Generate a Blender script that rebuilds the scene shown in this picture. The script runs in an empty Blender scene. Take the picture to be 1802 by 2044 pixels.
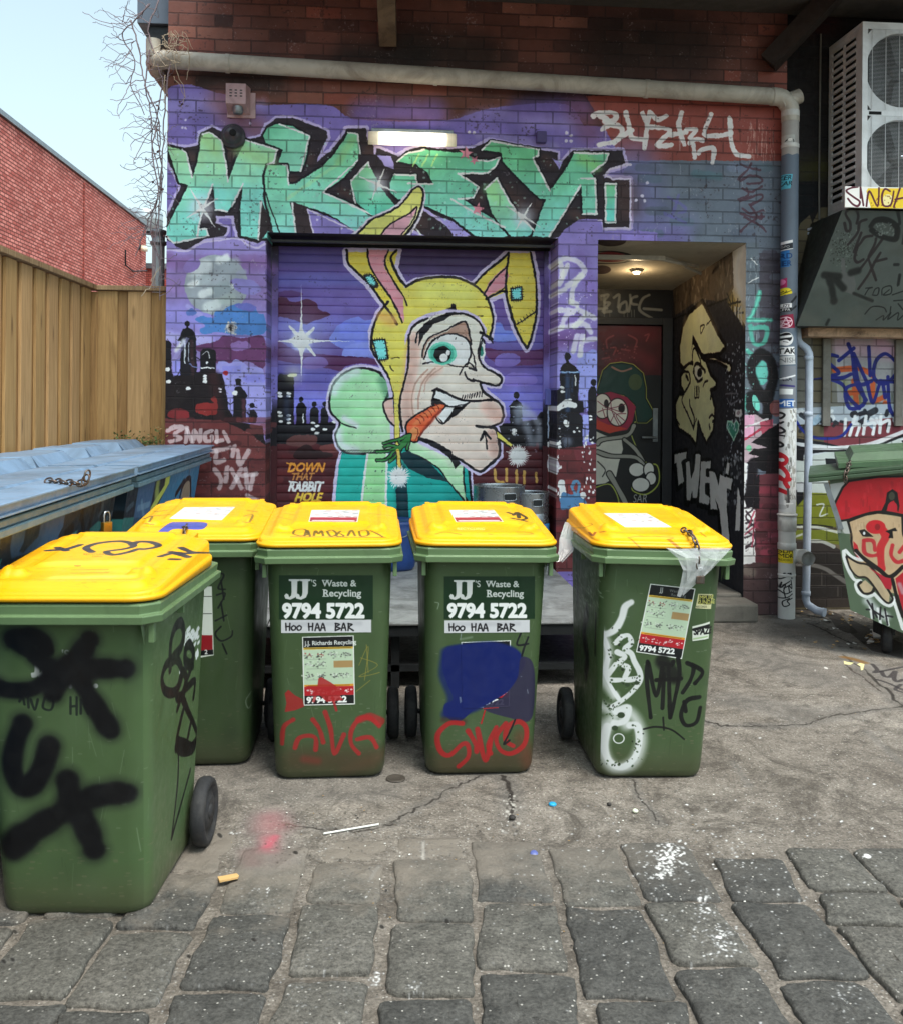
import bpy,math,random
import numpy as np
from mathutils import Vector,Matrix
S=bpy.context.scene
SCOL=S.collection
R=math.radians
# camera
FPX,HX,HY=1950.0,901.0,800.0
YAW,ROLL=R(4.5),0.008
CAM=np.array([0.0,-6.9,1.54])
_f=np.array([math.sin(YAW),math.cos(YAW),0.0]);_r0=np.array([math.cos(YAW),-math.sin(YAW),0.0]);_u0=np.array([0,0,1.0])
_r=_r0*math.cos(ROLL)+_u0*math.sin(ROLL);_u=-_r0*math.sin(ROLL)+_u0*math.cos(ROLL)
cd=bpy.data.cameras.new("camera");cam=bpy.data.objects.new("camera",cd);SCOL.objects.link(cam)
cd.sensor_fit='HORIZONTAL';cd.sensor_width=36.0;cd.lens=36.0*FPX/1802.0
cd.shift_x=0.0;cd.shift_y=-(1022.0-HY)/1802.0;cd.clip_start=0.05;cd.clip_end=400
cam.matrix_world=Matrix(((_r[0],_u[0],-_f[0],CAM[0]),(_r[1],_u[1],-_f[1],CAM[1]),(_r[2],_u[2],-_f[2],CAM[2]),(0,0,0,1)))
S.camera=cam
# world, sun, exposure
W=bpy.data.worlds.new("World");S.world=W;W.use_nodes=True
_n=W.node_tree.nodes;_l=W.node_tree.links;_n.clear()
SUN_EL,SUN_AZ=R(64),R(150)
sky=_n.new('ShaderNodeTexSky');sky.sky_type='NISHITA';sky.sun_disc=False
sky.sun_elevation=SUN_EL;sky.sun_rotation=SUN_AZ;sky.air_density=1.3;sky.dust_density=3.5;sky.ozone_density=0.9
bg=_n.new('ShaderNodeBackground');bg.inputs[1].default_value=0.15
wo=_n.new('ShaderNodeOutputWorld')
hs=_n.new('ShaderNodeHueSaturation');hs.inputs['Saturation'].default_value=0.5
_l.new(sky.outputs[0],hs.inputs['Color']);tn=_n.new('ShaderNodeMix');tn.data_type='RGBA';tn.blend_type='MULTIPLY';tn.inputs[0].default_value=1.0;tn.inputs[7].default_value=(0.90,1.04,1.03,1)
_l.new(hs.outputs[0],tn.inputs[6]);_l.new(tn.outputs[2],bg.inputs[0]);_l.new(bg.outputs[0],wo.inputs[0])
sl=bpy.data.lights.new("sun",'SUN');sl.energy=1.6;sl.angle=R(20);sl.color=(1.0,0.93,0.85)
so=bpy.data.objects.new("sun",sl);SCOL.objects.link(so)
_sd=Vector((math.sin(SUN_AZ)*math.cos(SUN_EL),math.cos(SUN_AZ)*math.cos(SUN_EL),math.sin(SUN_EL)))
so.rotation_euler=(-_sd).to_track_quat('-Z','Y').to_euler();so.location=(0,-10,12)
S.view_settings.view_transform='Standard';S.view_settings.look='None'
S.view_settings.exposure=0.85;S.view_settings.gamma=1.0
S.render.film_transparent=False
S.cycles.max_bounces=6;S.cycles.use_denoising=True
# pixel <-> world
def raydir(px,py):
 return _f+(px-HX)/FPX*_r+(HY-py)/FPX*_u
def hit(px,py,o,n):
 d=raydir(px,py);o=np.asarray(o,float);n=np.asarray(n,float)
 return CAM+d*(np.dot(o-CAM,n)/np.dot(d,n))
def on_y(px,py,y=0.0):return hit(px,py,(0,y,0),(0,1,0))
def on_z(px,py,z=0.0):return hit(px,py,(0,0,z),(0,0,1))
def on_x(px,py,x=0.0):return hit(px,py,(x,0,0),(1,0,0))
def topx(p):
 v=np.asarray(p,float)-CAM;d=v@_f
 return(HX+FPX*(v@_r)/d,HY-FPX*(v@_u)/d)
def s2l(c):
 return tuple(x/12.92 if x<=0.04045 else((x+0.055)/1.055)**2.4 for x in c)
def hx(s):
 s=s.lstrip('#');return tuple(int(s[i:i+2],16)/255 for i in(0,2,4))
def col(c):
 return hx(c)if isinstance(c,str)else tuple(c)
 # noise for painted surfaces
def vnoise(h,w,cell,seed=0,octaves=3):
 rs=np.random.RandomState(seed);out=np.zeros((h,w),np.float32);amp=1.0;tot=0
 for o in range(octaves):
  gh,gw=int(h/cell)+3,int(w/cell)+3
  g=rs.rand(gh,gw).astype(np.float32)
  y=np.arange(h)/cell;x=np.arange(w)/cell
  yi=y.astype(int);xi=x.astype(int);fy=y-yi;fx=x-xi
  fy=fy*fy*(3-2*fy);fx=fx*fx*(3-2*fx)
  a=g[yi][:,xi];b=g[yi][:,xi+1];c=g[yi+1][:,xi];d=g[yi+1][:,xi+1]
  fx=fx[None];fy=fy[:,None]
  out+=amp*((a*(1-fx)+b*fx)*(1-fy)+(c*(1-fx)+d*fx)*fy);tot+=amp
  amp*=0.5;cell=max(cell/2,1.0)
 return out/tot
def smooth(pts,closed=False,n=6):
 P=[np.array(p,float)for p in pts];N=len(P);out=[]
 if N<3:return[tuple(p)for p in P]
 rng=range(N if closed else N-1)
 for i in rng:
  p1,p2=P[i],P[(i+1)%N]
  p0=P[(i-1)%N]if closed or i>0 else p1
  p3=P[(i+2)%N]if closed or i+2<N else p2
  for k in range(n):
   t=k/n
   out.append(tuple(0.5*((2*p1)+(-p0+p2)*t+(2*p0-5*p1+4*p2-p3)*t*t+(-p0+3*p1-3*p2+p3)*t**3)))
 if not closed:out.append(tuple(P[-1]))
 return out
_glyphs={}
def text_edges(s,bold=0.0,font=None,shear=0.0,spacing=1.0,align='LEFT'):
 key=(s,bold,font,shear,spacing,align)
 if key in _glyphs:return _glyphs[key]
 cu=bpy.data.curves.new("t",'FONT');cu.body=s;cu.fill_mode='NONE';cu.offset=bold
 cu.shear=shear;cu.space_character=spacing;cu.align_x=align;cu.resolution_u=4
 ob=bpy.data.objects.new("t",cu);SCOL.objects.link(ob)
 dg=bpy.context.evaluated_depsgraph_get();me=bpy.data.meshes.new_from_object(ob.evaluated_get(dg))
 V=np.array([v.co[:2]for v in me.vertices])if len(me.vertices)else np.zeros((0,2))
 E=np.array([e.vertices[:]for e in me.edges])if len(me.edges)else np.zeros((0,2),int)
 bpy.data.objects.remove(ob);bpy.data.curves.remove(cu);bpy.data.meshes.remove(me)
 _glyphs[key]=(V,E);return V,E
class Canvas:
 """A painted surface: plane o + u*U + v*V (metres), rasterised in memory. Colours are sRGB."""
 def __init__(self,name,o,U,V,w,h,res,base='#808080'):
  self.name=name;self.o=np.array(o,float);self.U=np.array(U,float);self.V=np.array(V,float)
  self.w,self.h,self.res=w,h,res
  self.W,self.H=int(round(w/res)),int(round(h/res))
  self.a=np.empty((self.H,self.W,3),np.float32);self.a[:]=col(base)
  self.al=None;self.frame=None;self.img=None;self.clipmask=None
 def alpha(self):
  self.al=np.zeros((self.H,self.W),np.float32);return self
 def f(self,x0,y0,s,full=False):
  """Author in a crop of the photo: origin (source px) and zoom; None for metres."""
  self.frame=(x0,y0,s);return self
 def metres(self):
  self.frame=None;return self
 def uvm(self,p):
  q=np.asarray(p,float)-self.o
  return(q@self.U,q@self.V)
 def uvray(self,p):
  p=np.asarray(p,float);n=np.cross(self.U,self.V);d=p-CAM;q=CAM+d*(np.dot(self.o-CAM,n)/np.dot(d,n));return self.uv01(q)
 def uv01(self,p):
  a,b=self.uvm(p);return(a/self.w,b/self.h)
 def to(self,pts):
  out=[]
  for x,y in pts:
   if self.frame is None:u,v=x,y
   else:
    x0,y0,s=self.frame
    px,py=(x0+x/s)*0.79453,(y0+y/s)*0.79453
    n=np.cross(self.U,self.V);u,v=self.uvm(hit(px,py,self.o,n))
   out.append((u/self.res,v/self.res))
  return np.array(out)
 def wpx(self,w,at):
  """stroke width in frame units -> texture px"""
  if self.frame is None:return w/self.res
  a=self.to([at,(at[0]+1.0,at[1]),(at[0],at[1]+1.0)])
  return w*0.5*(np.linalg.norm(a[1]-a[0])+np.linalg.norm(a[2]-a[0]))
 def comp(self,m,c,x0,y0,opacity=1.0,c2=None,c2dir=None):
  h,w=m.shape;X0,Y0=max(x0,0),max(y0,0);X1,Y1=min(x0+w,self.W),min(y0+h,self.H)
  if X1<=X0 or Y1<=Y0:return
  m=m[Y0-y0:Y1-y0,X0-x0:X1-x0]*opacity
  if self.clipmask is not None:m=m*self.clipmask[Y0:Y1,X0:X1]
  if isinstance(c,np.ndarray)and c.ndim==3:cc=c[Y0-y0:Y1-y0,X0-x0:X1-x0]
  else:cc=np.array(col(c),np.float32)
  m3=m[...,None]
  self.a[Y0:Y1,X0:X1]=self.a[Y0:Y1,X0:X1]*(1-m3)+cc*m3
  if self.al is not None:
   self.al[Y0:Y1,X0:X1]=self.al[Y0:Y1,X0:X1]*(1-m)+m
 def _edges_mask(self,A,B):
  P=np.concatenate([A,B]);x0=int(math.floor(P[:,0].min()))-1;x1=int(math.ceil(P[:,0].max()))+2
  y0=int(math.floor(P[:,1].min()))-1;y1=int(math.ceil(P[:,1].max()))+2
  x0=max(x0,-4);y0=max(y0,-4);x1=min(x1,self.W+4);y1=min(y1,self.H+4)
  if x1<=x0+1 or y1<=y0+1:return None
  SS=3;rows=(np.arange((y1-y0)*SS)+0.5)/SS+y0
  ya,yb=A[:,1],B[:,1];k=np.abs(ya-yb)>1e-9;A,B=A[k],B[k];ya,yb=A[:,1],B[:,1]
  if len(A)==0:return None
  lo,hi=np.minimum(ya,yb),np.maximum(ya,yb)
  t=(rows[:,None]-ya[None])/(yb-ya)[None];X=A[:,0][None]+t*(B[:,0]-A[:,0])[None]
  ok=(rows[:,None]>=lo[None])&(rows[:,None]<hi[None])
  X=np.where(ok,X,np.inf);X.sort(axis=1);mx=int(ok.sum(1).max());mx-=mx%2
  D=np.zeros(((y1-y0)*SS,x1-x0+2),np.float32)
  rid=np.arange(len(rows))
  for j in range(mx):
   xs=X[:,j];g=np.isfinite(xs);
   if j%2==0:g2=np.isfinite(X[:,j+1]);g=g&g2
   xx=np.clip(xs[g]-x0,0,x1-x0-1e-3);i=xx.astype(int);fr=xx-i;s=1 if j%2==0 else-1
   np.add.at(D,(rid[g],i),s*(1-fr));np.add.at(D,(rid[g],i+1),s*fr)
  M=np.cumsum(D,axis=1)[:,:x1-x0].reshape(y1-y0,SS,x1-x0).mean(1)
  return np.clip(M,0,1),x0,y0
 def poly(self,pts,c,sm=False,op=1.0,n=6,grad=None,noise=None):
  if sm:pts=smooth(pts,True,n)
  P=self.to(pts);r=self._edges_mask(P,np.roll(P,-1,axis=0))
  if r is None:return
  M,x0,y0=r;cc=c
  if grad is not None:
   cc=self.gradcol(M.shape,x0,y0,c,*grad)
  self.comp(M,cc,x0,y0,op)
 def gradcol(self,shp,x0,y0,c,c2,pa,pb,mott=0.25,seed=3):
  a=self.to([pa,pb]);d=a[1]-a[0];L=(d@d)
  yy,xx=np.mgrid[y0:y0+shp[0],x0:x0+shp[1]]
  t=((xx-a[0][0])*d[0]+(yy-a[0][1])*d[1])/L
  nz=vnoise(shp[0],shp[1],40/(self.res/0.003),seed,3)-0.5
  t=np.clip(t+nz*mott*2.2,0,1)[...,None]
  return(np.array(col(c),np.float32)*(1-t)+np.array(col(c2),np.float32)*t).astype(np.float32)
 def text(self,s,p,hgt,c,bold=0.0,rot=0.0,sx=1.0,shear=0.0,spacing=1.0,align='LEFT',op=1.0,wob=0):
  """p = baseline start, hgt = cap height in frame units"""
  V,E=text_edges(s,0.0,None,shear,spacing,align)
  if len(E)==0:return
  k=hgt/0.69;sgn=1 if self.frame is None else-1
  ca,sa=math.cos(rot),math.sin(rot)
  q=[(p[0]+k*sx*x*ca-k*y*sa*1.0,p[1]+sgn*(k*y*ca+k*sx*x*sa))for x,y in V]
  P=self.to(q);r=self._edges_mask(P[E[:,0]],P[E[:,1]])
  if r is None:return
  M_,x0,y0=r
  if bold:
   pd=int(self.wpx(k*bold,p))+3;M_=np.pad(M_,pd);x0-=pd;y0-=pd;rad=self.wpx(k*bold,p)*0.8;h,w=M_.shape
   for a,b in E:
    A,B=P[a],P[b];X0,X1=int(max(min(A[0],B[0])-rad-2-x0,0)),int(min(max(A[0],B[0])+rad+3-x0,w));Y0,Y1=int(max(min(A[1],B[1])-rad-2-y0,0)),int(min(max(A[1],B[1])+rad+3-y0,h))
    if X1<=X0 or Y1<=Y0:continue
    X=np.arange(X0,X1)[None]+x0+0.5;Y=np.arange(Y0,Y1)[:,None]+y0+0.5;d=B-A;L=d@d+1e-9;t=np.clip(((X-A[0])*d[0]+(Y-A[1])*d[1])/L,0,1)
    m=np.clip(rad-np.hypot(X-A[0]-t*d[0],Y-A[1]-t*d[1])+0.5,0,1);s_=M_[Y0:Y1,X0:X1];np.maximum(s_,m,out=s_)
  self.comp(M_,c,x0,y0,op)
 def stroke(self,pts,w,c,sm=True,soft=0.0,closed=False,op=1.0,taper=0.0,n=5,w2=None):
  """soft = spray softness as share of the half width"""
  at=pts[len(pts)//2]
  if sm and len(pts)>2:pts=smooth(pts,closed,n)
  elif closed:pts=list(pts)+[pts[0]]
  if closed and sm:pts=pts+[pts[0]]
  P=self.to(pts);W0=self.wpx(w,at)/2;N=len(P)
  W1=self.wpx(w2,at)/2 if w2 is not None else W0
  t=np.linspace(0,1,N);rad=W0+(W1-W0)*t
  if N>3 and self.al is None:rad=rad*(1+0.09*np.sin(t*6.3+P[0][0])+0.06*np.sin(t*17+P[0][1]))
  if taper:rad=rad*np.clip(np.minimum(t,1-t)/max(taper,1e-3),0.12,1)
  sf=max(soft*W0*2,1.0);pad=rad.max()+sf+1
  x0,y0=int(P[:,0].min()-pad),int(P[:,1].min()-pad);x1,y1=int(P[:,0].max()+pad)+2,int(P[:,1].max()+pad)+2
  x0=max(x0,-3);y0=max(y0,-3);x1=min(x1,self.W+3);y1=min(y1,self.H+3)
  if x1<=x0 or y1<=y0:return
  M=np.zeros((y1-y0,x1-x0),np.float32)
  for i in range(N-1):
   a,b=P[i],P[i+1];ra,rb=rad[i],rad[i+1];pd=max(ra,rb)+sf
   sx0=max(int(min(a[0],b[0])-pd),x0);sx1=min(int(max(a[0],b[0])+pd)+2,x1)
   sy0=max(int(min(a[1],b[1])-pd),y0);sy1=min(int(max(a[1],b[1])+pd)+2,y1)
   if sx1<=sx0 or sy1<=sy0:continue
   X=np.arange(sx0,sx1)[None]+0.5;Y=np.arange(sy0,sy1)[:,None]+0.5
   d=b-a;L=d@d+1e-9;tt=np.clip(((X-a[0])*d[0]+(Y-a[1])*d[1])/L,0,1)
   dist=np.hypot(X-a[0]-tt*d[0],Y-a[1]-tt*d[1]);rr=ra+(rb-ra)*tt
   m=np.clip((rr-dist)/sf+0.5,0,1)
   if soft>0:m=m*m*(3-2*m)
   s=M[sy0-y0:sy1-y0,sx0-x0:sx1-x0];np.maximum(s,m,out=s)
  self.comp(M,c,x0,y0,op)
 def dot(self,p,r,c,soft=0.0,op=1.0):
  self.stroke([p,(p[0]+0.01,p[1])],2*r,c,sm=False,soft=soft,op=op)
 def ell(self,p,rx,ry,c,rot=0,op=1.0):
  q=[(p[0]+rx*math.cos(a)*math.cos(rot)-ry*math.sin(a)*math.sin(rot),p[1]+rx*math.cos(a)*math.sin(rot)+ry*math.sin(a)*math.cos(rot))for a in np.linspace(0,2*math.pi,28,endpoint=False)]
  self.poly(q,c,op=op);return q
 def out(self,pts,c,fill,w,line='#14101a',sm=False,halo=None,hw=0,**k):
  """filled shape with an outline (and a wider halo behind it)"""
  if halo:self.stroke(pts,w+hw*2,halo,sm=sm,closed=True)
  self.poly(pts,fill,sm=sm,**k)
  self.stroke(pts,w,line,sm=sm,closed=True)
 def speck(self,box,n,r0,r1,c,seed=0,op=1.0):
  rs=random.Random(seed)
  for _ in range(n):
   self.dot((rs.uniform(box[0],box[2]),rs.uniform(box[1],box[3])),rs.uniform(r0,r1),c,op=op*rs.uniform(0.5,1))
 def warp(self,amp,cell,seed):
  yy,xx=np.mgrid[0:self.H,0:self.W];dx=(vnoise(self.H,self.W,cell,seed,2)-0.5)*2*amp;dy=(vnoise(self.H,self.W,cell,seed+1,2)-0.5)*2*amp
  self.a=self.a[np.clip((yy+dy).round().astype(int),0,self.H-1),np.clip((xx+dx).round().astype(int),0,self.W-1)]
 def grade(self,sat,gain):
  g=self.a.mean(2,keepdims=True);self.a=np.clip((g+(self.a-g)*sat)*gain,0,0.97).astype(np.float32)
 def chips(self,c1,amt,cell,seed,op=0.6):
  n=vnoise(self.H,self.W,cell,seed,3)*0.65+vnoise(self.H,self.W,cell*8,seed+1,2)*0.35;m=np.clip((n-amt)*25,0,1)*op;m=m[...,None]
  self.a=(self.a*(1-m)+np.array(col(c1),np.float32)*m).astype(np.float32)
 def mottle(self,amt=0.06,cell=30,seed=1):
  nz=vnoise(self.H,self.W,cell,seed,4)[...,None]-0.5
  self.a*=(1+nz*amt*2);np.clip(self.a,0,1,out=self.a)
 def image(self):
  if self.img:return self.img
  im=bpy.data.images.new(self.name,self.W,self.H,alpha=self.al is not None)
  buf=np.ones((self.H,self.W,4),np.float32);buf[...,:3]=np.clip(self.a,0,1)
  if self.al is not None:buf[...,3]=self.al;im.alpha_mode='CHANNEL_PACKED'
  im.pixels.foreach_set(buf.ravel());im.update();im.pack();self.img=im;return im
  # materials
def nodes(name):
 m=bpy.data.materials.new(name);m.use_nodes=True;nt=m.node_tree
 b=nt.nodes['Principled BSDF'];return m,nt,b
def N(nt,t,**k):
 n=nt.nodes.new(t)
 for a,v in k.items():
  if a.startswith('i_'):
   key=a[2:];key=int(key)if key.isdigit()else key.replace('_',' ')
   n.inputs[key].default_value=v
  else:setattr(n,a,v)
 return n
def mixc(nt,fac,a,b,mode='MIX'):
 n=nt.nodes.new('ShaderNodeMix');n.data_type='RGBA';n.blend_type=mode;n.clamp_result=False
 for sock,v in((0,fac),(6,a),(7,b)):
  if hasattr(v,'links')or isinstance(v,bpy.types.NodeSocket):nt.links.new(v,n.inputs[sock])
  elif sock==0:n.inputs[0].default_value=v
  else:n.inputs[sock].default_value=(*v[:3],1)
 return n.outputs[2]
def math_(nt,op,a,b=0.0,clamp=False):
 n=nt.nodes.new('ShaderNodeMath');n.operation=op;n.use_clamp=clamp
 for i,v in enumerate((a,b)):
  if isinstance(v,bpy.types.NodeSocket):nt.links.new(v,n.inputs[i])
  else:n.inputs[i].default_value=v
 return n.outputs[0]
def ramp(nt,fac,stops):
 r=nt.nodes.new('ShaderNodeValToRGB');el=r.color_ramp.elements
 while len(el)<len(stops):el.new(0.5)
 for e,(p,c)in zip(el,stops):
  e.position=p;e.color=(*c[:3],1)if hasattr(c,'__len__')else(c,c,c,1)
 nt.links.new(fac,r.inputs[0]);return r.outputs[0]
def noise(nt,vec,scale,detail=4,rough=0.55,dist=0.0):
 n=nt.nodes.new('ShaderNodeTexNoise');n.inputs['Scale'].default_value=scale;n.inputs['Detail'].default_value=detail
 n.inputs['Roughness'].default_value=rough;n.inputs['Distortion'].default_value=dist
 if vec is not None:nt.links.new(vec,n.inputs['Vector'])
 return n.outputs[0]
def bump(nt,h,strength=0.5,dist=0.01,nrm=None):
 b=nt.nodes.new('ShaderNodeBump');b.inputs['Strength'].default_value=strength;b.inputs['Distance'].default_value=dist
 nt.links.new(h,b.inputs['Height'])
 if nrm is not None:nt.links.new(nrm,b.inputs['Normal'])
 return b.outputs[0]
def objco(nt):return nt.nodes.new('ShaderNodeTexCoord').outputs['Object']
def geopos(nt):return nt.nodes.new('ShaderNodeNewGeometry').outputs['Position']
def spec(b,v):
 b.inputs['Specular IOR Level'].default_value=v
def simple(name,c,rough=0.6,var=0.12,nscale=8,metal=0.0,bmp=0.0,bscale=60,dirt=None,dirtamt=0.5,sp=0.5,coat=0.0):
 """plain surface with noise in colour, dirt patches and a fine bump. c is sRGB"""
 m,nt,b=nodes(name);co=objco(nt);L=s2l(col(c))
 n1=noise(nt,co,nscale,5)
 c1=mixc(nt,n1,tuple(x*(1-var*1.6)for x in L),tuple(min(1,x*(1+var*1.6))for x in L))
 if dirt is not None:
  n2=noise(nt,co,nscale*0.6,8,0.7,0.6)
  f=ramp(nt,n2,[(0.45,0.0),(0.72,1.0)])
  f=math_(nt,'MULTIPLY',f,dirtamt);c1=mixc(nt,f,c1,s2l(col(dirt)))
 nt.links.new(c1,b.inputs['Base Color'])
 n3=noise(nt,co,nscale*3,4)
 nt.links.new(ramp(nt,n3,[(0.3,max(0,rough-0.1)),(0.7,min(1,rough+0.1))]),b.inputs['Roughness'])
 b.inputs['Metallic'].default_value=metal;spec(b,sp);b.inputs['Coat Weight'].default_value=coat
 if bmp:nt.links.new(bump(nt,noise(nt,co,bscale,5),bmp,0.004),b.inputs['Normal'])
 return m
def brick_nodes(nt,axes,row=0.086,wid=0.25,mortar=0.006,shift=(0,0)):
 """returns (mortar mask, random per brick colour) in object metres; axes e.g. 'XZ'"""
 sp_=nt.nodes.new('ShaderNodeSeparateXYZ');nt.links.new(geopos(nt),sp_.inputs[0])
 cb=nt.nodes.new('ShaderNodeCombineXYZ')
 a=math_(nt,'ADD',sp_.outputs[axes[0]],shift[0]);c=math_(nt,'ADD',sp_.outputs[axes[1]],shift[1])
 nz=noise(nt,geopos(nt),2.5,2);w=math_(nt,'MULTIPLY',math_(nt,'SUBTRACT',nz,0.5),0.012)
 c=math_(nt,'ADD',c,w)
 nz2=noise(nt,geopos(nt),35,2);c=math_(nt,'ADD',c,math_(nt,'MULTIPLY',math_(nt,'SUBTRACT',nz2,0.5),0.005))
 nt.links.new(a,cb.inputs[0]);nt.links.new(c,cb.inputs[1])
 br=nt.nodes.new('ShaderNodeTexBrick');nt.links.new(cb.outputs[0],br.inputs['Vector'])
 br.offset=0.5;br.inputs['Scale'].default_value=1.0;br.inputs['Mortar Size'].default_value=mortar
 br.inputs['Mortar Smooth'].default_value=0.35;br.inputs['Brick Width'].default_value=wid;br.inputs['Row Height'].default_value=row
 br.inputs['Color1'].default_value=(0,0,0,1);br.inputs['Color2'].default_value=(1,1,1,1);br.inputs['Mortar'].default_value=(0.5,0.5,0.5,1)
 br.inputs['Bias'].default_value=0.0
 return br.outputs['Fac'],br.outputs['Color']
def painted(name,canvas,rough=0.6,brick=None,mdark=0.35,bs=0.6,var=0.1,sp=0.3,grime=0.25,fine=1.0,chip=None):
 """surface whose paint is a canvas; brick = axes for bricks under the paint"""
 m,nt,b=nodes(name)
 tx=nt.nodes.new('ShaderNodeTexImage');tx.image=canvas.image();tx.extension='EXTEND';tx.interpolation='Linear'
 uv=nt.nodes.new('ShaderNodeUVMap');uv.uv_map='UVMap';nt.links.new(uv.outputs[0],tx.inputs[0])
 c=tx.outputs[0];gp=geopos(nt)
 n1=noise(nt,gp,9,6,0.65)
 c=mixc(nt,1.0,c,mixc(nt,n1,(1-var*2,)*3,(1+var*1.2,)*3),'MULTIPLY')
 h=None
 if brick:
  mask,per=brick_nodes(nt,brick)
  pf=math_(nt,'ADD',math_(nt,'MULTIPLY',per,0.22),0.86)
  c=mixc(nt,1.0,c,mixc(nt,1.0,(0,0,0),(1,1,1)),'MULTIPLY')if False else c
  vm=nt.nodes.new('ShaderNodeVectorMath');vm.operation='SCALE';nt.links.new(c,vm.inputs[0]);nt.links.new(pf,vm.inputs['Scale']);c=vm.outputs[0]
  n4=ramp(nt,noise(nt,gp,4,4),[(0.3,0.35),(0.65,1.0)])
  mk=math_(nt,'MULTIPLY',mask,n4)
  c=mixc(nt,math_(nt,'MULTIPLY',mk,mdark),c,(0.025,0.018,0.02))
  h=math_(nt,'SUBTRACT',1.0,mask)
 if grime:
  g=ramp(nt,noise(nt,gp,3.2,9,0.72,0.8),[(0.5,0.0),(0.75,1.0)])
  c=mixc(nt,math_(nt,'MULTIPLY',g,grime),c,(0.05,0.042,0.035))
 nt.links.new(c,b.inputs['Base Color'])
 nt.links.new(ramp(nt,noise(nt,gp,25,3),[(0.3,rough-0.12),(0.7,min(1,rough+0.12))]),b.inputs['Roughness']);spec(b,sp)
 nf=noise(nt,gp,120,4,0.6)
 hh=math_(nt,'MULTIPLY',nf,0.12*fine)
 if h is not None:hh=math_(nt,'ADD',h,math_(nt,'ADD',hh,math_(nt,'MULTIPLY',noise(nt,gp,22,3),0.25)))
 nt.links.new(bump(nt,hh,bs,0.008 if brick else 0.003),b.inputs['Normal'])
 return m
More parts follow.
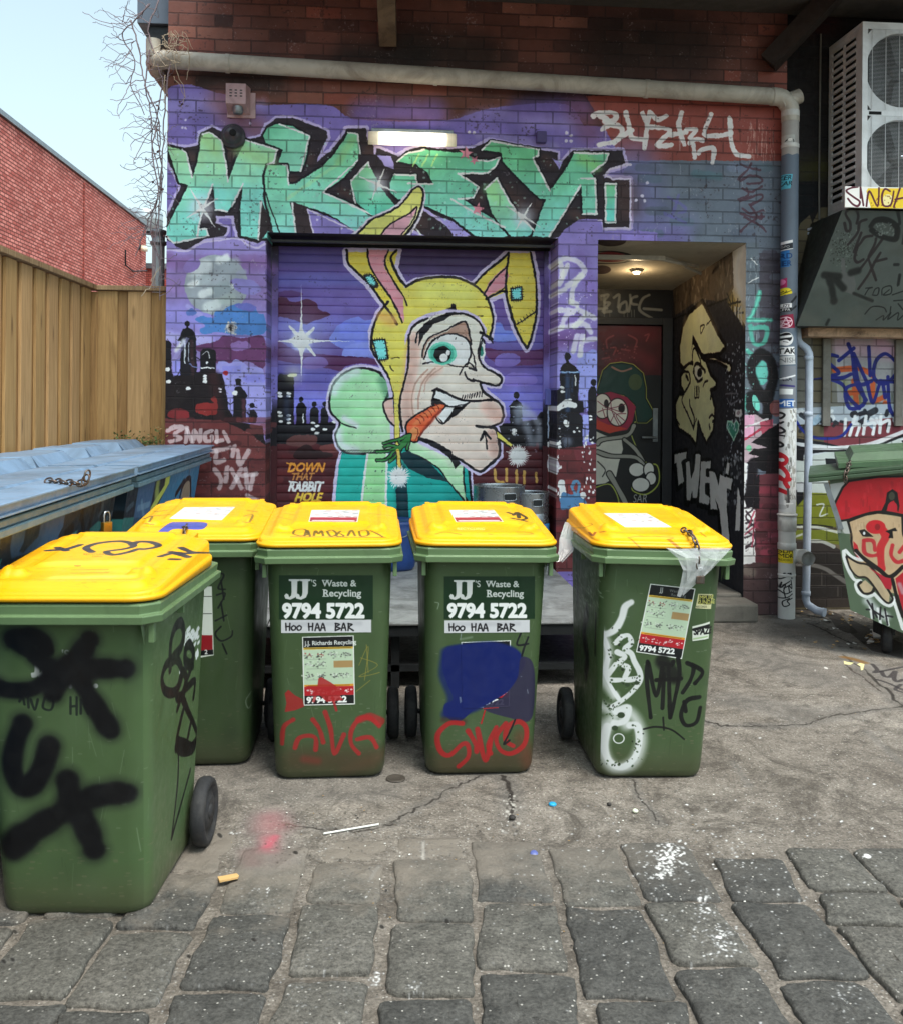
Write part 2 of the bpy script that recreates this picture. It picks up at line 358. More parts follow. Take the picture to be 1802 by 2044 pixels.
 # mesh building
class MB:
 def __init__(self):self.v=[];self.f=[];self.m=[];self.sm=[]
 def face(self,pts,mi=0,sm=False):
  i=len(self.v);self.v+=[tuple(map(float,p))for p in pts];self.f.append(tuple(range(i,i+len(pts))));self.m.append(mi);self.sm.append(sm)
 def grid(self,rows,mi=0,sm=True,closed=False,flip=False):
  """rows of equal length points; closed joins last column to first"""
  base=len(self.v);nr,nc=len(rows),len(rows[0])
  for r in rows:self.v+=[tuple(map(float,p))for p in r]
  for i in range(nr-1):
   for j in range(nc if closed else nc-1):
    k=(j+1)%nc;q=(base+i*nc+j,base+i*nc+k,base+(i+1)*nc+k,base+(i+1)*nc+j)
    self.f.append(q[::-1]if flip else q);self.m.append(mi);self.sm.append(sm)
  return base
 def fan(self,ring,mi=0,flip=False,sm=False):
  base=len(self.v);self.v+=[tuple(map(float,p))for p in ring];q=tuple(range(base,base+len(ring)))
  self.f.append(q[::-1]if flip else q);self.m.append(mi);self.sm.append(sm)
 def box(self,lo,hi,mi=0,rot=None,c=None):
  x0,y0,z0=lo;x1,y1,z1=hi
  P=[(x0,y0,z0),(x1,y0,z0),(x1,y1,z0),(x0,y1,z0),(x0,y0,z1),(x1,y0,z1),(x1,y1,z1),(x0,y1,z1)]
  if rot is not None:P=[tuple(rot@(Vector(p)-Vector(c))+Vector(c))for p in P]
  b=len(self.v);self.v+=P
  for q in((0,3,2,1),(4,5,6,7),(0,1,5,4),(1,2,6,5),(2,3,7,6),(3,0,4,7)):
   self.f.append(tuple(b+i for i in q));self.m.append(mi);self.sm.append(False)
 def bar(self,a,b,w,h=None,mi=0,up=(0,0,1)):
  a,b=Vector(a),Vector(b);h=h or w;d=(b-a).normalized();u=Vector(up)
  if abs(d.dot(u))>0.99:u=Vector((0,1,0))
  s=d.cross(u).normalized()*w/2;t=s.cross(d).normalized()*h/2
  A=[a-s-t,a+s-t,a+s+t,a-s+t];B=[p+(b-a)for p in A]
  self.grid([A,B],mi,False,True);self.fan(A[::-1],mi);self.fan(B,mi)
 def tube(self,pts,r,n=10,mi=0,caps=True,sm=True,squash=1.0):
  P=[Vector(p)for p in pts];rows=[];up=Vector((0,0,1))
  rs=r if hasattr(r,'__len__')else[r]*len(P);prev=None
  for i,p in enumerate(P):
   d=(P[min(i+1,len(P)-1)]-P[max(i-1,0)]).normalized()
   if prev is None:
    u=up if abs(d.dot(up))<0.95 else Vector((1,0,0));s=d.cross(u).normalized()
   else:
    s=(prev-d*prev.dot(d));s=s.normalized()if s.length>1e-6 else d.orthogonal().normalized()
   prev=s;t=d.cross(s).normalized()
   rows.append([p+(s*math.cos(a)+t*math.sin(a)*squash)*rs[i]for a in[2*math.pi*k/n for k in range(n)]])
  self.grid(rows,mi,sm,True)
  if caps:self.fan(rows[0],mi,True);self.fan(rows[-1],mi)
 def lathe(self,prof,c,axis='z',n=28,mi=0,sm=True,caps=False):
  rows=[]
  for r,h in prof:
   row=[]
   for k in range(n):
    a=2*math.pi*k/n;x,y=r*math.cos(a),r*math.sin(a)
    p=(x,y,h)if axis=='z' else((h,x,y)if axis=='x' else(y,h,x))
    row.append((c[0]+p[0],c[1]+p[1],c[2]+p[2]))
   rows.append(row)
  self.grid(rows,mi,sm,True)
  if caps:self.fan(rows[0],mi,True);self.fan(rows[-1],mi)
 def build(self,name,mats,parent=None,uv=None,loc=None,bevel=0.0,autosmooth=None):
  me=bpy.data.meshes.new(name);me.from_pydata(self.v,[],self.f)
  if not isinstance(mats,(list,tuple)):mats=[mats]
  for m in mats:me.materials.append(m)
  me.polygons.foreach_set('material_index',self.m);me.polygons.foreach_set('use_smooth',self.sm)
  if uv is not None:
   ul=me.uv_layers.new(name='UVMap');dat=np.zeros(len(me.loops)*2,np.float32)
   vi=np.zeros(len(me.loops),np.int32);me.loops.foreach_get('vertex_index',vi)
   for p in me.polygons:
    fn=uv[p.material_index]if isinstance(uv,(list,tuple))else uv
    if fn is None:continue
    for li in p.loop_indices:dat[2*li:2*li+2]=fn(self.v[vi[li]])
   ul.data.foreach_set('uv',dat)
  me.update();o=bpy.data.objects.new(name,me);SCOL.objects.link(o)
  if parent is not None:o.parent=parent
  if loc is not None:o.location=loc
  if bevel:
   bm_=o.modifiers.new('bevel','BEVEL');bm_.width=bevel;bm_.segments=2;bm_.limit_method='ANGLE';bm_.angle_limit=R(35)
  return o
def tag(o,label=None,cat=None,group=None,kind=None):
 if label:o['label']=label
 if cat:o['category']=cat
 if group:o['group']=group
 if kind:o['kind']=kind
 return o
def empty(name,loc=(0,0,0),rz=0.0,label=None,cat=None,group=None):
 o=bpy.data.objects.new(name,None);SCOL.objects.link(o);o.location=loc;o.rotation_euler=(0,0,rz);o.empty_display_size=0.1
 return tag(o,label,cat,group)
def rrect(hw,y0,y1,r,n=6,rb=None):
 """rounded rectangle x in [-hw,hw], y in [y0,y1]; r front corner radius, rb back"""
 rb=r if rb is None else rb;out=[]
 for cx,cy,rr,a0 in((hw-r,y0+r,r,-90),(hw-rb,y1-rb,rb,0),(-hw+rb,y1-rb,rb,90),(-hw+r,y0+r,r,180)):
  for k in range(n+1):
   a=R(a0+90*k/n);out.append((cx+rr*math.cos(a),cy+rr*math.sin(a)))
 return out
 # shared materials
M={}
M['metal_dark']=simple('dark_metal','#2c2e30',0.5,0.2,12,0.5,0.1,80)
M['galv']=simple('galvanised','#8d9398',0.42,0.15,14,0.7,0.1,60,dirt='#5a5650')
M['steel']=simple('stainless','#a9adb2',0.3,0.12,9,0.9,0.05,60,dirt='#55524e',dirtamt=0.4)
M['rubber']=simple('rubber','#232326',0.75,0.25,20,0,0.2,120,dirt='#5c5750',dirtamt=0.35)
M['black']=simple('black_void','#0c0c0d',0.9,0.1,5)
M['pvc']=simple('pvc_pipe','#bab4a8',0.5,0.12,7,0,0.08,40,dirt='#5b4a3a',dirtamt=0.6)
M['pvc_white']=simple('white_pipe','#c0c9d9',0.45,0.1,7,0,0.05,40,dirt='#6b6f78',dirtamt=0.4)
M['lid']=simple('yellow_lid','#f0ad0b',0.42,0.05,10,0,0.12,90,dirt='#a86c08',dirtamt=0.25,sp=0.45)
M['chain']=simple('chain_steel','#6a625c',0.4,0.3,40,0.85,0.1,90,dirt='#6b3f25',dirtamt=0.6)
M['brass']=simple('brass_lock','#b58a3c',0.35,0.15,40,0.85)
M['plate']=simple('grey_plate','#8f9191',0.5,0.2,9,0.2,0.5,24,dirt='#3a3733',dirtamt=0.8)
M['concrete']=simple('concrete_step','#6a665f',0.9,0.18,10,0,0.6,60,dirt='#4a4641',dirtamt=0.7)
BW=None
def W(o,parent):
 """child whose vertices are world coordinates"""
 o.parent=parent;o.matrix_parent_inverse=Matrix.Translation(parent.location).inverted();return o
 # key positions on the wall
XL=on_y(331,700)[0];XR=on_y(1566,700)[0]
SX0,SX1=on_y(532,700)[0],on_y(1112,700)[0]
DX0,DX1=on_y(1191,700)[0],on_y(1487,700)[0]
ZLS=on_y(822,469)[2]
ZLD=on_y(1340,481)[2]
ZT=4.75
SY=0.32
AY=1.65
RECY=0.16
# painted surfaces (canvases)
ABX=on_y(1340,700,AY)[0]
WALL=Canvas('wall_paint',(XL-0.02,0,0),(1,0,0),(0,0,1),XR-XL+0.04,4.8,0.003,'#6b5aa8')
SHU=Canvas('shutter_paint',(SX0,SY,0.4),(1,0,0),(0,0,1),SX1-SX0,ZLS-0.4,0.0026,'#4d3f86')
_ad=np.array([ABX-DX1,AY,0.0]);_al=float(np.linalg.norm(_ad))
ALC=Canvas('alcove_paint',(DX1,0,0),tuple(_ad/_al),(0,0,1),_al,ZLD,0.004,'#25252b')
CEI=Canvas('ceiling_paint',(DX0,0,ZLD-0.03),(1,0,0),(0,1,0),DX1-DX0,AY,0.004,'#8f8575')
DOR=Canvas('door_paint',(DX0-0.3,AY,0),(1,0,0),(0,0,1),DX1-DX0+0.3,ZLD,0.004,'#18181b')
REC=Canvas('rear_wall_paint',(XR,RECY,0),(1,0,0),(0,0,1),1.6,5.2,0.004,'#6a5f4c')
GRD=Canvas('ground_marks',(-3.2,-5.8,0),(1,0,0),(0,1,0),6.6,6.2,0.004,'#777777').alpha()
XS=-1.12
BLU=Canvas('blue_dumpster_paint',(XS-0.06,-4.9,0.1),(0,1,0),(0,0,1),4.85,0.95,0.004,'#2f5f7d')
_vx=on_y(1545,192,-0.09)[0]+0.12
PIP=Canvas('pipe_paint',(_vx-0.08,-0.09-0.06,0),(1,0,0),(0,0,1),0.16,4.0,0.0016,'#6f7d8e')
_gx=on_y(1613,955,-1.12)[0];GTH=R(24);_gd=np.array([math.cos(GTH),-math.sin(GTH),0]);GO=on_y(1613,955,-1.05);GN=np.array([math.sin(GTH),math.cos(GTH),0])
SKP=Canvas('green_dumpster_paint',(GO[0],GO[1],0),tuple(_gd),(0,0,1),1.55,1.3,0.003,'#51654f')
_ay0=RECY-0.03-0.5;_h0=on_y(1684,416,_ay0-0.03);_h1=on_y(1590,650,-0.18)
_hv=np.array([0,(_ay0-0.01)-(-0.18),(_h0[2]-0.004)-_h1[2]]);_hl=float(np.linalg.norm(_hv))
HOD=Canvas('hood_paint',(_h1[0],-0.18,_h1[2]),(1,0,0),tuple(_hv/_hl),1.4,_hl,0.003,'#4c5450')
_b0=on_y(1684,414,_ay0-0.045);_b1=on_y(1684,372,_ay0-0.045)
BRD=Canvas('board_paint',(_b0[0],_ay0-0.045,_b0[2]),(1,0,0),(0,0,1),1.1,_b1[2]-_b0[2],0.0016,'#f4f2ee')
# PAINT (authored in crops of the photo: origin, zoom)
def EDGE(x):
 return-3.42+0.03*math.sin(x*3.1)+(0.06 if x<-0.6 else 0.0)-0.03*x
def SINKX(x):return max(0.15,min(1.0,1.0-(x-0.2)*1.1))
FA,FB,FC_,FD,FE_,FF_,FG_=(400,250,2.5743),(900,250,2.4027),(650,550,2.12),(0,550,2.5743),(1380,580,2.92),(1850,450,2.921),(1450,0,2.203)
INK='#15121a';LAV='#b9aee6'
W_=WALL
# ground colours of the wall
W_.f(0,0,1)
W_.poly([(400,-400),(2100,-400),(2100,330),(400,290)],'#5f372f')  # upper brick darkened, shade under the canopy put into its colour
W_.metres();_rb=random.Random(17)
def bricks(x0,x1,z0,z1,n,cls,op=0.6):
 for _ in range(n):
  j=_rb.randint(int(z0/0.086),int(z1/0.086));off=0.125 if j%2==0 else 0.0;i=_rb.randint(int((x0-XL)/0.25)-1,int((x1-XL)/0.25)+1)
  X=i*0.25+off+math.floor(XL/0.25)*0.25-W_.o[0]+0.003;z=j*0.086+0.004;w=_rb.choice([0.244,0.244,0.12]);W_.poly([(X,z),(X+w,z),(X+w,z+0.078),(X,z+0.078)],_rb.choice(cls),op=_rb.uniform(0.3,1)*op)
bricks(XL,XR,3.45,4.7,260,['#7d4a3c','#8a5546','#3f2522','#4c2b27','#6b3d33','#33201f','#8f4436'],0.75)
for q in((0.45,4.0,0.3),(0.0,3.95,0.2),(1.9,4.1,0.5),(-1.0,3.75,0.16),(1.3,3.7,0.2)):W_.stroke([(q[0]-W_.o[0]-0.2,q[1]),(q[0]-W_.o[0]+0.3,q[1]+0.02)],q[2],'#1d1716',sm=False,soft=1.0,op=0.75)
_n=vnoise(W_.H,W_.W,60,5,3)[...,None];W_.a=(W_.a*(0.9+0.2*_n)).astype(np.float32);W_.f(0,0,1)
W_.poly([(410,240),(560,235),(640,262),(820,262),(900,300),(1120,300),(1240,270),(1420,262),(1480,330),(1600,380),(1600,620),(410,620)],'#6f5fae',sm=True)
for cx,cy,rx,ry,c_,o_ in((480,268,70,26,'#8378bd',.8),(560,300,60,22,'#5d4f94',.7),(1000,285,90,30,'#6b55a5',.8),(1310,300,120,22,'#8e80c6',.7),(1380,270,80,24,'#5e4a98',.7),(1220,320,60,26,'#6556a6',.7),(600,262,60,14,'#9286c8',.5)):
 W_.stroke([(cx-rx,cy),(cx,cy-4),(cx+rx,cy)],ry*2,c_,soft=0.9,op=o_)
W_.stroke([(560,250),(600,300),(640,320)],70,'#7a4640',soft=0.9,op=0.6)
W_.poly([(1470,240),(2100,240),(2100,404),(1560,404),(1540,360)],'#8a4038')
W_.stroke([(1450,270),(1480,330)],60,'#7a4a6a',soft=0.9,op=0.6)
W_.poly([(1575,402),(2100,404),(2100,1700),(1500,1700),(1500,640)],'#5b6676')
W_.stroke([(1590,420),(1600,600)],120,'#6a6aa8',soft=0.9,op=0.75);W_.stroke([(1600,600),(1700,590)],60,'#6f62ac',soft=0.9,op=0.8);W_.stroke([(1640,540),(1720,560)],60,'#66689c',soft=0.9,op=0.5)
W_.f(*FG_)
rs=random.Random(7)
for k in range(16):
 x,y=rs.randint(300,1100),rs.choice([925,985,1040,1100,1165,1225,1290]);W_.stroke([(x,y),(x+95,y+2)],46,rs.choice(['#4f6674','#525c70','#65708a','#4f5a6c']),sm=False,soft=0.3,op=0.55)
W_.stroke([(650,960),(780,975)],44,'#3f6a74',soft=0.4,op=0.5)
for k in range(60):
 x=rs.uniform(940,1090);y=rs.uniform(680,860);W_.stroke([(x,y),(x+rs.uniform(-2,2),y+rs.uniform(10,60))],rs.uniform(1.5,4),'#c9a79c',op=0.55)
for k in range(14):
 x=rs.uniform(380,1080);y=rs.uniform(890,1290);W_.stroke([(x,y),(x+1,y+rs.uniform(8,40))],2.5,'#b8b6c4',op=0.5)
def tg(_c,w,*ls,**k):
 for l in ls:_c.stroke(l,w,k.get('c','#d9ccce'),soft=k.get('soft',0.1),op=k.get('op',0.92),taper=k.get('taper',0.0))
tg(W_,28,[(85,640),(120,622),(190,622),(215,640),(195,668),(150,672)],[(120,640),(150,650),(190,690)],[(135,712),(180,690),(235,700),(245,740),(200,780),(120,800)],[(200,790),(280,730),(300,720)],[(268,620),(270,640)])
tg(W_,27,[(275,660),(290,720),(300,760),(360,770)],[(360,625),(385,680),(400,620),(440,660),(490,640)],[(385,690),(370,820)],[(400,700),(510,720),(440,800),(520,800)],[(575,620),(560,700),(590,800)],[(510,745),(600,730)])
tg(W_,25,[(600,715),(655,715),(620,760)],[(740,630),(700,740),(770,750),(850,735)],[(840,660),(850,780),(880,850),(950,865)],[(620,790),(650,770),(690,775)],[(640,800),(648,870)],[(670,850),(680,830),(750,820),(745,900)],[(840,650),(850,700)])
for x0,x1,y in((150,160,640),(370,380,640),(560,575,650)):W_.stroke([(x0,y),(x0+6,y+180)],8,'#d4c4c8',op=0.35)
_br='#4d2f3c'
tg(W_,13,[(905,910),(960,930),(1010,940)],[(960,905),(930,950),(890,990)],[(900,1000),(960,970),(1015,985),(1010,1010),(940,1015)],[(910,1040),(960,1060),(1020,1030)],[(935,1040),(945,1080),(890,1100)],[(900,1110),(1010,1075),(1020,1100),(960,1130)],[(910,1150),(960,1180),(1030,1160)],[(950,1130),(1010,1210),(1020,1180)],[(920,1200),(1000,1240),(1040,1280)],[(1000,1200),(940,1240),(900,1280)],[(900,1180),(970,1200),(1030,1195)],c=_br,op=0.85)
tg(W_,16,[(500,1090),(600,1150),(560,1180)],[(480,1180),(600,1230)],[(560,1080),(520,1200)],c='#5b54a8',op=0.5)
W_.f(*FC_)
for xa_,xb_ in((25,100),(1520,1605)):
 for ya,yb,cl in((90,260,'#2c2440'),(230,470,'#4a3d78'),(450,620,'#5c4c90'),(600,800,'#55336a'),(780,980,'#6258a4'),(960,1240,'#17141c'),(1220,1800,'#43191f')):W_.poly([(xa_,ya),(xb_,ya),(xb_,yb),(xa_,yb)],cl)
 for ya,yb,cl in((250,420,'#50407a'),(560,640,'#5a3f7a'),(770,960,'#7068b8')):W_.stroke([((xa_+xb_)/2,ya),((xa_+xb_)/2,yb)],80,cl,sm=False,soft=1.0,op=0.7)
 # the large letters, left half
W_.f(*FA)
def grn(pts,sm=False,line=True,g=('#86bf7e','#2fb79c'),pa=None,pb=None):
 ys=[p[1]for p in pts];pa=pa or(pts[0][0],min(ys)-30);pb=pb or(pts[0][0],max(ys))
 W_.stroke(pts,34,'#241c26',sm=sm,closed=True)if line else None
 W_.poly(pts,g[0],sm=sm,grad=(g[1],pa,pb))
def hi(*ls,w=11):
 for l in ls:W_.stroke(l,w,'#dff2ea',sm=False,op=0.95)
MASS=[(30,285),(165,310),(255,290),(265,215),(340,175),(420,215),(520,270),(660,235),(690,165),(770,115),(870,115),(980,160),(1085,200),(1090,240),(1060,300),(1020,400),(1110,330),(1200,220),(1210,185),(1340,185),(1345,260),(1390,300),(1480,420),(1540,470),(1540,360),(1600,330),(1700,300),(1900,290),(1900,960),(1640,840),(1490,900),(960,705),(985,880),(900,880),(720,870),(640,930),(510,885),(480,750),(370,750),(365,800),(445,830),(420,880),(300,900),(170,975),(40,920),(40,780),(140,560),(20,320)]
W_.stroke(MASS,34,'#a99bd8',sm=False,closed=True);W_.poly(MASS,'#2a222a')
for a in((150,350,190,60),(450,340,120,70),(860,520,120,60),(930,350,100,80),(920,760,50,120),(690,720,40,200),(1180,590,130,50),(1350,350,90,80),(870,200,160,60)):
 W_.stroke([(a[0],a[1]),(a[0]+a[2]*.4,a[1]+a[3]*.4)],a[3],'#4b3331',soft=0.9,op=0.75)
Mp=[(50,300),(150,320),(175,345),(215,505),(250,380),(275,230),(315,210),(400,265),(425,330),(445,530),(500,380),(560,260),(660,290),(765,325),(740,405),(695,410),(690,480),(680,600),(700,700),(780,880),(640,905),(530,880),(525,700),(545,540),(470,690),(440,720),(365,715),(350,550),(290,680),(250,830),(300,830),(315,875),(85,930),(50,880),(50,830),(190,550),(130,535)]
W_.stroke(Mp,30,INK,sm=False,closed=True)
W_.poly(Mp,'#9acb88',grad=('#6fcfbf',(200,180),(330,720)))
Ka=[(670,230),(700,180),(770,155),(860,170),(975,235),(945,400),(915,462),(840,465),(800,415),(775,405),(800,320),(690,280)]
W_.stroke(Ka,26,INK,sm=False,closed=True);W_.poly(Ka,'#5cb88f',grad=('#7fcfb4',(700,150),(940,450)))
Kb=[(700,420),(830,420),(835,545),(880,545),(1060,430),(1150,330),(1225,212),(1280,222),(1305,370),(1200,500),(1060,600),(1200,650),(1400,760),(1330,830),(1270,850),(1100,740),(860,660),(885,880),(740,870),(690,640),(685,480)]
W_.stroke(Kb,28,INK,sm=False,closed=True)
W_.poly(Kb,'#6cc492',grad=('#7ad6c6',(900,350),(950,850)))
W_.stroke([(830,640),(1000,520),(1150,420)],22,'#8fd39a',sm=False,soft=0.4,op=0.7);W_.stroke([(1160,400),(1250,260)],46,'#7dbf7c',sm=False,soft=0.8,op=0.8)
W_.stroke([(520,320),(720,400)],90,'#93c87c',sm=False,soft=0.9,op=0.6);W_.stroke([(300,250),(360,320)],70,'#93c87c',sm=False,soft=0.9,op=0.7)
W_.stroke([(780,860),(720,700),(690,600)],8,INK,sm=False)
W_.poly([(640,905),(660,650),(690,720),(740,870),(700,850),(650,930)],'#2a2024')
W_.poly([(845,660),(950,690),(1000,880),(900,885)],'#33262a');W_.poly([(955,705),(1100,755),(1275,850),(1180,865),(1000,880)],'#7a6cb8');W_.stroke([(960,712),(1000,870)],9,LAV,sm=False);W_.stroke([(960,708),(1270,852)],9,LAV,sm=False)
Kc=[(1350,405),(1390,480),(1430,560),(1530,690),(1440,740),(1380,750),(1280,670),(1240,525)]
W_.stroke(Kc,24,INK,sm=False,closed=True);W_.poly(Kc,'#79c08c',grad=('#4bbfa6',(1350,400),(1400,740)))
hi([(150,318),(175,345),(213,500)],[(280,225),(320,208),(405,262),(418,330),(447,530)],[(560,260),(765,325),(740,405)],[(348,550),(290,690),(252,830)],[(250,885),(250,840),(305,832),(318,880),(90,930),(55,890)],[(545,545),(470,690)],[(640,905),(660,655)],[(860,668),(886,880)],[(775,157),(975,232),(915,462)],[(800,420),(830,425),(838,548)],[(1225,212),(1282,222),(1305,372),(1060,598),(1390,748)],[(1240,525),(1350,405),(1365,440)],[(1240,530),(1270,670)],[(700,415),(745,405)],[(365,712),(440,722)])
def spark(c,x,y,s,r=0.3,col_='#f0f6ff'):
 c.dot((x,y),s*0.55,col_,soft=1.0,op=0.55)
 for k in range(4):
  a=r+k*math.pi/2;L=s*(1.0 if k%2 else 1.25);c.stroke([(x,y),(x+L*math.cos(a),y+L*math.sin(a))],s*0.16,col_,sm=False,w2=s*0.03)
spark(W_,1425,540,110,0.38);spark(W_,280,700,120,1.0)
W_.speck((60,340,700,860),40,3,8,'#a9e3cf',1,0.5);W_.speck((700,250,1300,700),40,3,8,'#a9e3cf',2,0.5)
W_.poly([(1290,580),(1330,600),(1350,560),(1365,610),(1410,620),(1375,645),(1380,690),(1345,665),(1305,680),(1320,635)],'#8fc94f',op=0.7)
for x,y in((170,130),(170,185),(150,180),(590,150),(1030,745),(1025,775),(1180,830),(380,935),(380,960),(580,960)):W_.dot((x,y),8,'#c6bfec',soft=0.3,op=0.8)
# right half of the letters
W_.f(*FB)
MB_=[(110,290),(240,340),(420,300),(700,290),(790,240),(1050,290),(1200,320),(1200,410),(1290,305),(1590,305),(1610,390),(1500,430),(1480,470),(1640,475),(1640,770),(1475,770),(1470,725),(1320,730),(1240,830),(700,850),(380,640),(230,680),(100,560)]
W_.stroke(MB_,34,'#a99bd8',sm=False,closed=True);W_.poly(MB_,'#2a222a')
W_.poly([(0,330),(140,330),(200,450),(60,560),(0,560)],'#2a222a')
W_.f(*FA);W_.poly(Kc,'#79c08c',grad=('#4bbfa6',(1350,400),(1400,740)));hi([(1240,525),(1350,405),(1365,440)]);W_.f(*FB)
for a in((640,380,60,40),(880,560,150,120),(1090,640,120,90),(1300,690,120,60),(1600,560,40,180),(320,700,150,100),(1130,360,80,60),(700,560,60,60),(450,350,60,30)):
 W_.stroke([(a[0],a[1]),(a[0]+a[2]*.4,a[1]+a[3]*.4)],a[3],'#4b3431',soft=0.9,op=0.7)
for pts in([(115,330),(200,340),(220,420),(160,400)],[(480,700),(580,740),(690,820),(580,822)],[(1165,350),(1230,380),(1210,420)]):W_.poly(pts,'#9186cc')
R1=[(235,375),(290,325),(400,300),(620,320),(720,360),(780,370),(850,345),(830,400),(780,440),(690,445),(600,445),(725,525),(695,592),(620,590),(700,650),(880,760),(900,820),(820,850),(700,820),(560,710),(400,640),(330,620),(240,600),(195,560),(190,500),(215,452),(345,455),(355,500),(450,510),(420,440),(350,390)]
W_.stroke(R1,26,INK,sm=False,closed=True);W_.poly(R1,'#58b887',grad=('#76d0c4',(450,300),(500,820)))
R2=[(835,470),(860,520),(960,690),(1065,790),(1020,825),(920,825),(860,760),(800,680),(765,540)]
W_.stroke(R2,26,INK,sm=False,closed=True);W_.poly(R2,'#8fcf8c',grad=('#6fd0c6',(830,460),(950,820)))
Y1=[(745,300),(800,248),(1088,300),(1085,340),(1050,350),(1155,550),(1260,400),(1300,320),(1508,325),(1490,380),(1400,440),(1430,480),(1435,690),(1350,690),(1345,520),(1230,700),(1150,830),(1045,825),(1130,600),(1090,595),(950,460),(870,370),(860,320)]
W_.stroke(Y1,26,INK,sm=False,closed=True);W_.poly(Y1,'#5cb880',grad=('#73d2c4',(1100,280),(1150,820)))
Y2=[(1488,508),(1552,508),(1548,740),(1492,742)]
W_.stroke(Y2,24,INK,sm=False,closed=True);W_.poly(Y2,'#6cc28a',grad=('#58cfc2',(1520,500),(1520,700)))
W_.stroke([(1350,350),(1430,400)],70,'#7cc06a',sm=False,soft=0.9,op=0.7);W_.stroke([(780,540),(840,600)],60,'#86cc80',sm=False,soft=0.9,op=0.6)
for k in range(3):W_.stroke([(365+k*55,330),(330+k*55,400)],11,'#a6dd7c',sm=False,op=0.8)
hi([(235,375),(290,325),(400,302)],[(720,362),(780,372),(850,348),(828,402),(780,442),(600,445),(725,525),(695,592),(600,600)],[(215,452),(345,455),(355,500)],[(300,505),(450,508)],[(560,600),(700,680),(880,770)],[(765,540),(835,470),(860,530),(960,690),(1060,790)],[(745,300),(800,248),(1088,300),(1082,340),(1050,350),(1155,550)],[(1300,320),(1508,325),(1490,380),(1400,440)],[(1340,475),(1425,475),(1435,690),(1350,690)],[(1340,515),(1230,700),(1148,825)],[(1488,508),(1552,508),(1548,740),(1492,742),(1488,508)],[(350,780),(375,812)],w=11)
spark(W_,120,510,100,0.4);spark(W_,995,705,95,0.55)
def star(c,x,y,s,cl,rot=0.0):
 c.poly([(x+(s if k%2==0 else s*.42)*math.sin(rot+k*math.pi/5),y-(s if k%2==0 else s*.42)*math.cos(rot+k*math.pi/5))for k in range(10)],cl)
star(W_,648,325,46,'#c9788a',0.1);star(W_,700,365,32,'#c46f83',0.6);star(W_,720,660,40,'#d4788c',0.2)
W_.speck((350,300,850,800),60,3,9,'#a9e3cf',5,0.5);W_.speck((900,330,1430,800),50,3,8,'#a9e3cf',6,0.5)
for x,y in((1725,610),(1673,608),(1712,580),(1742,503),(1255,200),(1280,215),(1280,250),(1250,250),(1232,872),(1225,890),(670,195),(700,200)):W_.dot((x,y),10,'#cbc4ee',soft=0.3,op=0.85)
W_.stroke([(720,220),(800,210),(1000,250),(1190,280)],40,'#8a80bd',soft=0.8,op=0.6)
W_.stroke([(1490,455),(1520,420),(1600,395),(1640,390)],14,LAV);W_.stroke([(1480,455),(1510,465),(1530,480),(1640,475),(1640,775),(1470,775)],11,LAV,sm=False)
W_.poly([(1250,830),(1320,732),(1465,730),(1470,790),(1700,790),(1802,800),(1802,860),(1200,860)],'#7c6cbc');W_.stroke([(1210,865),(1250,825),(1320,730),(1465,728)],9,LAV,sm=False)
W_.f(*FC_)
W_.poly([(1590,100),(1625,55),(1700,0),(1802,0),(1802,110),(1590,110)],'#7c6cb8')
# ear tip over the letters
W_.f(*FA)
EAR=[(1240,905),(1300,850),(1370,780),(1480,730),(1560,680),(1610,620),(1650,580),(1680,565),(1705,600),(1700,660),(1670,760),(1600,870),(1560,930),(1480,990),(1230,990)]
W_.stroke(EAR,40,'#c3b9ea',sm=True,closed=True);W_.poly(EAR,'#e3cf62',sm=True)
W_.poly([(1390,990),(1400,930),(1450,850),(1500,800),(1600,740),(1660,690),(1650,760),(1590,860),(1520,940),(1480,990)],'#cf93a4',sm=True)
W_.poly([(1675,690),(1690,700),(1660,780),(1600,860),(1590,850)],'#e8d98c');
W_.stroke([(1240,905),(1300,850),(1370,780),(1480,730),(1560,680),(1610,620),(1650,575),(1685,562),(1708,600),(1700,670),(1665,770),(1590,880),(1520,960)],14,INK)
W_.stroke([(1390,990),(1410,925),(1450,850),(1500,800),(1600,745),(1665,690)],11,INK);W_.stroke([(1670,700),(1640,780),(1580,860),(1500,950)],9,INK)
# left pier: moon, clouds, towers
W_.f(*FD)
W_.poly([(1060,205),(1720,205),(1720,2600),(1060,2600)],'#7f6cae')
W_.poly([(1060,120),(1180,205),(1260,170),(1400,130),(1540,120),(1640,165),(1720,140),(1720,230),(1060,230)],'#8778be')
W_.stroke([(1080,195),(1210,205),(1290,160),(1390,140),(1540,125),(1600,165),(1660,185),(1715,160)],14,'#b2a5dd')
W_.stroke([(1080,260),(1200,290),(1720,280)],90,'#77508e',soft=0.9,op=0.7);W_.stroke([(1080,420),(1180,420)],130,'#8d6cab',soft=0.9,op=0.6);W_.stroke([(1640,420),(1720,470)],130,'#7e62a4',soft=0.9,op=0.6)
W_.stroke([(1080,640),(1300,650),(1700,720)],190,'#7f78c8',soft=0.8,op=0.9);W_.stroke([(1080,760),(1350,790)],70,'#9a92dc',soft=0.6)
moon=W_.ell((1400,425),205,196,'#8a939c')
_m=[(1290,320,130,'#c5cdd0'),(1480,300,110,'#8f9aa4'),(1420,460,120,'#7f8d93'),(1300,400,90,'#97a3a8'),(1530,420,60,'#d3d9dc'),(1370,560,90,'#b7c0bf'),(1470,520,90,'#93a29f'),(1330,480,70,'#c9d0d0'),(1250,420,60,'#cfd5d6'),(1560,350,50,'#8b8fa8'),(1440,260,70,'#ccd3d4')]
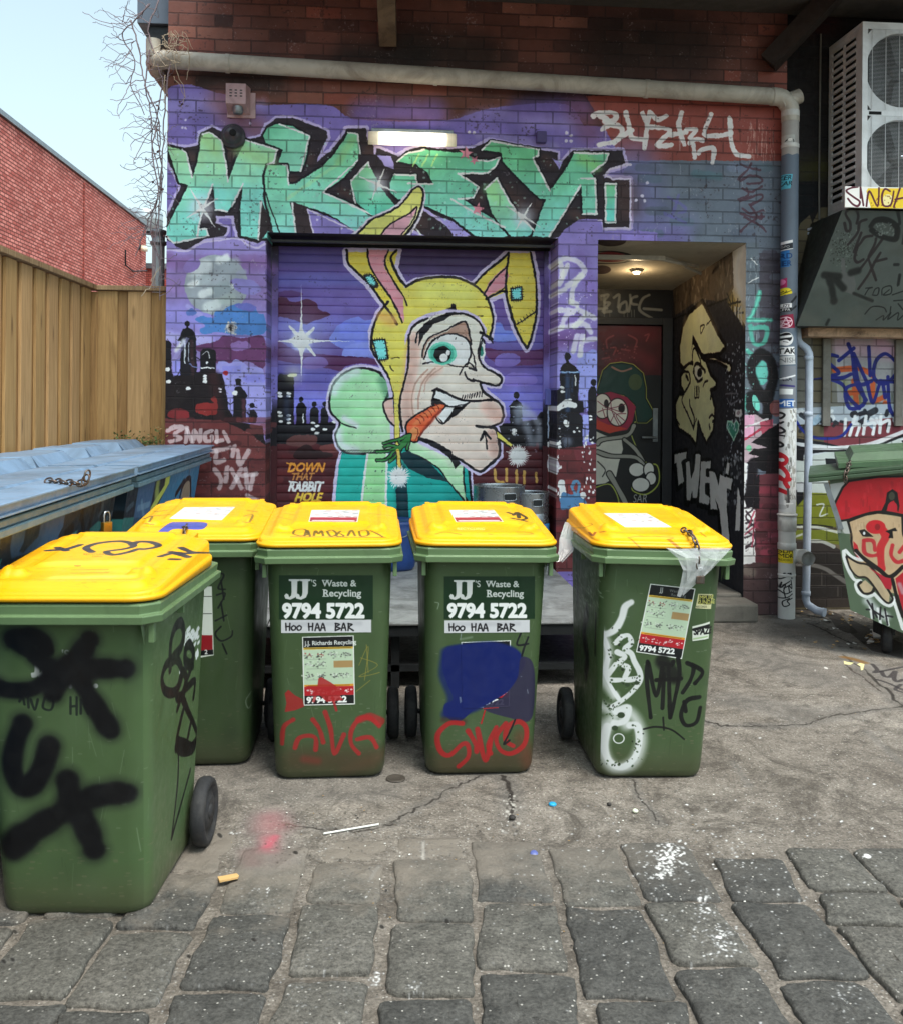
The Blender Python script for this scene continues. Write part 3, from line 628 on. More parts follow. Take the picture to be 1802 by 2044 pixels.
for x,y,r,c_ in _m:W_.stroke([(x-r*.3,y+r*.1),(x,y),(x+r*.35,y-r*.15)],r*0.7,c_,soft=0.45,op=0.8)
W_.ell((1600,440),90,46,'#7c74bb',0.2);W_.stroke([(1500,405),(1540,400),(1640,410)],30,'#7c74bb',soft=0.3)
W_.ell((1240,300),60,40,'#8068b0',-0.6);W_.stroke([(1215,560),(1260,600),(1300,620)],30,'#8f88c9',soft=0.5)
def blob(c,pts,cl,**k):c.poly(pts,cl,sm=True,**k)
blob(W_,[(1265,650),(1310,625),(1380,640),(1390,600),(1440,590),(1480,565),(1560,545),(1640,560),(1670,610),(1708,620),(1708,740),(1500,745),(1400,730),(1320,745),(1290,710),(1330,690)],'#3b6fb6')
blob(W_,[(1205,600),(1240,575),(1275,600),(1250,625),(1215,622)],'#4a64b0');blob(W_,[(1520,560),(1600,540),(1660,570),(1620,600)],'#5a5fb4')
W_.dot((1495,705),32,'#9b9490',soft=0.5);W_.dot((1495,705),17,'#15121a',soft=0.3);W_.speck((1455,665,1535,745),40,2,7,'#b9b0a8',3)
blob(W_,[(1250,830),(1400,790),(1450,755),(1580,770),(1708,760),(1708,960),(1600,920),(1500,960),(1420,980),(1380,900)],'#5c2d5a')
blob(W_,[(1495,810),(1530,790),(1600,795),(1620,830),(1560,850),(1505,845)],'#7d5a9c');blob(W_,[(1400,960),(1440,920),(1490,930),(1520,910),(1560,920),(1600,950),(1660,960),(1708,1000),(1708,1320),(1400,1300)],'#8a86dc')
W_.poly([(1440,950),(1560,948),(1560,1000),(1430,1005)],'#7d7bd6');W_.stroke([(1600,1030),(1700,1030)],50,'#6d6ac6',soft=0.5,op=0.6)
W_.poly([(1060,1000),(1170,1000),(1210,985),(1440,1000),(1468,1140),(1480,1230),(1530,1310),(1700,1340),(1720,1480),(1060,1420)],'#1a1216')
W_.poly([(1172,780),(1268,778),(1275,1010),(1165,1010)],'#17141c');W_.poly([(1150,785),(1172,740),(1185,715),(1212,700),(1245,715),(1262,745),(1272,785)],'#121016');W_.dot((1213,675),18,'#121016');W_.stroke([(1213,690),(1213,710)],14,'#121016')
W_.stroke([(1197,800),(1194,930)],9,'#cfd6ee',op=0.9);W_.stroke([(1220,800),(1222,920)],5,'#cfd6ee',op=0.8);W_.stroke([(1240,790),(1248,1000)],22,'#3a2226',soft=0.5,op=0.8)
W_.poly([(1205,765),(1090,940),(1120,950),(1225,775)],'#9a96d4',op=0.45);W_.stroke([(1190,785),(1140,850)],26,'#dfe4f4',soft=0.9,op=0.7)
W_.poly([(1060,800),(1100,800),(1108,830),(1115,1050),(1060,1050)],'#16131b');W_.dot((1083,810),24,'#131018');W_.poly([(1118,920),(1165,900),(1168,1010),(1120,1020)],'#7f7cd0')
W_.poly([(1296,860),(1310,842),(1350,835),(1392,850),(1398,870),(1396,1000),(1296,1000)],'#141118');W_.stroke([(1310,880),(1345,858),(1355,900)],4,'#e8ecf8');W_.stroke([(1302,962),(1385,962)],9,'#dfe6f6',op=0.9);W_.dot((1340,928),8,'#e8ecf8')
W_.stroke([(1225,935),(1260,960),(1300,955)],5,'#5d6aa0');W_.stroke([(1270,890),(1290,910),(1300,900)],5,'#121016');W_.stroke([(1120,1015),(1150,1010),(1170,970)],5,'#121016')
for x,y,r in((1085,970,18),(1090,1050,16),(1218,1095,16),(1326,1015,13),(1326,1032,13),(1326,1050,15),(1424,1100,10),(1424,1118,8)):W_.ell((x,y),r,r*0.7,'#f2f4ff')
W_.stroke([(1380,1010),(1400,1160),(1420,1300)],60,'#35181c',soft=0.9,op=0.8)
W_.poly([(1522,1035),(1560,1032),(1562,1075),(1524,1075)],'#141118');W_.poly([(1520,1085),(1560,1080),(1600,1140),(1590,1160),(1596,1310),(1510,1310),(1510,1140)],'#15121a');W_.dot((1518,1124),17,'#e4e6f6');W_.stroke([(1575,1170),(1580,1280)],22,'#5a2a3a',soft=0.7,op=0.7)
W_.stroke([(1460,1170),(1490,1195),(1520,1175)],7,INK);W_.dot((1630,1208),17,INK);W_.stroke([(1630,1215),(1662,1218)],6,INK);W_.poly([(1618,1235),(1650,1235),(1668,1275),(1655,1320),(1610,1320),(1612,1270)],INK);W_.stroke([(1600,1250),(1622,1270)],8,INK)
W_.poly([(1060,1290),(1420,1300),(1500,1330),(1640,1400),(1720,1470),(1720,2700),(1060,2700)],'#5f2a2b')
for k in range(46):
 x=rs.randint(1060,1700);y=rs.choice([1300+38*i for i in range(16)]);W_.stroke([(x,y),(x+rs.randint(40,120),y)],36,rs.choice(['#7a3636','#6b2b2c','#4f2024','#732f30','#3d1a1e']),sm=False,soft=0.25,op=0.6)
blob(W_,[(1090,1280),(1105,1235),(1170,1225),(1220,1250),(1215,1290)],'#7a1f24');blob(W_,[(1280,1260),(1270,1200),(1330,1190),(1380,1190),(1360,1160),(1400,1155),(1400,1260)],'#82201f');W_.ell((1460,995),18,14,'#a5202a')
tg(W_,26,[(1085,1370),(1130,1345),(1185,1350),(1130,1390),(1170,1420),(1100,1440)],[(1210,1360),(1200,1440)],[(1210,1350),(1240,1440)],[(1250,1440),(1260,1370),(1290,1440),(1300,1365)],[(1370,1370),(1330,1390),(1330,1430),(1370,1430),(1370,1405)],[(1400,1370),(1405,1440)],[(1400,1440),(1440,1430)],[(1450,1380),(1480,1440)],c='#c9b9bd',op=0.7,soft=0.25)
tg(W_,30,[(1370,1500),(1440,1490),(1490,1480)],[(1400,1500),(1400,1570),(1450,1560)],[(1520,1470),(1500,1530)],[(1540,1500),(1550,1590),(1610,1500)],[(1390,1620),(1430,1680),(1420,1740)],[(1470,1610),(1460,1700)],[(1500,1620),(1560,1740)],[(1560,1620),(1500,1740)],[(1590,1620),(1600,1740)],[(1570,1660),(1660,1650)],[(1640,1660),(1620,1750)],[(1600,1790),(1680,1830)],c='#c3b6bb',op=0.65,soft=0.3)
# centre pier
W_.f(*FC_)
W_.poly([(1580,105),(1802,105),(1802,900),(1580,900)],'#7d6cb6')
for a,b,w_,c_ in(((1600,560),(1780,700),160,'#6b4f97'),((1620,250),(1780,300),120,'#8474c0'),((1600,820),(1700,700),120,'#8d88dc'),((1700,200),(1790,420),80,'#6d56a2'),((1610,640),(1700,640),90,'#5f3b79')):W_.stroke([a,b],w_,c_,soft=0.9,op=0.75)
blob(W_,[(1700,740),(1740,710),(1802,720),(1802,1000),(1720,1000),(1700,900),(1690,800)],'#8085e0');W_.poly([(1585,760),(1690,700),(1700,1180),(1585,1180)],'#8782d2',op=0.55)
W_.f(*FE_)
tg(W_,40,[(60,220),(120,200),(200,220),(255,290),(220,340),(130,400)],[(80,240),(90,320),(70,390)],[(130,250),(100,330)],[(230,320),(170,420),(160,520)],[(60,450),(110,430)],[(70,580),(170,590),(120,620),(90,700)],[(200,570),(290,620),(330,640)],[(250,630),(180,700)],[(150,520),(200,540)],[(60,720),(240,680),(300,740)],[(240,770),(220,910)],[(200,770),(170,880)],[(260,800),(330,790)],c='#d3d3ec',op=0.72,soft=0.35)
W_.speck((60,450,330,850),60,2,6,'#e9e9fa',9,0.7)
W_.poly([(75,1040),(215,1040),(205,1330),(240,1370),(240,1600),(60,1600),(60,1370),(75,1330)],'#17151c');W_.poly([(75,1030),(90,985),(130,960),(180,985),(215,1035)],'#1a1016');W_.stroke([(130,950),(130,970)],20,'#17131a');W_.ell((130,920),23,28,'#17131a')
W_.stroke([(85,1035),(215,1035)],14,'#4a6aa0');W_.stroke([(90,1034),(205,1034)],5,'#93b6dc');W_.stroke([(130,1060),(130,1320)],34,'#2c4166',soft=0.8,op=0.8);W_.stroke([(187,1060),(188,1130)],9,'#dfe9fa');W_.stroke([(165,1060),(165,1180)],16,'#1f2b44',soft=0.8)
W_.poly([(40,1170),(75,1160),(75,1640),(40,1640)],'#15121a');W_.poly([(35,1180),(45,1180),(45,1530),(35,1530)],'#9fb2e6')
W_.poly([(280,1180),(300,1140),(330,1140),(345,1180),(345,1560),(280,1540)],'#17141c');W_.ell((322,1112),20,26,'#17131a');W_.poly([(205,1240),(245,1250),(250,1330),(205,1340)],'#17141c')
W_.stroke([(205,1270),(250,1300),(285,1290)],7,INK);W_.stroke([(240,1450),(290,1455)],8,INK);W_.poly([(240,1350),(285,1350),(285,1550),(240,1550)],'#8286de');W_.stroke([(240,1450),(290,1455)],8,INK)
W_.stroke([(60,1300),(120,1270),(180,1280)],44,'#e8ecf6',soft=0.15);W_.stroke([(110,1250),(150,1240)],22,'#e8ecf6');W_.ell((120,1412),18,30,'#eef0fa',-0.5)
for x,y,r in((90,1150,17),(95,1180,17),(200,1445,10),(180,1472,12),(215,1470,9),(298,1360,12),(300,1385,12),(70,1450,8),(60,1560,20),(70,1585,16)):W_.ell((x,y),r,r*0.65,'#eef0fa')
rs2=random.Random(3)
for k in range(26):x,y=rs2.uniform(50,140),rs2.uniform(1340,1600);W_.stroke([(x,y),(x+rs2.uniform(-40,40),y+rs2.uniform(-30,30))],3,'#5c6c88',op=0.7)
W_.dot((130,1540),30,'#8a97b0',soft=1.0,op=0.6)
W_.poly([(40,1600),(345,1570),(345,2500),(0,2500)],'#5e2428')
for k in range(34):
 x,y=rs2.randint(40,280),rs2.randint(1590,2300);W_.stroke([(x,y),(x+rs2.randint(30,90),y+2)],48,rs2.choice(['#8a2b30','#74252c','#4b1d22','#9a3a36','#662226']),sm=False,soft=0.3,op=0.6)
W_.poly([(170,1590),(345,1560),(345,1680),(200,1690)],'#6d2830')
W_.stroke([(85,1850),(92,1910)],50,'#dde3ee',soft=0.1);W_.poly([(70,1930),(100,1915),(150,1935),(240,1920),(270,1990),(260,2044),(80,2044)],'#3f6f9e');W_.stroke([(190,1940),(165,1880),(185,1835),(215,1860),(205,1930)],22,'#4d7ea8');W_.ell((245,1938),22,26,'#dde3ee')
for k in range(60):x,y=rs2.choice([rs2.uniform(35,80),rs2.uniform(235,330)]),rs2.uniform(1500,2000);W_.ell((x,y),rs2.uniform(3,9),rs2.uniform(5,16),'#d9dbe6')
W_.ell((50,1730),20,50,'#c9ccd8',op=0.8)
# right pier
W_.f(*FE_)
W_.poly([(1435,85),(1535,85),(1535,2100),(1420,2100)],'#59646f')
for k in range(40):y=rs2.uniform(160,800);x=rs2.uniform(1440,1530);W_.stroke([(x,y),(x+rs2.uniform(-3,3),y+rs2.uniform(8,50))],rs2.uniform(2,6),'#9aa4ac',op=0.6)
W_.poly([(1538,160),(1690,160),(1690,900),(1538,900)],'#413f4a')
for k in range(26):x,y=rs2.randint(1540,1660),160+59*rs2.randint(0,14);W_.stroke([(x,y),(x+70,y)],44,rs2.choice(['#4a4554','#353039','#57606e','#3d3744']),sm=False,soft=0.3,op=0.6)
tg(W_,32,[(1540,450),(1510,560),(1460,650)],[(1455,655),(1620,655)],[(1470,700),(1495,820),(1570,820),(1590,710),(1480,715)],[(1450,880),(1480,900)],c='#3fae97',op=0.8,soft=0.4)
tg(W_,14,[(1540,450),(1510,560),(1460,650)],[(1455,655),(1620,655)],c='#6fd8c0',op=0.5,soft=0.6)
W_.stroke([(1450,380),(1530,345)],7,'#dfe4e6');W_.stroke([(1480,200),(1520,245)],8,'#cfd4d8')
W_.ell((1555,1040),46,90,'#4fb0a4');W_.ell((1480,1260),60,80,'#4fae9e')
tg(W_,74,[(1540,900),(1480,990),(1490,1090),(1550,1200),(1590,1230)],[(1560,900),(1620,950),(1640,1060),(1620,1160),(1590,1240)],[(1480,1210),(1480,1300),(1520,1370),(1590,1370),(1600,1250)],c='#141216',op=0.97,soft=0.25)
W_.ell((1560,1045),34,66,'#54b5a8');W_.ell((1512,1262),24,62,'#58b7a6',-0.3)
W_.poly([(1425,1350),(1510,1345),(1600,1400),(1690,1420),(1690,1700),(1425,1700)],'#a8909a');W_.poly([(1425,1350),(1500,1350),(1500,1480),(1425,1520)],'#cf8fae');W_.stroke([(1430,1530),(1570,1440)],16,'#b52a48');W_.stroke([(1440,1440),(1600,1380)],14,'#e6dfe6',op=0.8)
W_.poly([(1540,1400),(1640,1380),(1640,1500),(1560,1510)],'#b03a50',op=0.9);W_.ell((1462,1595),22,26,'#62b98c');W_.ell((1660,1300),50,60,'#9a4a44',op=0.7)
W_.poly([(1480,1555),(1560,1490),(1690,1400),(1690,1760),(1560,1760),(1440,1700),(1540,1650),(1455,1640),(1500,1600),(1600,1590)],'#131014');W_.poly([(1600,1640),(1690,1640),(1690,1790),(1580,1790)],'#1b1216')
W_.poly([(1420,1700),(1450,1700),(1450,1780),(1430,2100),(1415,2100)],'#d9dbe0');W_.stroke([(1490,1700),(1480,1850),(1440,2000)],70,'#18141a',soft=0.3)
W_.poly([(1520,1790),(1690,1780),(1690,2600),(1520,2600)],'#5f2c34');W_.stroke([(1540,1900),(1640,1905)],50,'#7d2e3c',soft=0.4);W_.stroke([(1560,2000),(1680,2000)],50,'#8a3244',soft=0.4)
W_.speck((1430,820,1500,1350),30,3,7,'#7fd0c4',4,0.7)
W_.f(1800,1050,2.7244)
W_.poly([(160,540),(270,590),(265,1005),(160,1005)],'#dcdce0');W_.poly([(262,560),(430,540),(430,1400),(262,1400)],'#5c2c34')
for k in range(26):x,y=rs2.randint(270,380),610+62*rs2.randint(0,7);W_.stroke([(x,y),(x+60,y)],44,rs2.choice(['#7d2f40','#4a2228','#6b2c34','#3c2024','#8a3648']),sm=False,soft=0.3,op=0.6)
W_.poly([(262,990),(430,1000),(430,1400),(150,1400),(150,1008)],'#463334');W_.stroke([(170,1040),(240,1060)],60,'#6b6058',soft=0.6,op=0.8)
tg(W_,13,[(200,640),(240,700),(200,720)],[(190,620),(260,600)],[(250,620),(200,680),(250,740)],[(200,760),(260,720)],[(210,780),(240,800),(190,820)],[(250,770),(260,870),(200,880)],[(195,890),(245,850)],c='#33272e',op=0.9)
tg(W_,12,[(255,640),(215,750)],[(190,800),(262,740)],[(260,690),(240,880)],c='#a02a44',op=0.8)
W_.poly([(180,540),(290,380),(290,620),(200,610)],'#17141a')
# city at the foot of the reveal sides, extra dirt
W_.warp(1.7,9,4);W_.grade(0.82,1.24);W_.mottle(0.09,34,8);W_.chips('#3a2b2e',0.70,5,30,0.5);W_.chips('#c9c4cc',0.73,4,50,0.35)
# the roller shutter
c=SHU.f(*FC_)
c.a[:]=col('#5b4890')
_t=np.linspace(0,1,c.H)[:,None,None];
for x0,y0,x1,y1,w_,cl,o_ in((80,200,600,210,120,'#4a3f80',.8),(700,220,1500,220,160,'#3b2c50',.9),(80,330,560,330,70,'#5a5aa8',.7),(100,470,640,440,110,'#6a5aa6',.7),(1250,480,1540,520,120,'#5f4892',.8),(100,560,560,570,90,'#6a66bc',.8),(1300,640,1550,640,130,'#6058a8',.7),(80,840,380,850,90,'#5c58ae',.8),(80,980,640,990,150,'#7b7ddc',.9),(1200,980,1550,980,170,'#7b7ad8',.9),(1280,860,1550,850,70,'#6c64bc',.8)):
 c.stroke([(x0,y0),((x0+x1)/2,(y0+y1)/2-6),(x1,y1)],w_,cl,soft=0.7,op=o_)
for pts,cl in(([(80,440),(130,410),(170,440),(210,440),(260,425),(310,450),(320,480),(370,500),(380,515),(300,540),(250,560),(200,540),(120,520),(80,520)],'#4a1f3c'),([(400,600),(430,560),(520,520),(570,540),(640,530),(700,540),(760,540),(760,660),(600,680),(480,700),(380,650)],'#6a76d0'),([(450,700),(480,670),(600,660),(690,700),(660,760),(520,760),(450,740)],'#7480da'),([(1240,560),(1290,555),(1310,590),(1380,600),(1400,640),(1250,650)],'#6a7bd4'),([(80,640),(200,700),(330,720),(600,740),(760,760),(760,840),(560,830),(330,790),(80,740)],'#4f2250'),([(230,770),(260,735),(340,735),(370,770),(330,795),(250,795)],'#6a4a90'),([(450,800),(520,770),(640,780),(640,820),(520,830)],'#6f5aa8'),([(1200,690),(1300,700),(1440,700),(1550,690),(1550,760),(1400,780),(1250,760)],'#5c3060'),([(1260,740),(1300,715),(1370,720),(1390,760),(1330,790),(1260,780)],'#6f5cac'),([(1300,860),(1340,820),(1460,830),(1470,880),(1320,890)],'#7d6cc0'),([(80,400),(160,380),(240,400),(160,420)],'#53346e')):
 blob(c,pts,cl)
c.poly([(70,1080),(130,1100),(400,1080),(440,1100),(700,1120),(1200,1100),(1560,1060),(1560,1260),(70,1260)],'#15121a')
c.poly([(60,1200),(300,1190),(420,1240),(760,1230),(1250,1200),(1570,1190),(1570,1800),(60,1800)],'#4f1d24')
for k in range(70):
 x,y=rs2.randint(70,1500),rs2.randint(1200,1560);c.stroke([(x,y),(x+rs2.randint(40,130),y)],34,rs2.choice(['#6b2a30','#45191f','#5c2228','#38161c','#702a2c']),sm=False,soft=0.3,op=0.5)
blob(c,[(150,1180),(200,1150),(300,1150),(310,1190),(260,1210),(160,1205)],'#5b3434');blob(c,[(200,1230),(260,1200),(300,1230),(380,1240),(380,1270),(200,1280)],'#2a1418');blob(c,[(330,1210),(400,1200),(420,1240),(340,1240)],'#6b3636')
def bottle(x,w,top,bot,cap=14,c_=None):
 k=c_ or c;k.poly([(x-w,bot),(x-w,top+w*0.9),(x-w*0.7,top+w*0.35),(x,top),(x+w*0.7,top+w*0.35),(x+w,top+w*0.9),(x+w,bot)],'#131118');k.ell((x,top-14),cap*0.85,cap,'#131118')
c.poly([(92,850),(110,825),(175,825),(190,850),(188,1100),(92,1100)],'#17151d');c.poly([(68,960),(98,955),(98,1160),(68,1160)],'#14121a')
for x,t,w_ in((227,975,27),(297,1000,24),(352,1000,20)):bottle(x,w_,t,1150)
c.ell((180,832),26,9,'#e6e2a8');c.dot((184,830),40,'#d9d8a0',soft=1.0,op=0.4)
for x,y in((113,928),(115,943),(160,928),(160,944),(113,1030),(115,1048),(118,1078),(160,1046),(161,1066),(162,1086),(310,1140),(312,1102),(290,1120),(352,1120),(405,1080),(290,1086)):c.ell((x,y),13,7,'#eef2fb')
c.stroke([(237,1040),(238,1085)],7,'#cfd6ea');c.stroke([(150,950),(150,1060)],30,'#2b3550',soft=0.9,op=0.6)
c.poly([(1335,1000),(1400,1000),(1402,1120),(1470,1130),(1475,1210),(1310,1210),(1315,1110),(1335,1100)],'#141219');c.poly([(1328,1000),(1348,975),(1370,960),(1395,980),(1408,1000)],'#141219');c.ell((1370,940),16,18,'#1a1416')
c.poly([(1480,1050),(1500,1030),(1530,1025),(1560,1040),(1560,1230),(1490,1230)],'#19151d');c.ell((1528,1000),14,16,'#1a171d');c.stroke([(1340,1000),(1396,1000)],5,'#c3cbe6')
c.stroke([(1385,1010),(1420,1090),(1450,1190)],46,'#a9b3c4',soft=0.9,op=0.55);c.stroke([(1400,1005),(1480,1080),(1490,1190)],40,'#b9c3d2',soft=0.9,op=0.55);c.stroke([(1370,1020),(1375,1080)],34,'#8b96aa',soft=0.9,op=0.6)
c.ell((1358,1126),13,10,'#f2f4fb');c.ell((1358,1142),14,9,'#f2f4fb')
c.speck((1320,1030,1560,1240),24,2,6,'#aab2c8',7,0.7)
def bigstar(cx,cy):
 c.dot((cx,cy),120,'#9fb0e2',soft=1.0,op=0.55)
 pts=[]
 for k in range(4):
  a=-math.pi/2+k*math.pi/2;L=(310,285,235,165)[k];pts.append((cx+L*math.cos(a),cy+L*math.sin(a)));b=a+math.pi/4;pts.append((cx+38*math.cos(b),cy+38*math.sin(b)))
 q=[]
 for i in range(0,8,2):
  p0,p1,p2=pts[i],pts[i+1],pts[(i+2)%8]
  for t in np.linspace(0,1,9)[:-1]:q.append(((1-t)**2*p0[0]+2*t*(1-t)*(cx*0.86+p1[0]*0.14)+t*t*p2[0],(1-t)**2*p0[1]+2*t*(1-t)*(cy*0.86+p1[1]*0.14)+t*t*p2[1]))
 q=[]
 for k in range(4):
  a=-math.pi/2+k*math.pi/2;L_=(310,285,235,165)[k];u=(math.cos(a),math.sin(a));v=(-u[1],u[0])
  W2=lambda r:50*math.exp(-r/30)+5*(1-r/L_)
  rs_=[34,50,70,95,130,180,L_]
  q+=[(cx+u[0]*r-v[0]*W2(r),cy+u[1]*r-v[1]*W2(r))for r in rs_]+[(cx+u[0]*r+v[0]*W2(r),cy+u[1]*r+v[1]*W2(r))for r in rs_[::-1]]
 c.poly(q,'#e6f0fa');c.dot((cx,cy),46,'#e6f0fa',soft=0.5)
 for a,b in(((cx-62,cy-78),(cx-30,cy-40)),((cx+65,cy-68),(cx+35,cy-40)),((cx+72,cy+75),(cx+40,cy+35))):c.stroke([a,b],12,'#dfeafa',w2=20,sm=False,soft=0.3)
bigstar(228,650)
# the character
HALO='#b9aeea'
def O(pts,fill,w=11,sm=True,halo=0,**k):
 if halo:c.stroke(pts,w+halo*2,HALO,sm=sm,closed=True)
 c.poly(pts,fill,sm=sm,**k);c.stroke(pts,w,INK,sm=sm,closed=True)
def L(pts,w=8,cl=INK,**k):c.stroke(pts,w,cl,**k)
PUFF=[(655,830),(600,800),(520,795),(450,825),(400,880),(378,960),(385,1030),(432,1085),(410,1150),(425,1210),(470,1245),(560,1250),(700,1240),(760,1230),(740,1120),(670,1000),(700,900)]
COAT=[(445,1240),(430,1300),(415,1420),(400,1600),(1140,1600),(1130,1500),(1125,1400),(1115,1320),(1050,1300),(900,1220),(800,1180),(700,1235),(560,1250)]
c.stroke(COAT,34,HALO,closed=True,sm=False);c.stroke(PUFF,38,HALO,closed=True)
c.poly(COAT,'#0f9c93');c.poly([(690,1240),(800,1190),(820,1600),(400,1600),(440,1260)],'#1aa79a',op=0.8)
O(PUFF,'#8fc99a',12,grad=('#a9dba6',(420,900),(700,1150)))
c.stroke([(400,920),(440,850),(520,815)],50,'#cfeee0',soft=0.9,op=0.6);c.stroke([(430,1130),(440,1200),(520,1235)],40,'#cfeee0',soft=0.9,op=0.6);c.stroke([(455,1060),(520,1100)],30,'#d9f2e6',soft=0.9,op=0.6);c.stroke([(660,860),(700,960)],50,'#3e7f5c',soft=0.9,op=0.6)
L([(432,1080),(470,1100),(520,1112)],7);L([(680,1020),(700,1060),(725,1100)],6)
for x in range(430,700,14):L([(x,1252),(x+22,1232)],4)
c.poly([(580,1250),(680,1250),(672,1600),(540,1600),(560,1400)],'#8fcc8e');L([(580,1252),(560,1400),(540,1600)],12,'#d8efe6',sm=False);L([(683,1250),(676,1600)],12,'#d8efe6',sm=False)
c.poly([(730,1440),(800,1300),(810,1600),(738,1600)],'#0b1e2a');c.stroke([(760,1330),(770,1600)],60,'#0d3a44',soft=0.9,op=0.8)
c.poly([(780,1250),(860,1240),(960,1340),(1060,1470),(1110,1600),(800,1600)],'#0f9a92')
COLLAR=[(790,1240),(800,1180),(860,1165),(960,1220),(1060,1290),(1090,1310),(1090,1400),(1110,1520),(1010,1400),(960,1330),(870,1270)]
O(COLLAR,'#a5dba4',9,sm=False);c.poly([(740,1250),(800,1235),(900,1290),(1010,1400),(900,1380),(800,1330)],'#0b2a34',op=0.95)
c.stroke([(860,1200),(980,1260),(1060,1330)],40,'#c4eab8',soft=0.9,op=0.6);L([(1090,1310),(1115,1330),(1125,1420),(1140,1600)],12,INK);c.poly([(1098,1330),(1112,1340),(1120,1500),(1100,1480)],'#0f9c93')
EARL=[(470,175),(540,175),(740,170),(720,260),(770,350),(790,420),(800,560),(730,560),(700,500),(640,420),(580,340),(500,270),(475,235)]
EARR=[(1150,350),(1200,290),(1290,220),(1330,180),(1445,180),(1470,290),(1480,400),(1475,520),(1445,640),(1425,690),(1370,600),(1330,480),(1310,390),(1210,430)]
HOOD=[(770,370),(830,335),(950,315),(1060,320),(1150,360),(1220,430),(1245,520),(1225,640),(1200,600),(1150,530),(1050,500),(950,510),(850,570),(800,660),(790,800),(770,880),(750,970),(745,1060),(748,1200),(725,1190),(722,1060),(720,950),(700,860),(650,760),(610,690),(600,600),(640,500),(700,430)]
for q in(EARL,EARR,HOOD):c.stroke(q,44,HALO,sm=False,closed=True)
c.poly(EARL,'#d9c044');c.poly(HOOD,'#e0c552',sm=True);c.poly(EARR,'#dcc148')
c.poly([(480,175),(760,170),(770,320),(480,300)],'#c2a62e',op=0.0)
c.poly([(575,165),(690,165),(670,260),(720,340),(770,420),(775,550),(730,480),(690,400),(640,330),(590,250)],'#c98594',sm=False);c.poly([(1190,400),(1230,330),(1310,250),(1330,300),(1310,360),(1215,415)],'#c98594')
L([(580,160),(590,240),(640,330),(690,400),(730,470),(765,550)],10);L([(690,165),(672,240),(720,330),(770,410),(790,460)],9);L([(470,165),(478,232),(520,280),(590,345),(650,430),(700,500),(735,560)],13);L([(735,165),(705,210),(740,300),(785,360)],13)
L([(1145,350),(1200,290),(1290,215),(1330,178)],12);L([(1330,180),(1318,290),(1315,390),(1335,480),(1370,590),(1425,690)],13);L([(1445,178),(1468,290),(1478,400),(1475,520),(1450,630),(1425,690)],12);L([(1195,405),(1240,335),(1320,250)],9);L([(1210,425),(1290,385),(1318,388)],12);L([(1235,412),(1310,365)],6)
L([(785,360),(850,325),(960,308),(1060,315),(1150,355),(1220,430),(1245,520),(1240,580),(1225,640)],13);L([(690,440),(640,505),(608,590),(602,690),(650,770),(700,860),(722,950),(724,1060),(728,1190)],12);L([(800,600),(800,700),(792,800),(765,900),(750,970),(748,1190)],11)
c.stroke([(660,520),(710,540)],60,'#e2a052',soft=0.9,op=0.8)
c.stroke([(900,380),(1100,400)],110,'#e8d36e',soft=0.9,op=0.6)
L([(985,505),(1000,490),(1030,480),(1035,462),(1045,500)],22);L([(1130,520),(1190,515)],5);L([(1160,468),(1230,470)],5,'#7a6420')
for q in([(560,300),(600,295),(635,345),(620,365),(590,350)],[(1340,372),(1398,360),(1400,428),(1345,432)],[(605,645),(672,640),(690,745),(635,752)]):
 c.poly(q,'#6fd3d0');c.stroke(q,8,INK,sm=False,closed=True)
 n_=len(q)
 for i in range(n_):
  a,b=np.array(q[i]),np.array(q[(i+1)%n_]);d=(b-a)/np.linalg.norm(b-a);nn=np.array([d[1],-d[0]])
  for t in(0.2,0.4,0.6,0.8):p=a+(b-a)*t;L([tuple(p-nn*9),tuple(p+nn*9)],4,sm=False)
L([(1372,560),(1420,530),(1475,490)],7)
for t in range(6):x,y=1380+16*t,552-11*t;L([(x-5,y-9),(x+5,y+9)],4,sm=False)
L([(700,782),(712,805),(735,815)],6);L([(705,745),(740,738),(765,748)],5)
FACE=[(800,620),(830,560),(900,525),(1000,500),(1100,505),(1160,535),(1195,590),(1175,660),(1170,740),(1200,790),(1260,820),(1290,850),(1275,885),(1230,880),(1185,868),(1195,915),(1250,960),(1290,990),(1300,1040),(1280,1085),(1225,1105),(1262,1120),(1280,1190),(1280,1260),(1230,1310),(1170,1345),(1100,1300),(1000,1240),(900,1195),(850,1170),(780,1130),(755,1040),(752,970),(775,880),(795,780)]
c.stroke(FACE,40,HALO,sm=False,closed=True)
c.poly([(660,985),(690,960),(715,960),(725,1100),(690,1060),(670,1020)],'#c9a49a');L([(715,955),(680,962),(663,985),(672,1030),(695,1075),(725,1105)],10)
c.poly(FACE,'#dfc8bd',sm=True,n=4,grad=('#d3b9ae',(1000,600),(1000,1300)));c.poly([(722,900),(752,900),(750,1190),(725,1190)],'#dfc455');c.poly([(800,620),(770,900),(752,970),(748,1190),(735,1190),(722,940),(700,860)],'#dfc455')
c.stroke([(830,640),(812,800),(790,950),(800,1080)],60,'#b78f82',soft=0.9,op=0.7);c.stroke([(880,860),(960,800)],40,'#c29e90',soft=0.8,op=0.5)
for q in([(940,795),(880,860),(855,930),(850,1010)],[(900,800),(840,870),(815,960),(830,1080)]):L(q,9,'#a8806f',op=0.75)
L([(980,790),(900,850),(880,920)],7,'#a8806f',op=0.6)
L([(800,620),(795,780),(770,890),(752,970),(755,1060),(765,1130)],12);L([(800,620),(830,565),(900,528)],13)
L([(1000,505),(1080,503),(1150,530),(1195,590),(1180,650),(1168,720),(1195,785),(1255,818),(1292,850),(1275,885),(1225,880),(1140,855)],12)
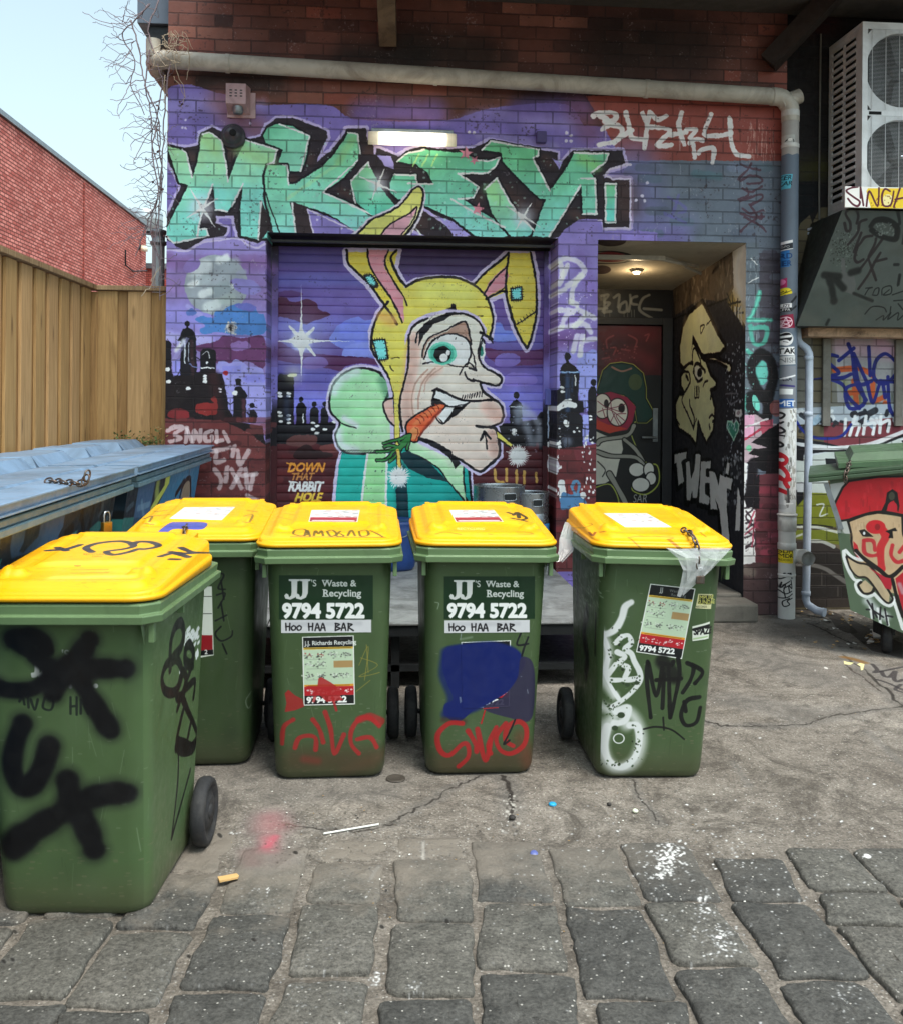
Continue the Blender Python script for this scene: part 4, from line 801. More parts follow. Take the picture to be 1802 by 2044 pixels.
L([(1180,868),(1192,915),(1240,955),(1285,985),(1302,1040),(1285,1085),(1225,1108),(1160,1103)],13);L([(1225,1108),(1262,1120),(1278,1190),(1280,1255),(1230,1308),(1172,1345),(1100,1300),(1000,1245),(900,1190),(840,1168)],15)
c.stroke([(1220,1000),(1270,1050)],70,'#b98d80',soft=0.9,op=0.6);c.stroke([(1240,1150),(1255,1240)],50,'#a87f74',soft=0.9,op=0.6)
c.poly([(1030,1250),(1075,1300),(1045,1330),(1020,1280)],INK);c.poly([(850,1160),(930,1180),(1030,1240),(1020,1280),(960,1230)],INK)
c.poly([(855,600),(880,560),(930,530),(1000,500),(1040,500),(985,540),(930,560),(880,620),(850,680)],INK)
L([(835,660),(850,600),(900,560),(985,530)],9)
c.poly([(875,740),(880,680),(920,630),(1000,600),(1085,545),(1110,570),(1130,660),(1120,680),(1050,620),(960,620),(900,660)],'#a58273',sm=True)
L([(870,735),(878,680),(915,628),(1000,590),(1085,545),(1112,575),(1130,665)],9)
c.poly([(895,700),(930,645),(1000,615),(1070,620),(1120,660),(1125,720),(1100,768),(1040,775),(960,765),(900,768)],'#e9eef4',sm=True);L([(880,745),(900,690),(930,645),(1000,612),(1070,618),(1118,655),(1128,720),(1108,775)],9);L([(875,770),(930,762),(1000,770),(1050,785),(1110,785)],7)
c.ell((978,715),75,62,'#5fc4aa');c.ell((975,718),62,52,'#2f9c86',op=0.7);c.ell((978,720),46,44,'#0d0d12');c.ell((985,738),22,22,'#f4f8ff');c.ell((1008,712),11,15,'#dfeaf6')
for x in(935,955,860,1048):L([(x,640),(x+3,632)],5)
L([(1085,790),(1120,765),(1150,800)],9);L([(1130,690),(1145,740),(1155,805)],7);L([(1085,790),(1070,830)],8);L([(1095,815),(1110,850),(1145,862),(1140,850)],10);L([(1120,792),(1155,806)],12)
c.poly([(1180,640),(1200,650),(1205,720),(1195,760),(1175,735)],'#dfeef0');c.ell((1185,705),10,26,'#1d7a6a');L([(1172,740),(1178,690),(1190,640),(1200,660)],9);L([(1180,605),(1240,640)],16);L([(1215,620),(1245,660)],8)
c.poly([(940,905),(990,920),(1060,960),(1130,970),(1110,990),(1060,1040),(975,1090),(940,1030),(920,985),(930,950)],'#120d10')
c.poly([(945,915),(990,930),(1060,965),(1120,975),(1080,998),(1020,1000),(960,960),(935,950)],'#eef2f4');c.poly([(1040,1005),(1020,1040),(985,1085),(950,1050),(940,1020),(990,1000)],'#eef2f4')
L([(925,985),(930,945),(945,905),(1000,925),(1060,958),(1140,970),(1250,962)],12);L([(1120,978),(1060,1020),(1030,1050),(978,1092),(945,1055),(940,1020)],9);L([(925,915),(950,900)],9);L([(990,1000),(1040,998),(1110,985)],7)
for k in range(9):x=1080+13*k;L([(x,958-k*1.5),(x+6,940-k*2.5)],5)
for k in range(5):x=1130+14*k;L([(x,955-k*6),(x+3,935-k*5)],5,sm=False)
CAR=[(990,985),(940,990),(880,1020),(830,1050),(790,1085),(785,1130),(810,1180),(845,1185),(860,1150),(900,1100),(940,1050),(985,1010)]
O(CAR,'#dd5a32',9);c.stroke([(960,1000),(880,1050),(830,1100)],22,'#f07a48',soft=0.8,op=0.7);c.stroke([(855,1150),(910,1085),(970,1020)],16,'#a5351f',soft=0.8,op=0.8);c.ell((830,1140),26,34,'#e8824a',0.4);
for k in range(6):x,y=850+20*k,1075-15*k;L([(x-12,y-14),(x+2,y-4),(x+12,y+14)],5,'#8a2a1a')
L([(835,1180),(850,1130),(835,1110)],5,'#8a2a1a')
LF='#2f7a3a'
for q in([(805,1150),(790,1180),(740,1215),(690,1235),(630,1240)],[(800,1160),(780,1200),(720,1240),(680,1280),(630,1285)],[(800,1150),(770,1165),(720,1180),(665,1195)],[(805,1155),(800,1190),(790,1225)],[(770,1200),(740,1250),(700,1290)],[(740,1215),(700,1205),(670,1215)],[(800,1160),(760,1190),(745,1180)]):
 L(q,22,INK);
for q in([(805,1150),(790,1180),(740,1215),(690,1235),(630,1240)],[(800,1160),(780,1200),(720,1240),(680,1280),(630,1285)],[(800,1150),(770,1165),(720,1180),(665,1195)],[(805,1155),(800,1190),(790,1225)],[(770,1200),(740,1250),(700,1290)],[(740,1215),(700,1205),(670,1215)],[(800,1160),(760,1190),(745,1180)]):
 L(q,11,LF)
L([(740,1235),(746,1300),(752,1320)],20,'#cdb24c');L([(733,1240),(738,1315)],5);L([(757,1240),(760,1315)],5)
L([(1215,1222),(1210,1180),(1200,1140)],9);L([(1180,1178),(1200,1132),(1232,1170)],12,sm=False)
def pom(x,y,r):
 for k in range(34):
  a=2*math.pi*k/34+rs2.uniform(-.05,.05);q=rs2.uniform(0.85,1.2)*r;c.stroke([(x,y),(x+q*math.cos(a),y+q*math.sin(a))],r*0.22,'#eef3f6',w2=3,sm=False)
 c.dot((x,y),r*0.75,'#f2f6f8',soft=0.3);c.dot((x+r*.2,y+r*.3),r*0.5,'#cbd6e0',soft=0.9,op=0.5)
pom(745,1375,56);c.poly([(1268,1130),(1350,1200),(1340,1215),(1268,1165)],'#dcc652');L([(1266,1125),(1350,1200)],8);L([(1268,1165),(1335,1215)],8);pom(1380,1260,56)
c.speck((600,1340,690,1350),6,2,4,'#0d2a30',3)
c.text('DOWN',(152,1345),46,'#e08a2c',bold=0.05,sx=0.86,shear=0.35,rot=0.0);c.text('THAT',(170,1390),38,'#b5763a',bold=0.045,sx=0.84,shear=0.3);c.text('RABBIT',(156,1450),50,'#eef0f4',bold=0.055,sx=0.77,shear=0.3);c.text('HOLE',(190,1505),46,'#dcae34',bold=0.055,sx=0.84,shear=0.35);c.ell((322,1497),6,6,'#d8a03a')
for x,y in((152,1302),(165,1398)):c.stroke([(x,y),(x+40,y+8)],8,'#e08a2c' if y<1350 else '#eef0f4')
for q in([(1255,1335),(1262,1395),(1300,1400)],[(1318,1330),(1318,1395)],[(1370,1340),(1372,1410)],[(1412,1345),(1412,1410)],[(1475,1355),(1478,1400)]):L(q,14,'#c9a04a',op=0.9)
c.warp(1.6,9,9);c.grade(0.87,1.22);c.mottle(0.07,30,12);c.chips('#2e2430',0.735,4,60,0.5)
# alcove right wall: the yellow face and TWEN
c=ALC.f(*FE_)
c.a[:]=col('#26262c')
c.poly([(1340,80),(1440,80),(1440,700),(1390,620),(1330,400)],'#a7a59f');c.stroke([(1400,120),(1370,300),(1400,480)],60,'#b9b6af',soft=0.8)
c.poly([(900,400),(1100,230),(1340,120),(1350,420),(1280,520),(1100,500),(920,620)],'#4b4036')
for k in range(120):x,y=rs2.uniform(920,1330),rs2.uniform(180,560);c.stroke([(x,y),(x+rs2.uniform(-14,14),y+rs2.uniform(20,90))],rs2.uniform(5,20),rs2.choice(['#3a2f26','#7a6a58','#544a3e','#5b4a3a','#2a2420','#8f8474']),soft=0.5,op=0.5)
c.stroke([(1340,520),(1400,640)],90,'#b59a48',soft=0.7,op=0.7)
tg(c,9,[(1300,460),(1330,540),(1300,600)],[(1310,540),(1400,520)],[(1340,480),(1350,620),(1400,560)],[(1330,600),(1420,600)],[(1380,500),(1370,640)],c='#1c1c1a',op=0.9)
for k in range(18):x=rs2.uniform(1290,1410);c.stroke([(x,560),(x+2,rs2.uniform(620,780))],7,'#cfcfc6',op=0.6)
c.poly([(900,640),(1040,580),(1290,510),(1420,700),(1420,2050),(900,2050)],'#26262c')
c.stroke([(900,650),(1050,590),(1300,500)],6,'#0e0e10',sm=False)
YF='#d3b788';
def OA(pts,fill,w=15,sm=False):c.poly(pts,fill,sm=sm);c.stroke(pts,w*1.25,'#0f0d0f',sm=sm,closed=True)
OA([(1120,515),(1165,600),(1230,740),(1285,830),(1290,860),(1245,905),(1130,920),(1150,960),(1180,1050),(1225,1100),(1222,1150),(1180,1170),(1200,1240),(1215,1300),(1210,1380),(1200,1470),(1150,1560),(1110,1470),(1090,1400),(1075,1575),(1030,1510),(950,1460),(925,1400),(920,1260),(950,1195),(985,1190),(960,1140),(960,1060),(985,1020),(955,980),(950,850),(975,700),(1020,600)],YF)
c.stroke([(1000,700),(980,900)],60,'#dcc08e',soft=0.9,op=0.5);c.stroke([(1100,600),(1200,780)],80,'#dfc595',soft=0.9,op=0.6)
OA([(1110,930),(1210,920),(1290,960),(1320,965),(1335,1000),(1325,1050),(1290,1030),(1300,1000),(1230,960),(1140,950)],'#d3b08c',12)
LA=lambda pts,w=10,cl='#0f0d0f':c.stroke(pts,w*1.2,cl)
c.poly([(1048,765),(1060,780),(1115,890),(1160,930),(1120,945),(1075,870),(1050,830),(1040,880)],'#0f0d0f')
LA([(1045,970),(1050,880),(1070,865),(1100,940),(1110,990)],8);LA([(980,1010),(1020,975),(1050,970)],12);LA([(1055,1040),(1065,985),(1090,975),(1140,1030)],12);c.poly([(1060,1000),(1090,990),(1125,1030),(1110,1090),(1075,1095)],'#d8c6a6');LA([(1060,1000),(1062,1060),(1090,1105),(1120,1085)],9);c.ell((1100,1040),18,34,'#0f0d0f')
LA([(985,1030),(1020,1040),(1030,1100),(1010,1150),(985,1190)],9);LA([(1000,1060),(1015,1090)],12);LA([(985,1190),(970,1250),(1010,1340),(1055,1450)],8);LA([(1025,1240),(1030,1290),(1060,1370),(1055,1440),(1075,1380)],8);LA([(1125,1140),(1140,1110),(1160,1100)],7);LA([(1185,1195),(1180,1235)],9)
for k in range(3):LA([(1065+12*k,1140),(1062+12*k,1215),(1075+10*k,1218),(1080+8*k,1145)],5)
LA([(1170,1370),(1190,1350),(1215,1370),(1195,1400)],9);LA([(1170,1420),(1175,1450)],10);LA([(1105,700),(1110,750),(1135,690),(1105,700)],5);LA([(1150,690),(1185,650)],5);LA([(925,1380),(950,1420)],7)
def GL(pts):c.stroke(pts,26,'#08080a',sm=False,closed=True)
TW=([(915,1640),(1005,1620),(1000,1670),(965,1690),(985,1840),(945,1870),(930,1700),(915,1710)],[(1000,1700),(1025,1690),(1035,1820),(1060,1760),(1072,1640),(1105,1640),(1100,1780),(1080,1960),(1050,1960),(1045,1900),(1030,1980),(1005,1975)],[(1110,1690),(1180,1690),(1180,1740),(1145,1745),(1145,1800),(1180,1810),(1175,1850),(1140,1850),(1140,1930),(1175,1960),(1165,2010),(1095,1990)],[(1170,1760),(1210,1770),(1240,1870),(1250,1790),(1340,1820),(1330,1900),(1300,1890),(1300,2044),(1330,2400),(1270,2300),(1245,2044),(1215,1960),(1230,2044),(1180,2044)],[(1300,1700),(1320,1700),(1310,1790),(1290,1780)])
for q in TW:GL([(x-12,y+18)for x,y in q])
for q in TW:GL(q)
for q in TW:c.poly(q,'#dcd6ce',grad=('#dfe2e6',(1000,1650),(1250,2100)))
c.poly([(1380,1880),(1400,1960),(1395,2200),(1360,2200)],'#c9ccd2');
c.stroke([(1350,1530),(1300,1440),(1305,1400),(1335,1400),(1348,1425),(1370,1395),(1388,1420),(1380,1470),(1350,1530)],10,'#8ab8a4',sm=False);c.poly([(1350,1525),(1305,1440),(1310,1405),(1335,1405),(1348,1430),(1370,1400),(1384,1425),(1375,1470)],'#2f7a66')
c.poly([(1362,1310),(1410,1310),(1408,1365),(1362,1365)],'#cfccd0');c.ell((1385,1335),15,17,'#8a7a80')
c.speck((1290,800,1420,1700),150,2,7,'#aeb6c2',8,0.8);c.speck((1270,1650,1420,2000),60,4,12,'#9aa0a8',9,0.6)
tg(c,7,[(1290,1200),(1380,1190)],[(1300,1230),(1330,1270),(1390,1230)],[(1340,1180),(1320,1290)],c='#6a6a74',op=0.7)
# ceiling of the doorway
c=CEI;c.a[:]=col('#b0a898');c.f(*FE_)
c.ell((450,172),140,24,'#8a2f33');c.stroke([(330,172),(590,172)],4,'#1a1416');c.stroke([(320,150),(450,146),(560,158),(590,176),(560,196),(450,202),(320,200)],8,'#201418');c.ell((450,100),110,24,'#3a2c30');c.ell((380,230),70,20,'#4b3c3c')
c.stroke([(450,310),(700,310)],30,'#b0a592',soft=0.8,op=0.6)
# back wall and door
c=DOR.f(*FE_)
c.a[:]=col('#17171a')
tg(c,20,[(380,475),(430,470),(400,520),(440,530),(390,590),(450,590)],[(400,480),(400,600)],[(470,490),(510,470),(500,560)],[(520,540),(560,520),(560,590),(510,590),(520,540)],[(590,470),(600,530),(640,540)],[(640,480),(600,500),(580,590)],[(730,470),(680,500),(660,580),(750,640)],[(690,570),(820,580)],[(350,570),(420,570)],c='#84847e',op=0.75,soft=0.35)
for x in(400,440,545,570,600,620):c.stroke([(x,580),(x+1,635)],6,'#77776f',op=0.6)
c.poly([(345,690),(830,690),(830,1060),(345,1060)],'#3a1116');c.stroke([(400,760),(560,720),(740,760)],110,'#541820',soft=0.9,op=0.7);c.stroke([(450,980),(600,900),(720,960)],90,'#5c1c22',soft=0.9,op=0.6)
tg(c,12,[(415,860),(410,800),(460,770)],[(570,765),(630,800),(620,850)],[(440,860),(480,860),(460,910)],[(520,870),(580,880)],[(690,770),(720,760),(700,810)],[(380,940),(430,930)],c='#7a3a3c',op=0.7)
c.speck((380,830,640,960),30,3,8,'#8a4a48',2,0.6)
c.poly([(345,1060),(830,1060),(830,2300),(345,2300)],'#17181a')
HAT=[(345,1180),(390,1030),(440,985),(520,975),(600,990),(670,1050),(690,1150),(690,1230),(740,1320),(745,1360),(700,1400),(640,1400),(620,1270),(540,1200),(440,1180),(345,1200)]
c.stroke(HAT,26,'#8a8f3a',sm=False,closed=True);c.stroke(HAT,16,'#0c1210',sm=False,closed=True);c.poly(HAT,'#14302b');c.ell((620,1110),50,60,'#4a5030',op=0.7);c.stroke([(450,1000),(520,1030),(590,1010)],14,'#7a5a50')
c.poly([(330,1200),(440,1180),(560,1220),(625,1290),(600,1400),(560,1460),(430,1480),(330,1440)],'#7c2038');c.poly([(330,1380),(420,1420),(520,1440),(560,1450),(430,1485),(330,1450)],'#a03224')
for q in((380,1285,62,88),(490,1330,72,98)):c.ell(q[:2],q[2]+8,q[3]+8,'#1a0c12');c.ell(q[:2],q[2],q[3],'#cbb3ac')
c.ell((408,1268),17,32,'#17090e');c.ell((520,1300),24,34,'#17090e')
for q in([(345,1250),(430,1300),(550,1270)],[(345,1330),(430,1310),(540,1390)],[(440,1240),(450,1320),(500,1425)],[(430,1300),(520,1330)],[(470,1340),(440,1400)],[(380,1300),(400,1370)],[(550,1340),(480,1350),(520,1420)]):c.stroke(q,5,'#5a2230')
def bone(q,w):c.stroke(q,w+14,'#0c0c0c');c.stroke(q,w,'#7f7f78')
c.stroke([(620,1400),(590,1490),(690,1690),(780,1720),(790,1850),(700,1930),(600,1900),(610,1830)],9,'#8a9440')
c.poly([(335,1470),(400,1500),(520,1530),(530,1600),(500,1700),(480,1800),(400,1850),(330,1860)],'#a8a8a0');bone([(345,1560),(380,1530),(560,1500),(610,1430)],26);bone([(540,1530),(620,1600),(680,1690)],24);bone([(345,1620),(440,1650),(620,1660),(690,1730)],26);bone([(430,1780),(500,1900),(560,2020),(620,2200)],36)
for x,y,a,b_ in((630,1750,55,48),(720,1750,36,50),(735,1815,36,44),(660,1860,62,50)):c.ell((x,y),a+8,b_+8,'#0c0c0c');c.ell((x,y),a,b_,'#b5b5b0')
c.stroke([(330,1880),(440,1860),(500,1990),(440,2044)],9,'#8a9440');c.stroke([(345,1690),(400,1750),(380,1800)],8,'#161616');c.text('SAR',(600,1990),60,'#8f8f8c',shear=0.2,sx=0.7)
c.grade(1.0,1.35);ALC.warp(1.6,6,3);ALC.grade(0.84,1.38)
# tan rear wall on the right
c=REC.f(*FF_)
c.a[:]=col('#6b604a');_n=vnoise(c.H,c.W,40,21,3)[...,None];c.a=(c.a*(0.75+0.5*_n)).astype(np.float32)
c.f(0,0,1);c.poly([(1900,-600),(2700,-600),(2700,480),(2060,520),(2040,560),(2015,480),(1900,470)],'#211c1d');c.stroke([(2020,60),(2080,60)],60,'#3a1012',soft=0.9,op=0.7);c.stroke([(2025,430),(2060,420)],60,'#44421c',soft=0.9,op=0.8);c.poly([(1990,455),(2060,455),(2055,520),(2010,560),(1980,640)],'#15171a')
c.f(*FF_)
c.poly([(440,1130),(1300,1130),(1300,1700),(440,1700)],'#7d7a72');c.poly([(560,1150),(700,1150),(700,1640),(560,1640)],'#6f6552');c.poly([(720,1170),(1170,1170),(1160,1640),(740,1640)],'#a8a6aa')
for q in(((760,1230),(1100,1260),120,'#c5a3b8'),((1050,1200),(1180,1300),90,'#caa0bb'),((780,1500),(900,1620),80,'#8a9068'),((760,1400),(850,1420),70,'#b0aeb4'),((950,1560),(1150,1600),60,'#9aa39a')):c.stroke(q[:2],q[2],q[3],soft=0.8,op=0.8,sm=False)
tg(c,40,[(720,1400),(900,1390),(1000,1440)],[(860,1480),(880,1640)],[(1000,1500),(1000,1620),(1080,1600)],[(1090,1640),(1060,1780),(1020,1830)],[(820,1570),(900,1560)],c='#d2592a',op=0.9,soft=0.2)
c.poly([(440,1680),(1300,1640),(1300,1800),(440,1800)],'#b9c3cf')
c.poly([(640,1790),(1300,1740),(1300,1960),(640,1960)],'#7f3a44')
for k in range(30):x=rs2.uniform(450,1260);y=rs2.uniform(1690,1800);c.stroke([(x,y),(x+rs2.uniform(-60,60),y+rs2.uniform(-30,60))],rs2.uniform(20,50),rs2.choice(['#1b1d26','#dfe9f2','#a9c4da','#e9eef4','#262a33']),op=0.9)
tg(c,24,[(800,1760),(790,1880)],[(870,1740),(830,1880)],[(830,1820),(900,1800),(880,1880)],[(950,1740),(930,1870)],[(930,1810),(1010,1790),(1000,1870)],[(1060,1730),(1050,1860)],[(1050,1800),(1120,1770),(1110,1850)],[(1150,1700),(1170,1800),(1230,1700)],[(620,1740),(700,1700)],c='#eef3f8',op=0.95,soft=0.05)
c.poly([(440,1900),(640,1930),(800,1970),(1000,1960),(1300,1840),(1300,2100),(440,2100)],'#1a1c22');tg(c,30,[(440,1945),(600,1960),(800,1985),(1000,1975),(1300,1870)],c='#e6ecf2');tg(c,22,[(440,2040),(700,2010),(1000,2020),(1250,1950)],c='#dfe6ee')
BLU_='#20277f'
tg(c,27,[(740,1300),(690,1290),(650,1320),(700,1370),(750,1420),(690,1440),(640,1420)],[(820,1210),(850,1300),(870,1480),(950,1620)],[(750,1330),(860,1240)],[(640,1440),(760,1460),(840,1430)],[(870,1330),(900,1500),(990,1480)],[(860,1280),(960,1500)],[(970,1230),(980,1440)],[(1160,1330),(1090,1280),(1020,1340),(1010,1460),(1090,1500),(1170,1430)],[(700,1470),(780,1510),(820,1600),(900,1680)],[(900,1500),(800,1540),(830,1680),(940,1640),(900,1500)],[(960,1500),(1000,1640),(1060,1480),(1090,1600)],[(1110,1450),(1120,1660),(1150,1730)],[(1050,1480),(1230,1490)],c=BLU_,op=0.95,soft=0.08)
tg(c,20,[(440,1780),(500,1860),(600,1900),(760,1890),(840,1800)],c='#1d2d92',op=0.95);tg(c,14,[(520,1475),(700,1450)],c=BLU_,op=0.8)
c.f(1960,1060,5.678)
c.poly([(200,540),(900,380),(1700,240),(1749,300),(1749,560),(640,520),(700,1040),(200,1040)],'#c9d2cf');c.poly([(220,330),(330,360),(330,560),(220,540)],'#17151c');tg(c,60,[(430,370),(900,370),(1300,310),(1749,140)],c='#eef2f6');tg(c,30,[(430,410),(900,410),(1300,360),(1749,200)],c='#14151a')
c.poly([(200,1000),(750,1020),(800,1500),(200,1500)],'#7f8628');c.poly([(200,1540),(860,1540),(900,1760),(200,1660)],'#767f2b');tg(c,44,[(200,1490),(500,1500),(760,1560),(900,1600)],c='#e6ebe6');tg(c,20,[(200,1470),(500,1470),(740,1500)],c='#17181c')
c.poly([(200,1000),(330,880),(330,1100),(240,1200)],'#15151b');c.poly([(220,870),(330,850),(330,1000),(240,1000)],'#c9cdd2');tg(c,22,[(520,1180),(620,1180),(560,1340),(670,1310)],c='#dfe6e8')
c.poly([(200,1700),(430,1690),(700,1740),(900,1850),(900,2100),(200,2100)],'#3a3331');tg(c,50,[(430,1700),(600,1710),(760,1780)],c='#c9ccc9',op=0.9);tg(c,30,[(210,1640),(320,1600)],c='#c9ccc9')
c.f(1960,1380,5.678)
c.poly([(200,60),(920,60),(1000,830),(200,830)],'#2a2523');tg(c,60,[(200,210),(430,220),(640,280),(780,370),(940,470)],c='#7d7a76',op=0.85,soft=0.3)
for q in([(430,520),(960,520)],[(590,330),(590,510)],[(820,530),(820,670)],[(430,350),(900,360)],[(200,700),(960,690)]):c.stroke(q,10,'#6d6660',sm=False,op=0.8)
c.poly([(200,700),(1000,680),(1000,830),(200,830)],'#3a322d')
# downpipe wraps
c=PIP.f(*FF_)
c.a[:]=col('#64707f')
c.f(*FG_);c.poly([(1100,560),(1260,560),(1260,850),(1220,845),(1190,855),(1170,845),(1100,858)],'#a8a4a0');c.poly([(1150,742),(1205,742),(1205,805),(1150,805)],'#b9bab6');c.stroke([(1160,775),(1180,760),(1198,778),(1185,795),(1165,795)],5,'#3a3a3a');c.ell((1180,768),12,9,'#e8e8e4');c.stroke([(1160,800),(1200,798)],5,'#44423f')
c.text('KNG',(1150,632),15,'#2d2620',shear=0.3)
c.poly([(1110,955),(1192,962),(1180,1040),(1110,1040)],'#58b7cf');c.text('SER',(1136,990),24,'#14222b',bold=0.015,sx=0.9,shear=0.2);c.text('EAR',(1132,1022),24,'#14222b',bold=0.015,sx=0.9,shear=0.2)
c.poly([(1110,1340),(1192,1325),(1192,1340),(1110,1356)],'#e8e8ea');c.poly([(1110,1358),(1192,1342),(1192,1372),(1110,1380)],'#22262e');c.text('DESPO',(1124,1368),13,'#cfd2d6',sx=0.9);c.stroke([(1110,1385),(1192,1374)],4,'#e8e8ea')
c.f(*FF_)
c.poly([(315,520),(390,520),(390,640),(315,640)],'#2b6fb0');c.text('RD',(335,578),38,'#123c70',bold=0.03);c.text('TER',(322,632),38,'#123c70',bold=0.03,sx=0.85)
c.poly([(310,740),(375,720),(375,790),(310,800)],'#a52a5e');c.ell((340,750),28,24,'#d77aa8')
c.ell((368,832),40,38,'#e3cf2e');c.stroke([(335,845),(402,815)],4,'#1a1a1a');c.text('AA',(348,830),16,'#1a1a1a');c.text('T',(356,858),14,'#1a1a1a')
c.poly([(300,860),(440,830),(440,1080),(300,1080)],'#5a5f68');c.stroke([(405,900),(440,860)],16,'#22252c');c.stroke([(400,960),(440,930)],14,'#2a2d34')
c.poly([(310,915),(405,908),(405,965),(310,972)],'#e4e4e6');c.text('SEUZE',(316,938),22,'#33353b',sx=0.85,bold=0.02);c.poly([(310,945),(405,940),(405,968),(310,972)],'#17181c');c.text('KAFPA',(316,964),18,'#e8e8ea',bold=0.02)
c.poly([(310,1000),(415,988),(430,1090),(318,1092)],'#8a2140');
c.stroke([(368+40*math.cos(a),1048+38*math.sin(a))for a in np.linspace(0,6.28,24)],7,'#e9c6d2');c.stroke([(368+38*math.cos(-math.pi/2+k*4*math.pi/5),1048+36*math.sin(-math.pi/2+k*4*math.pi/5))for k in range(6)],6,'#e9c6d2',sm=False)
c.ell((370,1170),46,50,'#e2e2e4');c.ell((372,1158),36,34,'#16171a');c.poly([(335,1150),(405,1140),(405,1158),(335,1166)],'#dfe0e2');c.ell((365,1196),26,20,'#e8e8ea');c.stroke([(355,1190),(380,1196)],4,'#16171a')
c.poly([(300,1232),(425,1228),(425,1290),(300,1290)],'#ededee');c.text('STAK',(303,1278),38,'#17181b',bold=0.04,sx=0.95)
c.poly([(330,1300),(432,1290),(435,1356),(335,1362)],'#c3c5c7');c.text('NISH',(335,1345),36,'#6f7276',bold=0.01,sx=0.9)
c.poly([(300,1370),(440,1370),(440,1700),(300,1700)],'#7b7f88');c.text('ASA',(330,1480),30,'#2a2c36',bold=0.02);c.stroke([(320,1470),(430,1440)],12,'#dfe0e4');c.stroke([(330,1510),(425,1520)],14,'#3c3570')
c.poly([(312,1535),(415,1540),(412,1580),(312,1578)],'#dfe2e2');c.poly([(315,1612),(420,1612),(418,1675),(318,1675)],'#2a62b0');c.text('MET',(322,1665),40,'#e8ecf2',bold=0.03)
c.poly([(290,1690),(450,1680),(450,2400),(290,2400)],'#d9d9da')
for k in range(60):x,y=rs2.uniform(380,440),rs2.uniform(1690,2044);c.stroke([(x,y),(x+rs2.uniform(-8,8),y+rs2.uniform(8,40))],rs2.uniform(3,12),rs2.choice(['#8f8a82','#4c4a48','#eceded','#a8a49c']),op=0.7)
tg(c,13,[(335,1710),(360,1730),(335,1760),(335,1700)],[(340,1790),(365,1800),(340,1830),(335,1795)],[(360,1850),(330,1870),(360,1895),(335,1915)],[(335,1930),(360,1940)],[(340,1960),(370,1980),(340,2000)],[(345,2020),(365,2040)],c='#15151a')
c.f(1960,1060,5.678)
c.poly([(-60,0),(240,0),(240,1300),(-60,1300)],'#cfcfcf')
for k in range(120):x,y=rs2.uniform(60,220),rs2.uniform(0,1150);c.stroke([(x,y),(x+rs2.uniform(-12,12),y+rs2.uniform(20,110))],rs2.uniform(6,34),rs2.choice(['#8f8a82','#5d5b58','#e6e6e6','#a8a49c','#dcdcdc']),op=0.6)
tg(c,24,[(20,60),(75,130),(15,180),(70,200)],[(60,0),(20,40)],[(10,260),(60,330),(20,370)],c='#17171c')
tg(c,56,[(20,460),(90,530),(60,600),(-10,600),(40,640),(110,760),(80,860),(110,930)],[(20,470),(10,640)],[(0,760),(60,830),(130,820)],[(0,960),(90,1010)],c='#b81d2a',op=0.95);c.ell((50,545),22,26,'#d9d9d9')
c.stroke([(110,960),(120,1140)],30,'#4a4648',soft=0.4);c.stroke([(90,1170),(180,1165)],16,'#eeeeee');c.ell((50,1220),46,36,'#b9b9b9')
c.poly([(-60,1290),(240,1290),(240,3400),(-60,3400)],'#cccbc7')
c.poly([(-5,1800),(185,1800),(185,2020),(-5,2020)],'#e2c92c');c.text('SDM',(10,1875),54,'#17171a',bold=0.02,sx=1.12);c.text('MDR',(8,1940),54,'#17171a',bold=0.02,sx=1.05);c.text('ADIDERO',(12,1990),30,'#6f6a1c',sx=0.8,bold=0.02)
c.f(1960,1380,5.678)
tg(c,15,[(60,350),(75,345)],[(110,345),(150,350),(165,420)],[(20,440),(140,360),(150,340)],[(40,480),(30,560),(80,500),(60,590)],[(50,520),(130,460)],[(60,560),(150,500)],[(150,440),(165,560),(120,520),(130,620)],[(20,600),(80,640),(160,600)],[(60,600),(80,700)],[(20,710),(100,690),(170,640)],[(130,700),(50,750),(60,820),(130,790),(100,740),(170,700)],c='#17171a')
# board, hood
c=BRD.f(1940,480,5.378)
c.a[:]=col('#f1efec');c.poly([(1290,-40),(1764,-40),(1900,230),(1330,230),(1270,0)],'#ecc92f');c.ell((1560,120),70,80,'#f4ecc0',op=0.8)
c.speck((1330,60,1700,220),30,4,14,'#7a4a1c',3,0.8)
tg(c,26,[(1150,-60),(1050,-40),(1000,0),(1100,80),(1180,140),(1150,200),(1080,170),(1020,100)],[(1190,-50),(1230,190)],[(1190,-40),(1190,90)],[(1270,200),(1310,0),(1420,200),(1440,-40)],[(1590,0),(1520,-30),(1480,60),(1500,190),(1600,180),(1640,0)],[(1730,-60),(1640,210)],[(1660,110),(1760,90)],c='#571c2c',op=0.97,soft=0.05)
tg(c,26,[(1820,-40),(1860,200),(1900,40)],c='#571c2c')
c=HOD.f(1940,480,5.378)
c.a[:]=col('#4d5450')
for k in range(26):x,y=rs2.uniform(400,1900),rs2.uniform(300,1800);c.stroke([(x,y),(x+rs2.uniform(-200,200),y+rs2.uniform(-100,200))],rs2.uniform(80,220),rs2.choice(['#454c48','#59605b','#515a55','#474a46','#5b5d56']),soft=0.9,op=0.5)
for k in range(240):x,y=rs2.gauss(960,90),rs2.gauss(760,110);c.dot((x,y),rs2.uniform(3,12),rs2.choice(['#20241f','#6d7a72','#262b27']),op=0.7)
c.poly([(930,900),(980,900),(990,1100),(1100,1120),(1130,1260),(1100,1400),(960,1350),(930,1120)],'#5b5c5b',op=0.8)
_bk='#241d1f'
